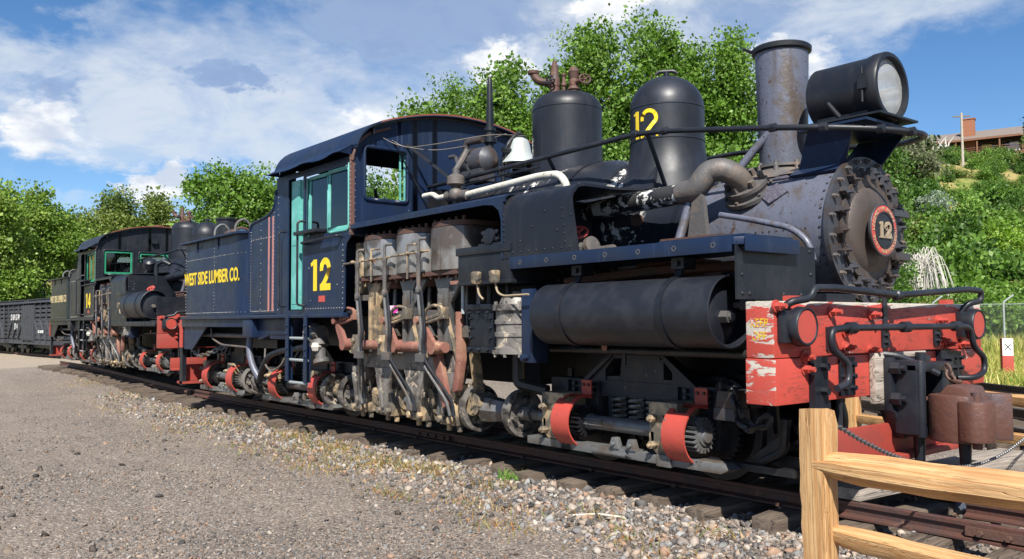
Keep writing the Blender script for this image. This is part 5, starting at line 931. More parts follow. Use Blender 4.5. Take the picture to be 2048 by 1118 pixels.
    m = MB(); m.tube([(-7.52, -1.16, .38), (-7.35, -1.2, .55), (-7.1, -1.22, .72), (-6.8, -1.2, .78), (-6.2, -1.15, .84)], .035, 12, .12); m.build('water_hose', 'black_paint', root)
    m = MB(); m.tube([(-7.25, -1.2, .8), (-7.22, -1.22, .6), (-7.05, -1.2, .52), (-6.8, -1.18, .62), (-6.7, -1.15, .8)], .012, 8, .1); m.build('air_hose', 'grey_iron', root)
    # feed pump / valve cluster under the cab
    m = MB(); m.ball((-5.98, -1.16, 1.0), .13, 14, (1, .8, .9)); m.cyl((-6.12, -1.16, .98), (-5.82, -1.16, 1.0), .085, n=14); m.lathe((-5.86, -1.18, .92), (.3, 0, -1), [(0, .09), (.04, .11), (.07, .11), (.08, .07), (.2, .06), (.22, .09), (.26, .09)], 14)
    for i in range(5): a = i*2*PI/5; m.bolt((-5.9+math.cos(a)*.1, -1.27, .99+math.sin(a)*.08), (0,-1,0), .018, .03)
    m.build('feed_valve', 'grey_iron', root); MB().box(-6.0, -5.92, -1.30, -1.22, .93, 1.02).build('valve_cap', 'white_wrap', root); MB().ball((-5.80, -1.24, .85), .06, 8).build('valve_cap', 'white_wrap', root)
    # ladder
    m = MB()
    for x in (-6.30, -5.84):
        m.box(x-.035, x+.035, -1.355, -1.342, .46, 1.20); m.box(x-.035, x-.022, -1.342, -1.27, .46, 1.20)
    ld = m.build('ladder', P_, root)
    for z in (.94, .70, .45): m = MB(); m.cyl((-6.30, -1.32, z), (-5.84, -1.32, z), .016, n=8); m.build('rung', 'galvanised', ld)
    bt = MB()
    for x in (-6.30, -5.84):
        for z in (1.08, .99, .82, .74): bt.bolt((x, -1.355, z), (0,-1,0), .018, .014)
    stuff(bt.build('ladder_bolts', P_, ld))
    rb = MB(); rb.box(-10.12, -10.02, -1.30, 1.30, .76, 1.16); rb.build('rear_beam', 'peeled_red' if big else 'red_dull', root); MB().box(-10.018, -9.99, -1.285, 1.285, .765, 1.155).build('rear_bulkhead', B_, root)
    m = MB(); m.prism([(-9.97, 1.155), (-8.9, 1.155), (-9.62, .74), (-9.97, .74)], (0, -1.28, 0), (1,0,0), (0,0,1), (0, .02, 0)); m.build('gusset', P_, root)
    m = MB(); m.box(-10.30, -10.24, -1.2, -.72, .26, .50); m.box(-10.36, -10.12, -1.25, -.7, .22, .255); m.build('rear_footboard', 'red_dull', root)
    for y in (-1.22, 1.2): MB().box(-10.25, -10.13, y-.03, y+.03, .2, 1.1).build('step_hanger', B_, root)
    MB().box(-10.9, -10.1, -.12, .12, .52, .80).build('rear_drawgear', B_, root)
    m = MB(); chain(m, [(-9.85, -1.2, .82), (-9.75, -1.2, .68), (-9.55, -1.18, .64), (-9.35, -1.1, .70), (-9.25, -.95, .78)], .014, .085, .05); m.build('safety_chain', 'steel_grey', root)
    # ---------------- front end beam
    m = MB(); m.box(-.184, 0, -1.33, 1.33, .899, 1.22); ebm = m.build('end_beam', cfg['beam'], root, bevel=.008)
    m = MB(); m.box(-.190, .006, -1.332, 1.345, .636, .895); m.build('beam_timber', cfg['beam'], ebm, bevel=.008)
    red = 'red_cover'
    for (y, z) in ((-.70, 1.165), (-.55, 1.045), (-.24, 1.15), (-.55, .95), (-.25, .925), (-1.0, .905), (-1.0, .835), (.68, 1.11), (.70, .97), (.79, .945), (1.02, .94), (-1.27, 1.195)):
        b_ = MB(); b_.cyl((.0, y-.045, z-.005), (.014, y-.045, z-.005), .036, n=12); b_.bolt((.008, y-.045, z-.005), (1,0,0), .026, .035); b_.cyl((.035, y-.045, z-.005), (.075, y-.045, z-.005), .015, n=8); b_.build('bolt', red, ebm)
    for (y, z) in ((-1.02, 1.22), (.95, 1.22)): MB().box(-.11, -.05, y-.05, y+.05, z, z+.035).build('bolt', red, ebm)
    for y, dz in ((-.60, 0), (.86, .0)):
        m = MB(); m.box(.007, .02, y-.085, y+.085, .655, .885)
        for a in (-.04, .045):
            for z in (.70, .77, .84): m.bolt((.02, y+a, z), (1,0,0), .018, .03)
        m.build('bolt_plate', B_, ebm)
    for y in (-.92, .66):
        m = MB(); m.box(.008, .045, y-.085, y+.06, .40 if y < 0 else .62, .90)
        for z in (.70, .84): m.bolt((.045, y, z), (1,0,0), .026, .04)
        m.build('step_hanger', B_, ebm)
    for y in (-1.16, 1.05):                              # marker lamps
        m = MB(); m.box(.0, .05, y-.14, y+.10, .985, 1.165); m.lathe((.02, y+.0, 1.075), (1,0,0), [(0, .10), (.03, .115), (.085, .108), (.09, .10), (.082, .092)], 32, (True, False)); lo = m.build('marker_lamp', 'black_satin', root, bevel=.008)
        MB().lathe((.098, y, 1.075), (1,0,0), [(0, .096), (.004, .094), (.004, 0)], 32, (False, False)).build('lamp_disc', 'red_cover', lo)
    m = MB(); m.tube([(-.02, -1.235, 1.15), (.04, -1.235, 1.215), (.09, -1.10, 1.235), (.09, -1.06, 1.295), (.09, -.85, 1.300), (.09, -.10, 1.268), (.09, .9, 1.325), (.09, 1.13, 1.318), (.09, 1.13, 1.245), (.04, 1.02, 1.225), (.0, 1.0, 1.16)], .022, 10, .05); m.box(.0, .012, -.135, -.085, 1.02, 1.26); m.lathe((.09, -.14, 1.2675), (0,1,0), [(0, .022), (.01, .034), (.05, .034), (.06, .022)], 10); m.bolt((.012, -.11, 1.08), (1,0,0), .016, .02); m.build('grab_rail', 'black_satin', root)
    m = MB(); m.tube([(.14, -.93, .72), (.14, -.80, .745), (.14, -.80, .86), (.14, -.98, .95), (.14, -.98, 1.055), (.14, -.84, 1.065), (.14, .70, 1.065), (.14, .82, 1.05), (.14, .86, .92), (.14, 1.03, .84), (.14, 1.03, .74), (.14, .88, .70), (.05, .80, .70)], .021, 10, .06)
    for y in (-.76, -.11, .60): m.lathe((.14, y-.04, 1.065), (0,1,0), [(0, .022), (.005, .036), (.075, .036), (.08, .022)], 10); m.box(.0, .014, y-.045, y+.035, .93, 1.07); m.box(.014, .14, y-.02, y+.02, 1.05, 1.075); m.bolt((.014, y-.005, .965), (1,0,0), .018, .02); m.bolt((.014, y-.005, 1.01), (1,0,0), .018, .02)
    m.build('cut_lever', 'black_satin', root)
    if big:
        for tx, z in (('KEEP', 1.095), ('OFF', 1.02)):
            o = link('lettering', text_mesh(tx, .07, 'worn_letter', .8, .0012, .0006), ebm); place(o, (-.095, -1.3315, z), (1,0,0), (0,0,1))
    # coupler and its pocket
    m = MB(); m.box(.007, .055, -.33, .34, .585, .905); m.build('coupler_block', 'old_plank' if big else B_, root, bevel=.012)
    m = MB(); m.box(.055, .105, -.245, .30, .54, .875); m.box(.06, .22, .20, .30, .46, .82); m.box(.10, .25, -.20, -.12, .40, .86); m.box(.10, .26, -.20, .27, .785, .84); m.box(.10, .26, -.18, .25, .39, .45); m.cyl((.25, -.165, .385), (.25, -.165, .86), .030, n=12)
    m.prism([(-.245, .545), (.2, .545), (.12, .36), (-.12, .36)], (.02, 0, 0), (0,1,0), (0,0,1), (.10, 0, 0))
    pk = m.build('coupler_pocket', 'black_satin', root, bevel=.012)
    for z in (.81, .62): MB().cyl((.105, -.222, z), (.16, -.222, z), .042, .04, 6).cyl((.16, -.222, z), (.19, -.222, z), .02, n=8).build('bolt', 'black_satin', pk)
    MB().cyl((.13, .10, .84), (.13, .10, .90), .034, n=12).build('pin', 'black_satin', pk)
    m = MB(); m.box(.12, .36, -.08, .09, .46, .62); m.box(.12, .34, -.085, .07, .37, .43)
    body = [(.27, -.12), (.34, -.17), (.45, -.19), (.53, -.16), (.56, -.04), (.52, .06), (.54, .14), (.63, .21), (.61, .26), (.46, .23), (.31, .14)]
    m.xy(body, .37, .655); m.prism([(.29, .60), (.39, .715), (.50, .705), (.55, .60)], (0, -.13, 0), (1,0,0), (0,0,1), (0, .25, 0)); cp = m.build('coupler', 'coupler_rust', root, bevel=.016)
    m = MB(); kn = [(.46, -.17), (.50, -.205), (.57, -.215), (.63, -.18), (.65, -.11), (.63, -.03), (.58, .01), (.50, .01)]; m.xy(kn, .385, .628); m.build('knuckle', 'coupler_rust', cp, bevel=.018)
    MB().cyl((.545, -.09, .34), (.545, -.09, .675), .028, n=12).build('knuckle_pin', 'coupler_rust', cp)
    m = MB(); m.tube([(.02, -.24, .90), (.12, -.16, .885), (.22, -.04, .81), (.28, .02, .77)], .020, 8, .05); m.build('lift_lever', 'black_satin', root)
    m = MB(); chain(m, [(.30, .07, .83), (.33, .06, .77), (.34, .04, .73), (.37, .03, .725), (.41, .02, .73)], .010, .06, .036); m.build('pin_chain', 'rust_dark', root)
    for (x, y, h) in ((.18, -.05, .36), (.46, -.06, .34)): MB().cyl((x, y, .20), (x, y, h+.05), .030, .038, 12).build('hanger', 'black_paint', root)
    # footboard under the beam
    m = MB(); fy = (-1.05, 1.05) if big else (-1.15, -.5); m.box(.02, .055, fy[0], fy[1], .27, .46); m.box(.02, .14, fy[0], fy[1], .235, .27); m.build('footboard', 'red_dull', root, bevel=.006)
    for y in (-.75, -.62): MB().cyl((-.03, y, .3), (-.03, y, .64), .02, n=8).build('brake_hose_pipe', B_, root)
    m = MB(); chain(m, [(-.72, -.86, .69), (-.66, -.90, .72), (-.58, -.92, .68), (-.52, -.95, .50), (-.42, -1.0, .44), (-.30, -1.0, .48), (-.24, -.98, .56)], .016, .10, .06); m.ball((-.74, -.84, .68), .035, 8); m.build('safety_chain', 'grease_black', root)
    m = MB(); m.xz([(-.72, .55), (-.56, .55), (-.58, .66), (-.70, .66)], -.93, -.80); m.xz([(-.74, .47), (-.54, .47), (-.55, .55), (-.73, .55)], -.93, -.80); m.build('weight_block', 'graphite_dark', root, bevel=.006)
    m = MB(); m.bar((-.55, -.72, .2), (-.25, -.72, .42), .06, .08); m.box(-.5, .02, -.7, -.5, .18, .26); m.box(-.35, -.2, -.75, -.55, .35, .45); m.tube([(-.45, -.8, .22), (-.30, -.8, .3), (-.28, -.8, .5)], .03, 8, .05); m.box(-.9, -.2, -.85, -.78, .155, .2); m.build('brake_rigging', 'grease_black', root)
    return root

pm('tank_green', (.009, .013, .010), .45, c2=(.018, .022, .020), sc2=3, streak=((.034, .04, .034), .4), bump=.2, bsc=4)
L12 = build_shay(dict(num='12', loc=(0,0,0), rz=0, sc=1, paint='blue_black', smoke='graphite', stack='graphite', dome='dome_paint', beam='peeled_red', frame='teal',
    wins=[(-1.19, -.68, 2.36, 2.90), (.72, 1.19, 2.36, 2.90)], t3y=-.0, t3r=0.))
tag(L12, 'dark blue and black geared steam locomotive 12 with red end beam, nearest on the track', 'locomotive', 'steam locomotives on the track')
L14 = build_shay(dict(num='14', loc=(-11.62, .07, .135), rz=R(-.6), sc=.9, paint='black_paint', smoke='black_satin', stack='black_satin', dome='black_satin', beam='red_dull', frame='green_frame', skx=-3.5, skf=-2.3, rbz=1.12, rbx=-4.2, resz=1.44, resr=.27,
    wins=[(-1.18, -.54, 2.20, 2.76), (-.42, .26, 2.38, 2.74)], res=(-2.2, -.75)))
tag(L14, 'black geared steam locomotive number 14 with green window frames, coupled behind', 'locomotive', 'steam locomotives on the track')
# ------------------------------------------------------------------ ground, track, ballast
from mathutils import noise as mn
VX, VY = CAM.x, CAM.y
DX, DY = math.cos(YAW), math.sin(YAW); RX, RY = math.sin(YAW), -math.cos(YAW)
def site(right, depth, z=None):                        # survey point: metres to the right of and out from the viewpoint
    x, y = VX+DX*depth+RX*right, VY+DY*depth+RY*right
    return Vector((x, y, gz(x, y) if z is None else z))
def sst(a, b, x):
    t = min(1, max(0, (x-a)/(b-a))); return t*t*(3-2*t)
def gz(x, y):
    """height of the ground"""
    dep = (x-VX)*DX+(y-VY)*DY; rt = (x-VX)*RX+(y-VY)*RY
    z = -.27
    # hillside behind the yard, steeper to the right
    k = sst(-.15, .42, rt/max(8, dep)); d0 = 78-44*k; d1 = 230-112*k; h = 27-4*k
    z += h*sst(d0, d1, dep)**1.15
    if dep > 60: z += 3.0*mn.noise((x*.02, y*.02, 2.))*sst(60, 140, dep)
    z -= .38*sst(26, 42, dep)*(1-sst(60, 80, dep))*(1-k)
    # ballast shoulder of the near track
    if -26 < x < 8: z += .075*(1-sst(.95, 1.75, abs(y-.0)))*sst(-26, -23, x) + .13*sst(-11, -20, x)*(1-sst(1.5, 4, abs(y)))
    z += .014*mn.noise((x*1.3, y*1.3, 5.))+.03*mn.noise((x*.25, y*.25, 1.)) 
    return z
def ground_material(name, far=False):
    m = bpy.data.materials.new(name); m.use_nodes = True; t = NT(m.node_tree); m.node_tree.nodes.clear()
    o = t.n('ShaderNodeOutputMaterial'); b = t.n('ShaderNodeBsdfPrincipled'); t.l(b.outputs[0], o.inputs[0])
    tc = t.n('ShaderNodeTexCoord').outputs['Object']
    v1 = t.n('ShaderNodeTexVoronoi'); v1.inputs['Scale'].default_value = 48; t.l(tc, v1.inputs['Vector'])
    v2 = t.n('ShaderNodeTexVoronoi'); v2.inputs['Scale'].default_value = 110; t.l(tc, v2.inputs['Vector'])
    s1 = t.n('ShaderNodeSeparateColor'); t.l(v1.outputs['Color'], s1.inputs[0]); s2 = t.n('ShaderNodeSeparateColor'); t.l(v2.outputs['Color'], s2.inputs[0])
    base = t.mixc(t.ss(t.noise(tc, .55, 5, .6), .38, .66), (.185, .148, .118, 1), (.138, .118, .102, 1))
    base = t.mixc(t.m('MULTIPLY', t.ss(t.noise(tc, 5., 5, .65), .42, .7), .6), base, (.115, .092, .076, 1))
    base = t.mixc(t.m('MULTIPLY', t.ss(t.noise(tc, .30, 6, .62, .6), .46, .64), .55), base, (.255, .205, .16, 1)); base = t.mixc(t.m('MULTIPLY', t.ss(t.noise(tc, 1.15, 6, .66, .8), .50, .66), .6), base, (.10, .083, .072, 1))
    tm = t.n('ShaderNodeMapping'); t.l(tc, tm.inputs[0]); tm.inputs['Scale'].default_value = (.10, 1.5, 1.); tm.inputs['Rotation'].default_value = (0, 0, .12)
    base = t.mixc(t.m('MULTIPLY', t.ss(t.noise(tm.outputs[0], 1.3, 4, .55, .4), .48, .62), .5), base, (.245, .20, .158, 1))
    st1 = t.mixc(s1.outputs[1], (.06, .058, .062, 1), (.44, .37, .315, 1))
    st2 = t.mixc(s2.outputs[0], (.055, .053, .055, 1), (.36, .295, .245, 1))
    c = t.mixc(t.m('MULTIPLY', t.ss(t.m('ADD', s2.outputs[2], t.m('MULTIPLY', t.m('SUBTRACT', t.noise(tc, .8, 5, .6), .5), 1.1)), .36, .42), .85), base, st2)
    c = t.mixc(t.m('MULTIPLY', t.m('MULTIPLY', t.ss(s1.outputs[0], .58, .62), t.ss(v1.outputs['Distance'], .62, .5)), .9), c, st1)
    # hill cover: dry grass and scrub green further out
    geo = t.n('ShaderNodeSeparateXYZ'); t.l(tc, geo.inputs[0])
    dep = t.m('ADD', t.m('MULTIPLY', t.m('SUBTRACT', geo.outputs[0], VX), DX), t.m('MULTIPLY', t.m('SUBTRACT', geo.outputs[1], VY), DY))
    rt = t.m('ADD', t.m('MULTIPLY', t.m('SUBTRACT', geo.outputs[0], VX), RX), t.m('MULTIPLY', t.m('SUBTRACT', geo.outputs[1], VY), RY))
    grass = t.mixc(t.ss(t.noise(tc, .22, 6, .65), .40, .62), (.30, .235, .10, 1), (.10, .155, .03, 1))
    grass = t.mixc(t.ss(t.noise(tc, 1.6, 6, .7), .46, .7), grass, (.33, .27, .09, 1))
    near = t.m('MULTIPLY', t.ss(dep, 14.5, 18), t.ss(t.m('DIVIDE', rt, dep), .28, .42))
    c = t.mixc(t.m('MAXIMUM', t.ss(dep, 44, 60), near), c, grass)
    light = t.m('MULTIPLY', t.ss(t.m('ADD', dep, t.m('MULTIPLY', t.noise(tc, .6, 4), 6)), 25, 29), t.m('SUBTRACT', 1., t.ss(dep, 50, 60)))
    c = t.mixc(t.m('MULTIPLY', light, .6), c, (.40, .33, .25, 1))
    t.l(c, b.inputs['Base Color']); b.inputs['Roughness'].default_value = .92; b.inputs['Specular IOR Level'].default_value = .2
    bu = t.n('ShaderNodeBump'); bu.inputs['Strength'].default_value = .9; bu.inputs['Distance'].default_value = .012
    hh = t.m('ADD', t.m('MULTIPLY', v1.outputs['Distance'], -.9), t.m('ADD', t.m('MULTIPLY', v2.outputs['Distance'], -.5), t.m('MULTIPLY', t.noise(tc, 30, 4), .5)))
    t.l(hh, bu.inputs['Height']); t.l(bu.outputs[0], b.inputs['Normal']); M[name] = m
ground_material('ground')
def build_ground():
    # graded grid: fine near the viewpoint, coarse far out, in one sheet
    def axis(c): 
        a = [0]; s = .22
        while a[-1] < 620: a.append(a[-1]+s); s = min(22, s*1.055)
        a = np.array(a); return np.concatenate([-a[:0:-1], a])+c
    xs, ys = axis(-2.), axis(-1.5); V = [(x, y, gz(x, y)) for y in ys for x in xs]; n = len(xs)
    F = [(j*n+i, j*n+i+1, (j+1)*n+i+1, (j+1)*n+i) for j in range(len(ys)-1) for i in range(n-1)]
    me = bpy.data.meshes.new('ground'); me.from_pydata(V, [], F); me.polygons.foreach_set('use_smooth', [True]*len(F)); me.materials.append(M['ground'])
    return link('ground', me, None, 'structure')
build_ground()

# ---- stones, weeds (uncountable cover)
def vcol_mat(name, rough=.85, attr='tint', spec=.3, trans=0.):
    m = bpy.data.materials.new(name); m.use_nodes = True; t = NT(m.node_tree); m.node_tree.nodes.clear()
    o = t.n('ShaderNodeOutputMaterial'); b = t.n('ShaderNodeBsdfPrincipled'); a = t.n('ShaderNodeAttribute'); a.attribute_name = attr
    c = t.mixc(t.m('MULTIPLY', t.noise(t.n('ShaderNodeTexCoord').outputs['Object'], 60, 3), .5), a.outputs['Color'], (.05, .045, .04, 1)) if not trans else a.outputs['Color']
    t.l(c, b.inputs['Base Color']); b.inputs['Roughness'].default_value = rough; b.inputs['Specular IOR Level'].default_value = spec
    if trans:
        tr = t.n('ShaderNodeBsdfTranslucent'); hs = t.n('ShaderNodeHueSaturation'); hs.inputs['Value'].default_value = 1.5; hs.inputs['Saturation'].default_value = 1.1; t.l(a.outputs['Color'], hs.inputs['Color']); t.l(hs.outputs[0], tr.inputs[0])
        mx = t.n('ShaderNodeMixShader'); mx.inputs[0].default_value = trans; t.l(b.outputs[0], mx.inputs[1]); t.l(tr.outputs[0], mx.inputs[2]); t.l(mx.outputs[0], o.inputs[0])
    else: t.l(b.outputs[0], o.inputs[0])
    M[name] = m
vcol_mat('stone', .8); vcol_mat('leaf', .5, spec=.35, trans=.32); vcol_mat('blade', .7, trans=.3)
def np_mesh(name, V, F, mat, cols=None, smooth=False, parent=None, kind=None):
    """V (n,3), F (m,k) index array, cols (m,3) per face"""
    me = bpy.data.meshes.new(name); V = np.ascontiguousarray(V, dtype=np.float32); F = np.ascontiguousarray(F, dtype=np.int32); m, k = F.shape
    me.vertices.add(len(V)); me.vertices.foreach_set('co', V.ravel()); me.loops.add(m*k); me.loops.foreach_set('vertex_index', F.ravel())
    me.polygons.add(m); me.polygons.foreach_set('loop_start', np.arange(m, dtype=np.int32)*k)
    try: me.polygons.foreach_set('loop_total', np.full(m, k, dtype=np.int32))
    except Exception: pass
    if smooth: me.polygons.foreach_set('use_smooth', np.ones(m, dtype=bool))
    me.update(calc_edges=True)
    if cols is not None:
        at = me.attributes.new('tint', 'FLOAT_COLOR', 'FACE'); c4 = np.ones((m, 4), dtype=np.float32); c4[:, :3] = cols; at.data.foreach_set('color', c4.ravel())
    me.materials.append(M[mat]); return link(name, me, parent, kind)
def rot_rand(n):
    q = rng.normal(size=(n, 4)); q /= np.linalg.norm(q, axis=1, keepdims=True); w, x, y, z = q.T
    return np.stack([1-2*(y*y+z*z), 2*(x*y-z*w), 2*(x*z+y*w), 2*(x*y+z*w), 1-2*(x*x+z*z), 2*(y*z-x*w), 2*(x*z-y*w), 2*(y*z+x*w), 1-2*(x*x+y*y)], 1).reshape(n, 3, 3)
def ico():
    p = (1+5**.5)/2; v = np.array([(-1,p,0),(1,p,0),(-1,-p,0),(1,-p,0),(0,-1,p),(0,1,p),(0,-1,-p),(0,1,-p),(p,0,-1),(p,0,1),(-p,0,-1),(-p,0,1)], float); v /= np.linalg.norm(v[0])
    return v, np.array([(0,11,5),(0,5,1),(0,1,7),(0,7,10),(0,10,11),(1,5,9),(5,11,4),(11,10,2),(10,7,6),(7,1,8),(3,9,4),(3,4,2),(3,2,6),(3,6,8),(3,8,9),(4,9,5),(2,4,11),(6,2,10),(8,6,7),(9,8,1)])
PAL = np.array([(.46,.41,.37),(.36,.31,.28),(.25,.235,.23),(.17,.17,.18),(.30,.30,.32),(.42,.34,.28),(.52,.48,.44),(.12,.12,.125),(.40,.27,.20),(.22,.19,.17),(.34,.36,.38)])
def stones(name, xy, size, flat=.7, pal=PAL, w=None, sink=.25):
    n = len(xy); v, f = ico(); jit = 1+.30*rng.normal(size=(12, 12, 1)).clip(-1.2, 1.2); base = v[None]*jit         # 12 shapes
    sh = rng.integers(0, 12, n); s = (size[:, None]*(1+.35*rng.normal(size=(n, 3))).clip(.5, 1.8)); s[:, 2] *= flat
    B = base[sh]*s[:, None, :]; Rz = rot_rand(n); B = np.einsum('nij,nkj->nki', Rz, B); B[:, :, 2] *= .85
    Z = np.array([gz(x, y) for x, y in xy]); P = np.stack([xy[:, 0], xy[:, 1], Z+size*flat*(1-sink)*.6], 1)
    V = (B+P[:, None]).reshape(-1, 3); F = (f[None]+(np.arange(n)*12)[:, None, None]).reshape(-1, 3)
    c = pal[rng.choice(len(pal), n, p=w)]*(.45+.6*rng.random((n, 1)))*np.array([1.03, .97, .91]); return np_mesh(name, V, F, 'stone', np.repeat(c, 20, 0), kind='stuff')
def scatter(n, x0, x1, y0, y1, dens):
    out = []; k = 0
    while k < n:
        q = np.stack([rng.uniform(x0, x1, 20000), rng.uniform(y0, y1, 20000)], 1); keep = rng.random(20000) < dens(q[:, 0], q[:, 1]); out.append(q[keep]); k += keep.sum()
    return np.concatenate(out)[:n]
dist = lambda x, y: np.hypot(x-VX, y-VY)
inview = lambda x, y: ((x-VX)*DX+(y-VY)*DY > 2.2) & (np.abs((x-VX)*RX+(y-VY)*RY) < .64*((x-VX)*DX+(y-VY)*DY))
band = lambda y: np.clip((y+1.75+.0)/.35, 0, 1)*np.clip((-.1-y)/.2, 0, 1)
q = scatter(30000, -14, 3.2, -1.9, 2.0, lambda x, y: inview(x, y)*np.clip(6/dist(x, y), 0, 1)**1.7*np.where(y < -.55, np.clip((y+1.85)/.45, 0, 1), .35))
stones('ballast_stones', q, rng.gamma(3.2, .0040, len(q)).clip(.005, .04))
q = scatter(42000, -13, 3., -5.2, -.9, lambda x, y: inview(x, y)*np.clip(4.5/dist(x, y), 0, 1)**2*(.16+.84*(np.sin(x*2.1+1.3*np.sin(y*3.))*.5+.5))*np.where(y > -1.6, 1., .8))
stones('gravel_stones', q, rng.gamma(3., .0021, len(q)).clip(.003, .018), .6, PAL*.8)
q = scatter(90, -8, 2., -5, -1.2, lambda x, y: inview(x, y)*1.)
stones('dark_clinkers', q, rng.uniform(.014, .036, 90), .7, np.array([(.045,.045,.05), (.07,.065,.065), (.12,.1,.09)]))

def blades(name, pts, h, wid, cols, lean=.5, kind='stuff'):
    n = len(pts); a = rng.uniform(0, 2*PI, n); hh = h*(.5+rng.random(n)); b = a+rng.normal(0, .8, n); ln = lean*hh*rng.random(n)
    d = np.stack([np.cos(a), np.sin(a), 0*a], 1); e = np.stack([np.cos(b)*ln, np.sin(b)*ln, hh], 1); P = np.asarray(pts, float)
    V = np.stack([P-d*wid/2, P+d*wid/2, P+e*.55+d*wid*.35, P+e*.55-d*wid*.35, P+e+np.stack([np.cos(b), np.sin(b), 0*b], 1)*(ln*.5)[:, None]], 1).reshape(-1, 3)
    I = np.arange(n)*5; Q = np.stack([I, I+1, I+2, I+3], 1); T = np.stack([I+3, I+2, I+4, I+4], 1)[:, :3]
    F = np.concatenate([np.stack([I, I+1, I+2], 1), np.stack([I, I+2, I+3], 1), T]); c = np.asarray(cols)[rng.integers(0, len(cols), n)]*(.7+.6*rng.random((n, 1)))
    return np_mesh(name, V, F, 'blade', np.concatenate([c, c, c]), kind=kind)
# dry weeds along the ballast edge
cl = []
for (x, y, r, n) in ((-5.4, -1.25, .55, 900), (-4.3, -1.32, .55, 1000), (-6.6, -1.15, .5, 700), (-3.6, -1.25, .45, 600), (-2.7, -1.2, .3, 260), (-8.5, -1.15, .7, 500), (-10.5, -1.1, .8, 420), (-13.5, -1.1, .9, 360), (-1.5, -1.35, .28, 150), (-.95, -1.5, .3, 150), (-1.9, -1.9, .4, 160), (-16.5, -1.1, 1., 300), (-.6, -1.15, .25, 120), (-3.1, -1.9, .4, 140), (-4.8, -1.7, .7, 420), (-6.2, -1.7, .8, 320), (-2.3, -1.55, .5, 300), (-8.8, -1.7, .9, 260), (-.4, -1.6, .4, 160), (-12, -1.6, 1.2, 260)):
    q = rng.normal(size=(int(n*.6), 2))*np.array([r*.6, r*.22])+(x, y); cl.append(q)
q = np.concatenate(cl); P = np.array([(x, y, gz(x, y)) for x, y in q])
blades('dry_weeds', P, .045, .010, [(.34,.25,.10), (.42,.30,.13), (.30,.17,.06), (.20,.20,.06), (.14,.19,.05), (.46,.38,.2), (.33,.15,.05)], 1.2)
P = np.array([(x, y, gz(x, y)) for x, y in rng.normal(size=(70, 2))*(.07, .04)+(-2.75, -1.0)]); blades('weed_tuft', P, .07, .014, [(.10,.22,.03), (.16,.28,.05)], 1.1)

# ---- the near track
def rail_profile(h=.10, head=.052, foot=.10):
    a, f, w = head/2, foot/2, .009
    return [(-f, -h), (f, -h), (f, -h+.012), (w, -h+.026), (w, -.032), (a, -.026), (a, -.004), (a*.7, 0), (-a*.7, 0), (-a, -.004), (-a, -.026), (-w, -.032), (-w, -h+.026), (-f, -h+.012)]
def rail_mesh(path, mat='rust_rail', h=.10):
    m = MB(); prof = rail_profile(h); n = len(prof); P = [Vector(p) for p in path]; V = []
    for i, p in enumerate(P):
        t = (P[min(i+1, len(P)-1)]-P[max(0, i-1)]); t.z = 0; t.normalize(); s = Vector((-t.y, t.x, 0)); V += [p+s*a+Vector((0,0,b)) for a, b in prof]
    F = [(i*n+k, i*n+(k+1) % n, (i+1)*n+(k+1) % n, (i+1)*n+k) for i in range(len(P)-1) for k in range(n)]+[tuple(range(n)), tuple(range((len(P)-1)*n, len(P)*n))]
    return m.add(V, F).mesh('rail', mat, ang=30)
pm('rust_rail', (.115, .052, .040), .6, .25, c2=(.078, .046, .042), sc2=5, spots=((.19, .10, .075), 12, .62, .12), bump=.4, bsc=40)
pm('dark_rail', (.035, .026, .024), .4, .4, c2=(.06, .04, .035), sc2=4)
zt = lambda x: .13*sst(-11, -20, x); yt = lambda x: .011*max(0, -x-11)
TRK = empty('railway_track', (0, 0, -.1))
tag(TRK, 'narrow rusty railway track under the two steam locomotives', 'railway track')
xsr = [-22.6+.5*i for i in range(0, 26)]+[-9.5, 0, 8]
for s_ in (-1, 1):
    o = link('rail', rail_mesh([(x, yt(x)+s_*.49, zt(x)+.1) for x in xsr]), TRK)
o = link('rail', rail_mesh([(.40, .075, .1), (8, .075, .1)]), TRK)
def tie_mesh(seed, L=1.86, w=.20, h=.16):
    r = random.Random(seed); m = MB(); n = 8; V = []
    for i in range(n+1):
        y = -L/2+L*i/n; e = 1-.10*(i in (0, n)); V += [(sx*w/2*e*(1+.08*r.uniform(-1, 1)), y+.012*r.uniform(-1, 1), z*1. if z < 0 else .0) for sx, z in ((-1, -h), (1, -h), (1, .0), (-1, .0))]
        for k in (-1, -2): x_, y_, z_ = V[k]; V[k] = (x_, y_, -.012*r.random()-(.03*r.random() if i in (0, n) else 0))
    F = [(i*4+k, i*4+(k+1) % 4, (i+1)*4+(k+1) % 4, (i+1)*4+k) for i in range(n) for k in range(4)]+[(0, 1, 2, 3), tuple(range(4*n, 4*n+4))]
    return m.add(V, F).mesh('tie', 'tie_wood', ang=30, bevel=.008)
TM = [tie_mesh(i) for i in range(6)]
x = -22.9; k = 0
while x < 4.5:
    o = link('tie', TM[k % 6], TRK); o.location = (x, yt(x)+random.uniform(-.09, .09), zt(x)+random.uniform(-.004, .004)); o.rotation_euler = (random.uniform(-.01, .01), 0, random.uniform(-.05, .05)+(PI if k % 2 else 0)); x += .435*random.uniform(.9, 1.1); k += 1
for (x0) in (-4.6, -12.2, .95):                          # rail joint bars
    m = MB(); m.box(x0-.30, x0+.30, -.535, -.512, .028, .075)
    for i in range(4): m.bolt((x0-.22+.147*i, -.535, .05), (0,-1,0), .018, .025)
    m.build('joint_bar', 'rust_dark', TRK)
for x0 in [-.52+.87*i for i in range(-8, 4)]: m = MB(); m.box(x0-.015, x0+.015, -.565, -.535, .0, .022); m.build('spike', 'rust_dark', TRK)
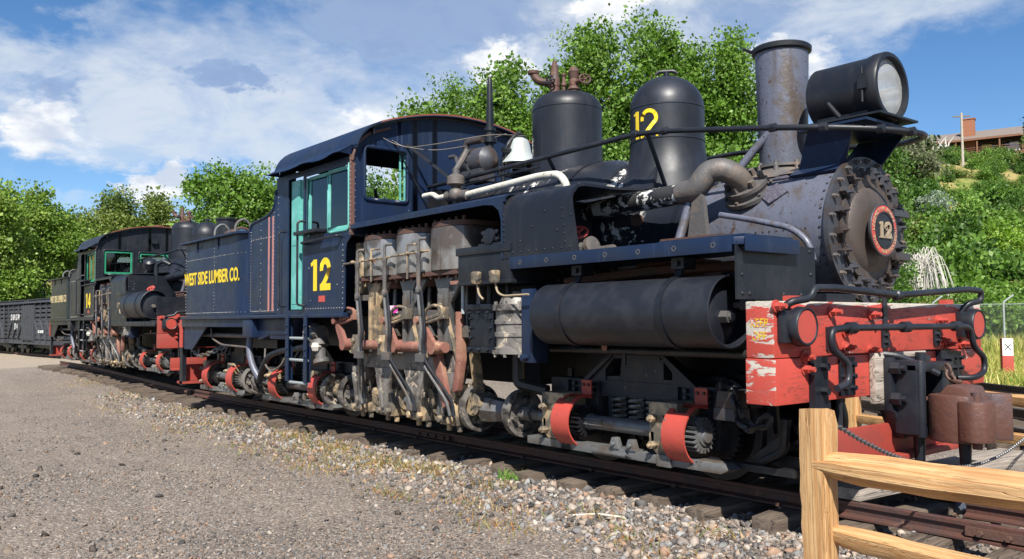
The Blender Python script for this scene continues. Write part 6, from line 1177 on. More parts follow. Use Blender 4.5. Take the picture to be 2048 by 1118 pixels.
# loose timber across the rails under the beam, lump of slag, stick
m = MB(); m.box(-.17, .17, -1.22, 1.22, 0, .075); o = m.build('crossing_timber', 'old_plank', None, bevel=.012); o.location = (-.06, .72, .004); o.rotation_euler = (0, 0, R(-4)); tag(o, 'weathered grey timber lying across the rails below the red end beam', 'timber')
v, f = ico(); v = v*(1+.12*rng.normal(size=(12, 1)))*np.array([.14, .11, .055]); m = MB().add([tuple(a) for a in v], [tuple(a) for a in f]); pm('slag', (.10, .12, .16), .5, c2=(.06, .07, .09), sc2=9, bump=.4, bsc=20); o = m.build('rock', 'slag', None, ang=20, bevel=.01); o.location = (.40, .22, -.085); tag(o, 'blue-grey rock lying between the rails right of the coupler', 'rock')
m = MB(); m.tube([(-1.55, -1.42, gz(-1.55, -1.42)+.02), (-1.40, -1.33, gz(-1.4, -1.33)+.025), (-1.2, -1.28, gz(-1.2, -1.28)+.02)], .008, 6); pm('pale_wood', (.62, .55, .44), .8); o = m.build('stick', 'pale_wood', None); tag(o, 'pale dry stick lying on the ballast beside the rails', 'stick')

# ---- split-rail fences
def split_rail(L, w, h, seed, bend=.03):
    r = random.Random(seed); m = MB(); n = 26; k = 9; V = []
    prof = [(math.cos(2*PI*i/k)*(1+.25*r.uniform(-1, 1)), math.sin(2*PI*i/k)*(1+.2*r.uniform(-1, 1))) for i in range(k)]
    for i in range(n+1):
        t = i/n; tp = min(1, .55+t*9, .55+(1-t)*9); cy = bend*math.sin(t*3+seed)+.008*r.uniform(-1, 1); cz = bend*.7*math.sin(t*4.2+seed*2)
        V += [(L*t, cy+a*w/2*tp*(1+.05*r.uniform(-1, 1)), cz+b*h/2*tp*(1+.05*r.uniform(-1, 1))) for a, b in prof]
    F = [(i*k+j, i*k+(j+1) % k, (i+1)*k+(j+1) % k, (i+1)*k+j) for i in range(n) for j in range(k)]+[tuple(range(k))[::-1], tuple(range(n*k, n*k+k))]
    return m.add(V, F).mesh('fence_rail', 'fence_wood', ang=28)
def split_post(h, w, seed):
    r = random.Random(seed); m = MB(); n = 14; V = []
    prof = [(-.5, -.42), (-.1, -.5), (.42, -.46), (.5, -.1), (.46, .44), (.1, .5), (-.44, .45), (-.5, .05)]; k = len(prof)
    for i in range(n+1):
        t = i/n; s_ = 1+.04*math.sin(t*5+seed)-(.10 if i == n else 0); V += [((a*w*s_+.004*r.uniform(-1, 1)), (b*w*s_+.004*r.uniform(-1, 1)), h*t+(.012*r.uniform(-1, 1) if i == n else 0)) for a, b in prof]
    F = [(i*k+j, i*k+(j+1) % k, (i+1)*k+(j+1) % k, (i+1)*k+j) for i in range(n) for j in range(k)]+[tuple(range(k))[::-1], tuple(range(n*k, n*k+k))]
    return m.add(V, F).mesh('post', 'fence_wood_z', ang=24)
FN = empty('split_rail_fence', (.72, -2.08, -.26)); tag(FN, 'pale split-rail wooden fence with a thick end post, nearest the camera', 'fence', 'split-rail fences')
link('post', split_post(.985, .122, 3), FN)
for (z, sd, w, h, dz) in ((.765, 5, .10, .125, -.035), (.47, 8, .095, .105, -.045)):
    o = link('fence_rail', split_rail(2.5, w, h, sd), FN); o.location = (.0, -.0+.0, z); o.rotation_euler = (0, R(.2 if sd == 5 else 1.6), R(1.5))
m = MB(); m.lathe((.012, -.071, .80), (0,-1,0), [(0, .042), (.004, .038), (.004, .0)], 16); 
FF = empty('split_rail_fence', (2.2, 1.40, -.27)); tag(FF, 'split-rail wooden fence on the far side of the track behind the coupler', 'fence', 'split-rail fences')
ang = R(160)
for i in range(4):
    p = Vector((math.cos(ang), math.sin(ang), 0))*(i*2.4-.4); o = link('post', split_post(.9, .13, 10+i), FF); o.location = p
    for (z, sd) in ((.72, 20), (.38, 31)): o = link('fence_rail', split_rail(2.45, .09, .105, sd+i, .02), FF); o.location = p+Vector((0,0,z)); o.rotation_euler = (0, 0, ang)
m = MB(); cpts = [(.735, -2.0, .665)]+[(.735-.5*t, -2.0+4.2*t, .665-1.5*t*(1-t)-.12*t) for t in [i/14 for i in range(1, 15)]]; chain(m, cpts, .0036, .032, .019); o = m.build('barrier_chain', 'chain_steel', None); tag(o, 'steel chain drooping from the near fence post across the track', 'chain')

# ---- neighbouring tracks beyond
def far_track(name, c, ang, L0, L1, z, label, gauge=1.0, ties=True, mat='dark_rail'):
    t = empty(name, c, ang); tag(t, label, 'railway track', 'other tracks in the yard')
    for s_ in (-1, 1): o = link('rail', rail_mesh([(L0, s_*gauge/2, 0), (L1, s_*gauge/2, 0)], mat, .13), t)
    if ties:
        x = L0; k = 0
        while x < L1: o = link('tie', TM[k % 6], t); o.location = (x, 0, -.13); x += .55; k += 1
    return t
far_track('railway_track', (-1.6, 5.4, .0), R(146.5), -3, 40, 0, 'dark railway track just behind the far split-rail fence', 1.3)
far_track('railway_track', (-2.2, 8.7, .0), R(147.5), -5, 40, 0, 'dark railway track at the edge of the yellow grass', 1.3)
far_track('railway_track', (-46., 4.84, -.52), R(184.5), -10, 45, 0, 'railway track in the distance carrying the stock cars', .95, mat='rust_rail')

# ---- marker post, chain-link fence
X0 = site(10.85, 18.9); pm('post_red', (.44, .07, .05), .6)
m = MB(); m.box(-.11, .11, -.11, .11, 0, .98); po = m.build('marker_post', 'post_red', None, bevel=.008); po.location = X0-Vector((0,0,.02)); fa = math.atan2(VY-X0.y, VX-X0.x); po.rotation_euler = (0, 0, fa+R(12)); tag(po, 'red wooden marker post with a white panel and black X, standing in the grass', 'marker post')
m = MB(); m.box(.11, .114, -.105, .105, .60, .975); m.build('panel', 'sign_white', po); m = MB()
stroke_poly(m, [(-.06, -.07), (.06, .07)], .018, (.1145, 0, .79), (0,1,0), (0,0,1), (1,0,0), .002); stroke_poly(m, [(-.06, .07), (.06, -.07)], .018, (.1145, 0, .79), (0,1,0), (0,0,1), (1,0,0), .003); m.build('letter', 'sign_black', po)
CF = empty('chain_link_fence', site(19.4, 34)); A0 = site(19.4, 34); tag(CF, 'chain-link fence with bent-top posts at the foot of the green slope', 'fence')
dirf = (site(11.0, 36.5)-A0); dirf.z = 0; dirf.normalize(); nf = Vector((-dirf.y, dirf.x, 0))
for i in range(-2, 8):
    p = dirf*(2.55*i-0.05); g = gz(A0.x+p.x, A0.y+p.y)-A0.z; m = MB(); m.tube([p+Vector((0,0,g-.1)), p+Vector((0,0,g+2.0)), p+Vector((0,0,g+2.05))-dirf*.02, p-dirf*.36+Vector((0,0,g+2.32))], .035, 8); m.build('post', 'galvanised', CF)
m = MB(); n = 230; L = 24.
for i in range(n):
    a = -6+L*i/n
    for s_ in (-1, 1):
        p0 = dirf*a; p1 = dirf*(a+s_*1.9); m.bar((p0.x, p0.y, .02), (p1.x, p1.y, 1.95), .0025, .0025)
for z in (1.96, .03): m.bar(dirf*-6+Vector((0,0,z)), dirf*18+Vector((0,0,z)), .02, .02)
stuff(m.build('wire_mesh', 'galvanised', CF))

# ---- stock cars on the distant track
pm('car_paint', (.042, .046, .058), .55, c2=(.05, .052, .06), sc2=3, spots=((.16,.15,.14), 20, .68, .06))
def stock_car(c, ang, label, L=8.3):
    t = empty('stock_car', c, ang); tag(t, label, 'rail car', 'cars on the distant track'); w = 1.15; z0 = .78
    m = MB(); m.box(0, L, -w, w, z0-.22, z0); m.box(.5, L-.5, -.4, .4, z0-.45, z0-.22); m.build('underframe', 'car_paint', t)
    for k in range(8):
        z = z0+.06+k*.235; 
        m = MB(); m.box(.02, L-.02, -w, -w+.04, z, z+.15+.05*(k < 4)); m.build('side_board', 'car_wood', t); m = MB(); m.box(.02, L-.02, w-.04, w, z, z+.15+.05*(k < 4)); m.build('side_board', 'car_wood', t); 
        for xx in (.0, L-.04): m = MB(); m.box(xx, xx+.04, -w+.05, w-.05, z, z+.17); m.build('end_board', 'car_wood', t)
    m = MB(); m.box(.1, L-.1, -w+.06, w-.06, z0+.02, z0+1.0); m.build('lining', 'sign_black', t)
    for xx in [.04+L*i/8 for i in range(9)]:
        m = MB(); m.box(min(xx, L-.12), min(xx, L-.12)+.10, -w-.05, -w, z0-.1, z0+1.95); m.build('side_post', 'car_paint', t)
    for i in (0, 1, 2, 5, 6, 7):
        x0 = L*i/8+.1; x1 = L*(i+1)/8; a, b = ((x0, z0+.05), (x1, z0+1.05)) if i < 4 else ((x1, z0+.05), (x0, z0+1.05)); m = MB(); m.bar((a[0], -w-.025, a[1]), (b[0], -w-.025, b[1]), .04, .10, (0,1,0)); m.build('brace', 'car_paint', t)
    m = MB(); m.box(L*3/8-.1, L*5/8+.1, -w-.09, -w-.05, z0, z0+1.85); d = m.build('door', 'car_paint', t)
    for i in range(7): m = MB(); m.box(L*3/8+.02+i*.29, L*3/8+.20+i*.29, -w-.11, -w-.09, z0+.06, z0+1.8); m.build('door_slat', 'car_wood', d)
    m = MB(); m.yz([(-w-.12, z0+1.96), (w+.12, z0+1.96), (0, z0+2.22)], -.1, L+.1); rf = m.build('roof', 'car_wood', t); m = MB(); m.box(0, L, -.25, .25, z0+2.22, z0+2.27); m.build('roof_walk', 'car_wood', rf)
    for xc in (1.2, L-1.2):
        m = MB(); m.box(xc-.85, xc+.85, -.72, -.6, .28, .45); m.box(xc-.85, xc+.85, .6, .72, .28, .45); m.box(xc-.15, xc+.15, -.7, .7, .25, .55); tr = m.build('truck', 'car_paint', t)
        for a in (-.55, .55):
            for s_ in (-1, 1): MB().lathe((xc+a, s_*.47, .33), (0,s_,0), [(-.04, .05), (-.03, .37), (0, .33), (.1, .325), (.1, .05)], 20).build('wheel', 'grease_black', tr)
    for tx, x, z, sz in (('D & R G W', L*.21, z0+1.22, .46), ('57 4', L*.23, z0+.70, .46), ('RIO GRANDE', L*.8, z0+.45, .2)): o = link('lettering', text_mesh(tx, sz, 'sign_white', .8, .004, .002), t); place(o, (x, -w-.085, z), (1,0,0), (0,0,1))
    return t
stock_car((-53.5, 4.25, -.52), R(4.5), 'black slatted wooden stock car with white lettering behind the tender')
stock_car((-62.6, 3.53, -.52), R(4.5), 'black wooden stock car at the far left edge of the train')
# ------------------------------------------------------------------ trees and shrubs
def leaf_cloud(blobs, n_cl, per, cl_r, leaf, seed, cols, shell=.55, droop=.0, aspect=.75):
    """leaf-sized faces in clumps spread through a set of ellipsoids (x,y,z,rx,ry,rz)"""
    g = np.random.default_rng(seed); B = np.array(blobs, float); vol = (B[:, 3]*B[:, 4]*B[:, 5])**.8; k = g.choice(len(B), n_cl, p=vol/vol.sum())
    d = g.normal(size=(n_cl, 3)); d /= np.linalg.norm(d, axis=1, keepdims=True); rad = (shell+(1-shell)*g.random(n_cl)**.6)*(1+.10*g.normal(size=n_cl)); inner = g.random(n_cl) < .34; rad[inner] *= g.random(inner.sum())
    C = B[k, :3]+d*rad[:, None]*B[k, 3:6]
    rr = cl_r*(.55+.9*g.random(n_cl)); ci = np.repeat(np.arange(n_cl), per); n = n_cl*per
    P = C[ci]+g.normal(size=(n, 3)).clip(-1.55, 1.55)*rr[ci][:, None]*np.array([.55, .55, .42])
    s = leaf*(.6+.8*g.random(n)); q = g.normal(size=(n, 4)); q /= np.linalg.norm(q, axis=1, keepdims=True); w, x, y, z = q.T
    U = np.stack([1-2*(y*y+z*z), 2*(x*y+z*w), 2*(x*z-y*w)], 1); W = np.stack([2*(x*y-z*w), 1-2*(x*x+z*z), 2*(y*z+x*w)], 1)
    N = np.cross(U, W); 
    V = np.stack([P-U*s[:, None]*.5, P+W*s[:, None]*.5*aspect+N*s[:, None]*.08, P+U*s[:, None]*.5, P-W*s[:, None]*.5*aspect+N*s[:, None]*.08], 1).reshape(-1, 3)
    F = np.arange(4*n).reshape(n, 4); cols = np.array(cols); cc = cols[g.integers(0, len(cols), n_cl)]; c = cc[ci]*(.72+.56*g.random((n, 1)))
    return V, F, c, C
barkA = pm('bark', (.20, .165, .13), .9, c2=(.12, .095, .075), sc2=6, bump=.6, bsc=25); pm('pale_bark', (.44, .39, .33), .9, c2=(.30, .26, .22), sc2=5, bump=.5, bsc=20); pm('dead_white', (.62, .59, .54), .85, c2=(.45, .42, .38), sc2=5)
COTTON = [(.105, .200, .028), (.14, .25, .040), (.080, .160, .022), (.18, .29, .058), (.12, .22, .032)]
DARK = [(.062, .135, .022), (.085, .168, .030), (.108, .195, .036), (.05, .108, .020)]
OLIVE = [(.12, .175, .034), (.155, .205, .046), (.095, .14, .028), (.185, .225, .058)]
LIME = [(.16, .28, .03), (.21, .34, .042), (.125, .22, .026), (.25, .36, .06)]
MIX = [(.14, .235, .036), (.175, .275, .046), (.11, .19, .028), (.215, .30, .06), (.15, .215, .04)]
SILVER = [(.22, .28, .20), (.28, .33, .25), (.18, .24, .17)]
def tree(base, H, blobs, label, cat, group, n_cl, per, cl_r, leaf, seed, cols, trunk_r=.22, limbs=9, bark='bark', lean=(0, 0), name='cottonwood_tree', forks=None):
    t = empty(name, base); tag(t, label, cat, group); r = random.Random(seed)
    V, F, c, C = leaf_cloud(blobs, n_cl, per, cl_r, leaf, seed, cols)
    V2, F2, c2, _ = leaf_cloud([(b[0], b[1], b[2], b[3]*.72, b[4]*.72, b[5]*.9) for b in blobs], int(n_cl*.55), int(per*.5), cl_r*1.1, leaf*1.7, seed+500, cols, shell=.1); F = np.concatenate([F, F2+len(V)]); V = np.concatenate([V, V2]); c = np.concatenate([c, c2])
    m = MB(); top = H*.82; tr = [Vector((lean[0]*k/8+.12*r.uniform(-1, 1)*(k > 0), lean[1]*k/8+.12*r.uniform(-1, 1)*(k > 0), -.3+(top+.3)*k/8)) for k in range(9)]
    m.tube(tr, [trunk_r*(1-.85*k/8)*(1.25 if k == 0 else 1) for k in range(9)], 9)
    idx = sorted(range(len(C)), key=lambda i: r.random())[:limbs]
    for i in idx:
        e = Vector(C[i]); hz = max(.8, min(top*.9, e.z*r.uniform(.45, .75))); k = min(7, int((hz+.3)/(top+.3)*8)); s = tr[k].lerp(tr[k+1], .5); mid = s.lerp(e, .5)+Vector((0, 0, .08*(e-s).length)); rr = trunk_r*(1-.85*k/8)*.5
        m.tube([s, mid, e], [rr, rr*.6, rr*.22], 6, .3)
    m.build('trunk', bark, t); np_mesh('crown', V, F, 'leaf', c, parent=t); return t
def at_tree(px_r, D, top, **k): return None
def cotton(X, D, Ht, Rw, seed, label, cols=COTTON, leaf=.135, n_cl=230, per=75, low=1.2, grp='cottonwoods behind the locomotive', cl=.62, **kw):
    r = random.Random(seed); b = site(X, D); bl = []; n = 6
    for i in range(n):
        f = (i+.5)/n; z = low+(Ht-low)*f; w = Rw*(.62+.5*math.sin(PI*min(1, f*1.05+.12)))*(1-.42*max(0, f-.6)/.4); bl.append((r.uniform(-.28, .28)*Rw, r.uniform(-.28, .28)*Rw, z-.02*Ht, w*r.uniform(.8, 1.05), w*r.uniform(.8, 1.05), (Ht-low)/n*.82))
    for i in range(4):                                  # leaders that break the outline
        a = r.uniform(0, 2*PI); bl.append((math.cos(a)*Rw*.55, math.sin(a)*Rw*.55, Ht*r.uniform(.72, .93), Rw*.33, Rw*.33, Ht*.085))
    bl.append((r.uniform(-.15, .15)*Rw, 0, Ht*.97, Rw*.28, Rw*.28, Ht*.06))
    return tree(b, Ht, bl, label, 'tree', grp, n_cl, per, cl, leaf, seed, cols, **kw)
def Hof(y, D): return 1.11+(645-y)/1717*D+.3
G1 = 'cottonwoods behind the locomotive'
for i, (px, D, ty, Rw, lab) in enumerate(((838, 34, 205, 1.35, 'short leafy cottonwood left of the cab roof stack pipe, lowest of the row'), (905, 33, 172, 1.7, 'cottonwood above the cab roof behind the whistle pipe'), (1010, 32, 128, 2.0, 'cottonwood behind the bell, left of the steam dome'),
        (1115, 31, 150, 1.9, 'cottonwood directly behind the steam dome valves'), (1222, 30, 62, 1.95, 'tall cottonwood between the two domes'), (1318, 30, 48, 1.75, 'tallest cottonwood behind the sand dome'), (1400, 31, 92, 1.6, 'cottonwood rising right of the sand dome'), (1472, 30, 82, 1.35, 'cottonwood just left of the smokestack'))):
    cotton((px-1024)/1717*D, D, Hof(ty, D), Rw, 40+i, lab, n_cl=330, per=105, leaf=.108, cl=.60)
# low growth under the cottonwoods, seen between the boiler and the rails
for i, (px, D, ty, Rw) in enumerate(((1450, 27, 330, 2.0), (1600, 30, 305, 2.1), (1690, 33, 290, 2.1), (1765, 36, 300, 1.9), (775, 40, 345, 2.2))):
    cotton((px-1024)/1717*D, D, Hof(ty, D), Rw, 60+i, ('round leafy bush tree behind the smokestack base', 'leafy bush tree behind the gap between stack and headlight', 'dark leafy tree behind the headlight bracket', 'leafy tree behind the smokebox front at the foot of the slope', 'low leafy tree seen through the front cab window')[i], cols=DARK if i > 1 else COTTON, n_cl=190, per=90, leaf=.12, low=.4)
# left-hand group
G2 = 'trees left of the locomotives'
cotton((455-1024)/1717*46, 46, Hof(318, 46)-.3, 2.7, 81, 'broad bright green tree behind the tender, left of the cab', leaf=.155, n_cl=330, per=95, grp=G2, cl=.8)
cotton((535-1024)/1717*48, 48, Hof(318, 48)-.4, 2.4, 82, 'bright green tree partly hidden by the cab', leaf=.155, n_cl=270, per=95, grp=G2, cl=.8)
cotton((395-1024)/1717*50, 50, Hof(402, 50), 1.7, 83, 'small round tree between the tender and the open sky', leaf=.155, n_cl=130, per=66, grp=G2, cl=.7)
cotton((225-1024)/1717*72, 72, Hof(375, 72)-.5, 3.7, 84, 'olive green tree above the black cab of the rear locomotive', OLIVE, leaf=.20, n_cl=330, per=90, grp=G2, cl=.95, bark='pale_bark', low=2.5)
cotton((310-1024)/1717*73, 73, Hof(380, 73)-.5, 2.8, 85, 'olive green tree right of the rear cab roof', OLIVE, leaf=.20, n_cl=200, per=70, grp=G2, cl=.9, bark='pale_bark', low=2.5)
cotton((75-1024)/1717*62, 62, Hof(372, 62), 3.2, 86, 'dark green tree over the stock car with pale bare trunk', MIX, leaf=.19, n_cl=230, per=72, grp=G2, cl=.85, bark='pale_bark', low=5.2, trunk_r=.3)
cotton((128-1024)/1717*66, 66, Hof(410, 66)-1., 1.3, 87, 'thin leaning tree with sparse crown left of the tender', OLIVE, leaf=.23, n_cl=60, per=55, grp=G2, cl=.7, bark='pale_bark', low=5.5, trunk_r=.2, lean=(1.0, .9))
cotton((0-1024)/1717*56, 56, Hof(345, 56)-.5, 2.2, 88, 'tall dark tree cut by the left edge of the photo', MIX, leaf=.18, n_cl=200, per=72, grp=G2, cl=.8, low=2.5)
# right-hand tree behind the headlight
cotton((1820-1024)/1717*84, 84, 5.2, 3.3, 90, 'grey-green tree on the hill behind the headlight', [(.12,.15,.07), (.16,.17,.10), (.09,.13,.05)], leaf=.26, n_cl=130, per=60, grp='trees on the hillside', cl=.8, low=.8)
cotton((2100-1024)/1717*92, 92, 9.0, 2.3, 91, 'dark conifer-like tree beside the hillside house', DARK, leaf=.26, n_cl=170, per=64, grp='trees on the hillside', cl=.8, low=.5)

# shrubs: a few shapes, each used many times
SHR = []
for i, cs in enumerate((COTTON, DARK, LIME, OLIVE, DARK, COTTON)):
    r = random.Random(200+i); bl = [(r.uniform(-.6, .6), r.uniform(-.6, .6), r.uniform(.35, 1.3), r.uniform(.55, .9), r.uniform(.55, .9), r.uniform(.4, .75)) for _ in range(5)]
    SHR.append(leaf_cloud(bl, 85, 44, .34, .115, 300+i, cs, shell=.5))
def shrub_mass(name, spots, label=None, cat=None):
    VV, FF, CC = [], [], []; off = 0
    for (p, s, k, a) in spots:
        V, F, c, _ = SHR[k]; ca, sa = math.cos(a), math.sin(a); W = V*np.array([s, s, s*(.85+.3*((k*7) % 3)/2)]); W = np.stack([W[:, 0]*ca-W[:, 1]*sa, W[:, 0]*sa+W[:, 1]*ca, W[:, 2]], 1)+np.array(p)
        VV.append(W); FF.append(F+off); CC.append(c*(.85+.3*random.random())); off += len(V)
    o = np_mesh(name, np.concatenate(VV), np.concatenate(FF), 'leaf', np.concatenate(CC), kind='stuff'); return o
sp = []
for D in (46, 51, 56, 62, 68, 74, 80, 86, 93, 102, 112):
    x = .30*D
    while x < .68*D:
        p = site(x+random.uniform(-.8, .8), D+random.uniform(-2.5, 2.5)); s = random.uniform(1.3, 2.3)*(1+.004*D)
        if not (D > 79 and .43*D < x < .66*D): sp.append((p-Vector((0,0,.3)), s, random.choice((0, 1, 1, 3, 4, 4, 5)), random.uniform(0, 6.28)))
        x += random.uniform(1.9, 3.1)*(1+.004*D)
for i in range(170):                                   # low scrub on the bank under the house
    D = random.uniform(80, 113); x = random.uniform(.42, .66)*D; sp.append((site(x, D)-Vector((0,0,.5)), random.uniform(.8, 1.25), random.choice((0, 1, 3, 4, 5)), random.uniform(0, 6.28)))
shrub_mass('hillside_scrub', sp)
_shm = {}; ORD = 'first second third fourth fifth sixth seventh eighth ninth tenth eleventh twelfth thirteenth fourteenth fifteenth'.split()
def shrub(p, s, k, label, group):
    t = empty('shrub', p, random.uniform(0, 6.28), s); tag(t, label, 'shrub', group)
    if k not in _shm:
        V, F, c, _ = SHR[k]; o = np_mesh('foliage', V, F, 'leaf', c, parent=t); m = MB(); r = random.Random(k)
        for i in range(6): a = r.uniform(0, 6.28); m.tube([(0, 0, -.1), (math.cos(a)*.25, math.sin(a)*.25, .5), (math.cos(a)*.6, math.sin(a)*.6, 1.1)], [.03, .02, .008], 5)
        o2 = m.build('stems', 'bark', t); _shm[k] = (o.data, o2.data)
    else:
        link('foliage', _shm[k][0], t); link('stems', _shm[k][1], t)
    return t
for i in range(15):                                    # front row behind the chain-link fence
    D = 38.5+random.uniform(-1, 3); px = 1770+i*24; shrub(site((px-1024)/1717*D, D)-Vector((0,0,.15)), random.uniform(1.25, 1.75), (0, 5, 3, 0)[i % 4], ORD[i]+' green shrub from the left in the row along the foot of the slope', 'shrubs behind the chain-link fence')
for i, (px, D, s) in enumerate(((1925, 60, 1.6), (1955, 62, 1.9), (1990, 61, 1.8), (2020, 60, 1.5))):
    shrub(site((px-1024)/1717*D, D)+Vector((0,0,.8)), s, 2, ORD[i]+' bright lime green shrub from the left, halfway up the slope below the house', 'lime green shrubs on the slope')
# left brush below the trees
sp = []
for D in (61, 66, 72, 80, 90):
    x = -.68*D
    while x < -.22*D:
        p = site(x+random.uniform(-.8, .8), D+random.uniform(-2, 2)); sp.append((p-Vector((0,0,.3)), random.uniform(1.5, 2.6), random.choice((0, 1, 2, 3, 4, 5)), random.uniform(0, 6.28))); x += random.uniform(1.8, 3.)
shrub_mass('undergrowth', sp)
sp = []
for i in range(60):                                     # scrub dots on the far dry hill
    D = random.uniform(110, 210); x = random.uniform(-.45, .3)*D; sp.append((site(x, D)-Vector((0,0,.4)), random.uniform(1.5, 3.2), random.choice((1, 3, 4)), random.uniform(0, 6.28)))
shrub_mass('hill_bushes', sp)
V, F, c, C = leaf_cloud([(0, 0, 1.2, 1.0, 1.0, .9), (.5, .3, .8, .9, .8, .7), (-.7, 0, .7, .7, .7, .6)], 80, 34, .3, .13, 777, SILVER); t = empty('silver_bush', site((22-1024)/1717*60, 60)+Vector((0,0,1.3)), 0, 1.5); tag(t, 'pale silvery bush above the stock car roof at the left', 'bush'); np_mesh('foliage', V, F, 'leaf', c, parent=t)
t = empty('silver_bush', site((1868-1024)/1717*72, 72)+Vector((0,0,.8)), 0, 1.3); tag(t, 'pale silvery bush on the slope below the dead trunks', 'bush'); np_mesh('foliage', V, F, 'leaf', c, parent=t)
m = MB(); m.cyl((0,0,0), (0,0,3.3), .05, n=8); m.box(-.55, .55, -.2, .2, 3.3, 3.42); o = m.build('lamp_post', 'rubber', None); o.location = site((88-1024)/1717*58, 58, .7); o.rotation_euler = (0, 0, R(50)); tag(o, 'slim dark flat-topped lamp post beside the silvery bush', 'lamp post')

# dead drooping willow, bare trunks, utility pole
t = empty('dead_shrub', site((1842-1024)/1717*41.5, 41.5)); tag(t, 'drooping mass of bare white dead branches beside the smokebox door', 'dead shrub')
m = MB(); r = random.Random(5)
for i in range(120):
    a = r.uniform(0, 6.28); w = r.uniform(.25, 1.15); h = r.uniform(3.3, 4.7); b = Vector((r.uniform(-.25, .25), r.uniform(-.25, .25), 1.6)); m.tube([b, b+Vector((math.cos(a)*w*.35, math.sin(a)*w*.35, h-1.9)), b+Vector((math.cos(a)*w*.8, math.sin(a)*w*.8, h-1.6)), b+Vector((math.cos(a)*w*1.15, math.sin(a)*w*1.15, h-2.4-r.uniform(0, .7))), b+Vector((math.cos(a)*w*1.25, math.sin(a)*w*1.25, h-3.2-r.uniform(0, .8)))], [.022, .02, .017, .014, .008], 4, .5, 3)
m.cyl((0, 0, -.2), (0, 0, 1.9), .16, .10, 8); stuff(m.build('dead_branches', 'dead_white', t))
for (px, D, sgn, lab) in ((1883, 108, -1, 'bare crooked dead trunk left of the pole below the house'), (1898, 108, 1, 'straight bare dead trunk with forked top below the house')):
    t = empty('dead_tree', site((px-1024)/1717*D, D)-Vector((0,0,4.2))); tag(t, lab, 'dead tree'); m = MB(); m.tube([(0,0,0), (sgn*.2, 0, 1.5), (-.6 if sgn < 0 else .1, 0, 3.2), (-.3 if sgn < 0 else .2, 0, 5.0), (-.9 if sgn < 0 else .1, 0, 6.8)], [.32, .28, .24, .18, .07], 8, .4); m.tube([(-.3 if sgn < 0 else .2, 0, 4.8), (.5, .2, 6.2), (1.1, .3, 6.9)], [.15, .1, .04], 6); m.tube([(.1, 0, 5.2), (-.9, .2, 6.6)], [.12, .04], 6); m.build('trunk', 'dead_white', t)
t = empty('utility_pole', site((1934-1024)/1717*96, 96)-Vector((0,0,.5))); tag(t, 'wooden utility pole in front of the hillside house chimney', 'utility pole'); m = MB(); m.cyl((0,0,-2), (0,0,6.6), .17, .12, 10); m.build('pole', 'pale_bark', t); m = MB(); m.obox((0, 0, 6.2), (.8,.6,0), (-.6,.8,0), (0,0,1), .9, .06, .07); m.build('crossarm', 'bark', t)

# ------------------------------------------------------------------ house on the hill
pm('shingle', (.20, .165, .145), .9, c2=(.15, .125, .11), sc2=3, bump=.4, bsc=6); pm('house_wood', (.22, .10, .055), .8, c2=(.15, .07, .04), sc2=4); pm('house_dark', (.05, .038, .033), .7); pm('brick', (.33, .135, .075), .9, c2=(.24, .10, .06), sc2=14, bump=.3, bsc=10); pm('deck_white', (.75, .75, .72), .6); pm('cushion', (.60, .52, .18), .7)
hp = site((1945-1024)/1717*118, 118); HZ = 1.11+(645-316)/1717*118
ax = (site((2050-1024)/1717*116, 116)-site((1845-1024)/1717*123, 123)); ax.z = 0; ha = math.atan2(ax.y, ax.x)
HS = empty('hillside_house', (hp.x, hp.y, HZ), ha); tag(HS, 'low brown house with long shingle roof, porch posts and brick chimney on the hilltop', 'house')
Lh = 8.0
m = MB(); m.box(-7.4, Lh, 1.6, 8, -.2, 2.4); m.build('wall', 'house_dark', HS)
m = MB(); m.prism([(-.9, 2.15), (4.6, 4.2), (10, 2.3), (10, 2.15), (4.6, 4.05), (-.9, 2.0)], (-7.8, 0, 0), (0,1,0), (0,0,1), (Lh+8.6, 0, 0)); rf = m.build('roof', 'shingle', HS)
m = MB(); m.box(-7.8, Lh+.6, -.98, -.9, 1.92, 2.2); m.build('fascia', 'house_wood', rf)
m = MB(); m.box(-6.9, Lh, -.8, 1.6, -.35, -.05); m.box(-6.9, Lh, -.85, -.8, -.5, -.02); m.build('deck', 'house_wood', HS)
for x in (-6.6, -4.4, -1.4, 1.2, 3.9, 6.6, 7.9): m = MB(); m.box(x-.09, x+.09, -.85, -.67, -.05, 2.1); m.build('porch_post', 'house_wood', HS)
m = MB()
for z in (.35, .62, .9): m.box(-6.9, Lh, -.8, -.76, z-.03, z+.03)
m.build('porch_railing', 'house_wood', HS)
for (x, w) in ((-5.6, 1.2), (-2.8, 1.6), (2.4, 1.6), (5.2, 1.8)):
    m = MB(); m.box(x-w/2, x+w/2, 1.52, 1.6, .5, 1.8); f_ = m.build('window', 'house_wood', HS); MB().box(x-w/2+.08, x+w/2-.08, 1.50, 1.52, .58, 1.72).build('pane', 'window_glass', f_)
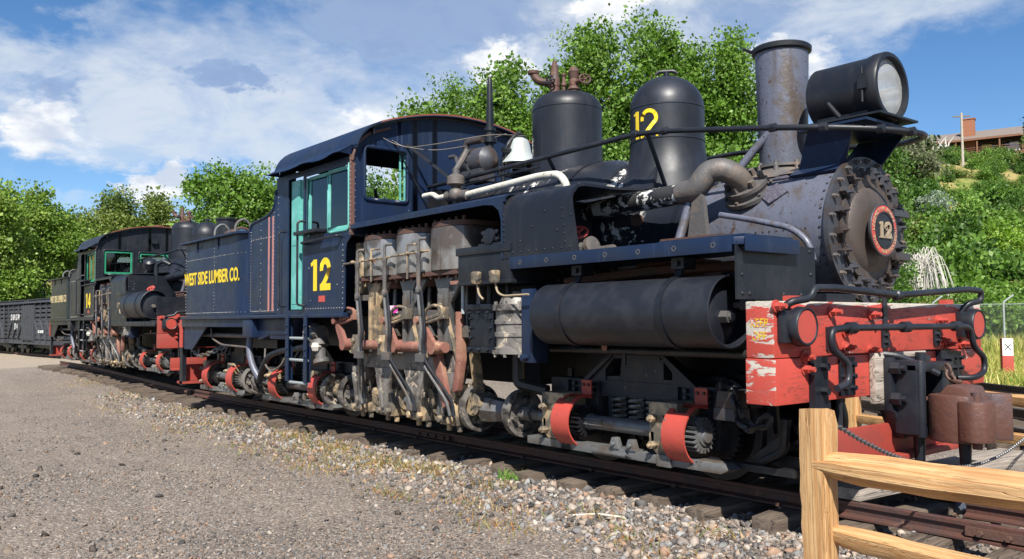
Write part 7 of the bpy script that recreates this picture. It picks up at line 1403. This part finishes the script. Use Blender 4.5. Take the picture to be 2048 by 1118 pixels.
m = MB(); m.box(1.2-1.9, 2.7-1.9, 1.0, 2.3, .0, 5.3); ch = m.build('chimney', 'brick', HS, bevel=.05); m = MB(); m.box(-.8, .9, .9, 2.4, 5.3, 5.45); m.build('chimney_cap', 'brick', ch)
for i in range(14): m = MB(); m.box(-.706 if 0 else -.70, .80, .985, 1.0, .15+i*.37, .15+i*.37+.30); m.build('brick_course', 'brick', ch)
m = MB(); m.box(1.6, 2.8, .3, 1.2, 0, .5); m.box(1.6, 2.8, 1.0, 1.3, .5, 1.5); m.build('porch_chair', 'cushion', HS); m = MB(); m.box(4.8, 6.2, .3, 1.1, 0, .8); m.box(5., 6., .6, 1.1, .8, 1.4); m.build('porch_cabinet', 'deck_white', HS)
m = MB()
for i in range(7): m.cyl((-6.2+i*2.2, .2, -5), (-6.2+i*2.2, .2, -.3), .10, n=6)
m.build('stilts', 'house_dark', HS)
# pale shed roof glimpsed behind the rear locomotive
t = empty('white_shed', site((338-1024)/1717*58, 58), R(60)); tag(t, 'white shed roof glimpsed above the rear locomotive', 'shed'); m = MB(); m.box(-3, 3, -2, 2, 0, 5.2); m.build('wall', 'deck_white', t); m = MB(); m.prism([(-2.3, 5.2), (2.3, 5.2), (0, 6.2)], (-3.2, 0, 0), (0,1,0), (0,0,1), (6.4, 0, 0)); m.build('roof', 'deck_white', t)

# ------------------------------------------------------------------ grass beyond the tracks
q = []
while len(q) < 26000:
    D = rng.uniform(16.3, 37); a = rng.uniform(.30, .66); p = site(a*D, D)
    if mn.noise((p.x*.5, p.y*.5, 9.)) > -.12 or D > 24: q.append(p)
blades('field_grass', np.array(q), .26, .035, [(.40,.36,.09), (.48,.40,.13), (.22,.30,.05), (.30,.34,.07), (.52,.44,.18), (.16,.26,.04), (.36,.36,.08)], .7)
q = [site(rng.uniform(.33, .62)*D, D) for D in rng.uniform(30, 39, 5000)]
blades('tall_grass', np.array(q), .6, .05, [(.42,.36,.14), (.34,.34,.09), (.26,.32,.07)], .5)
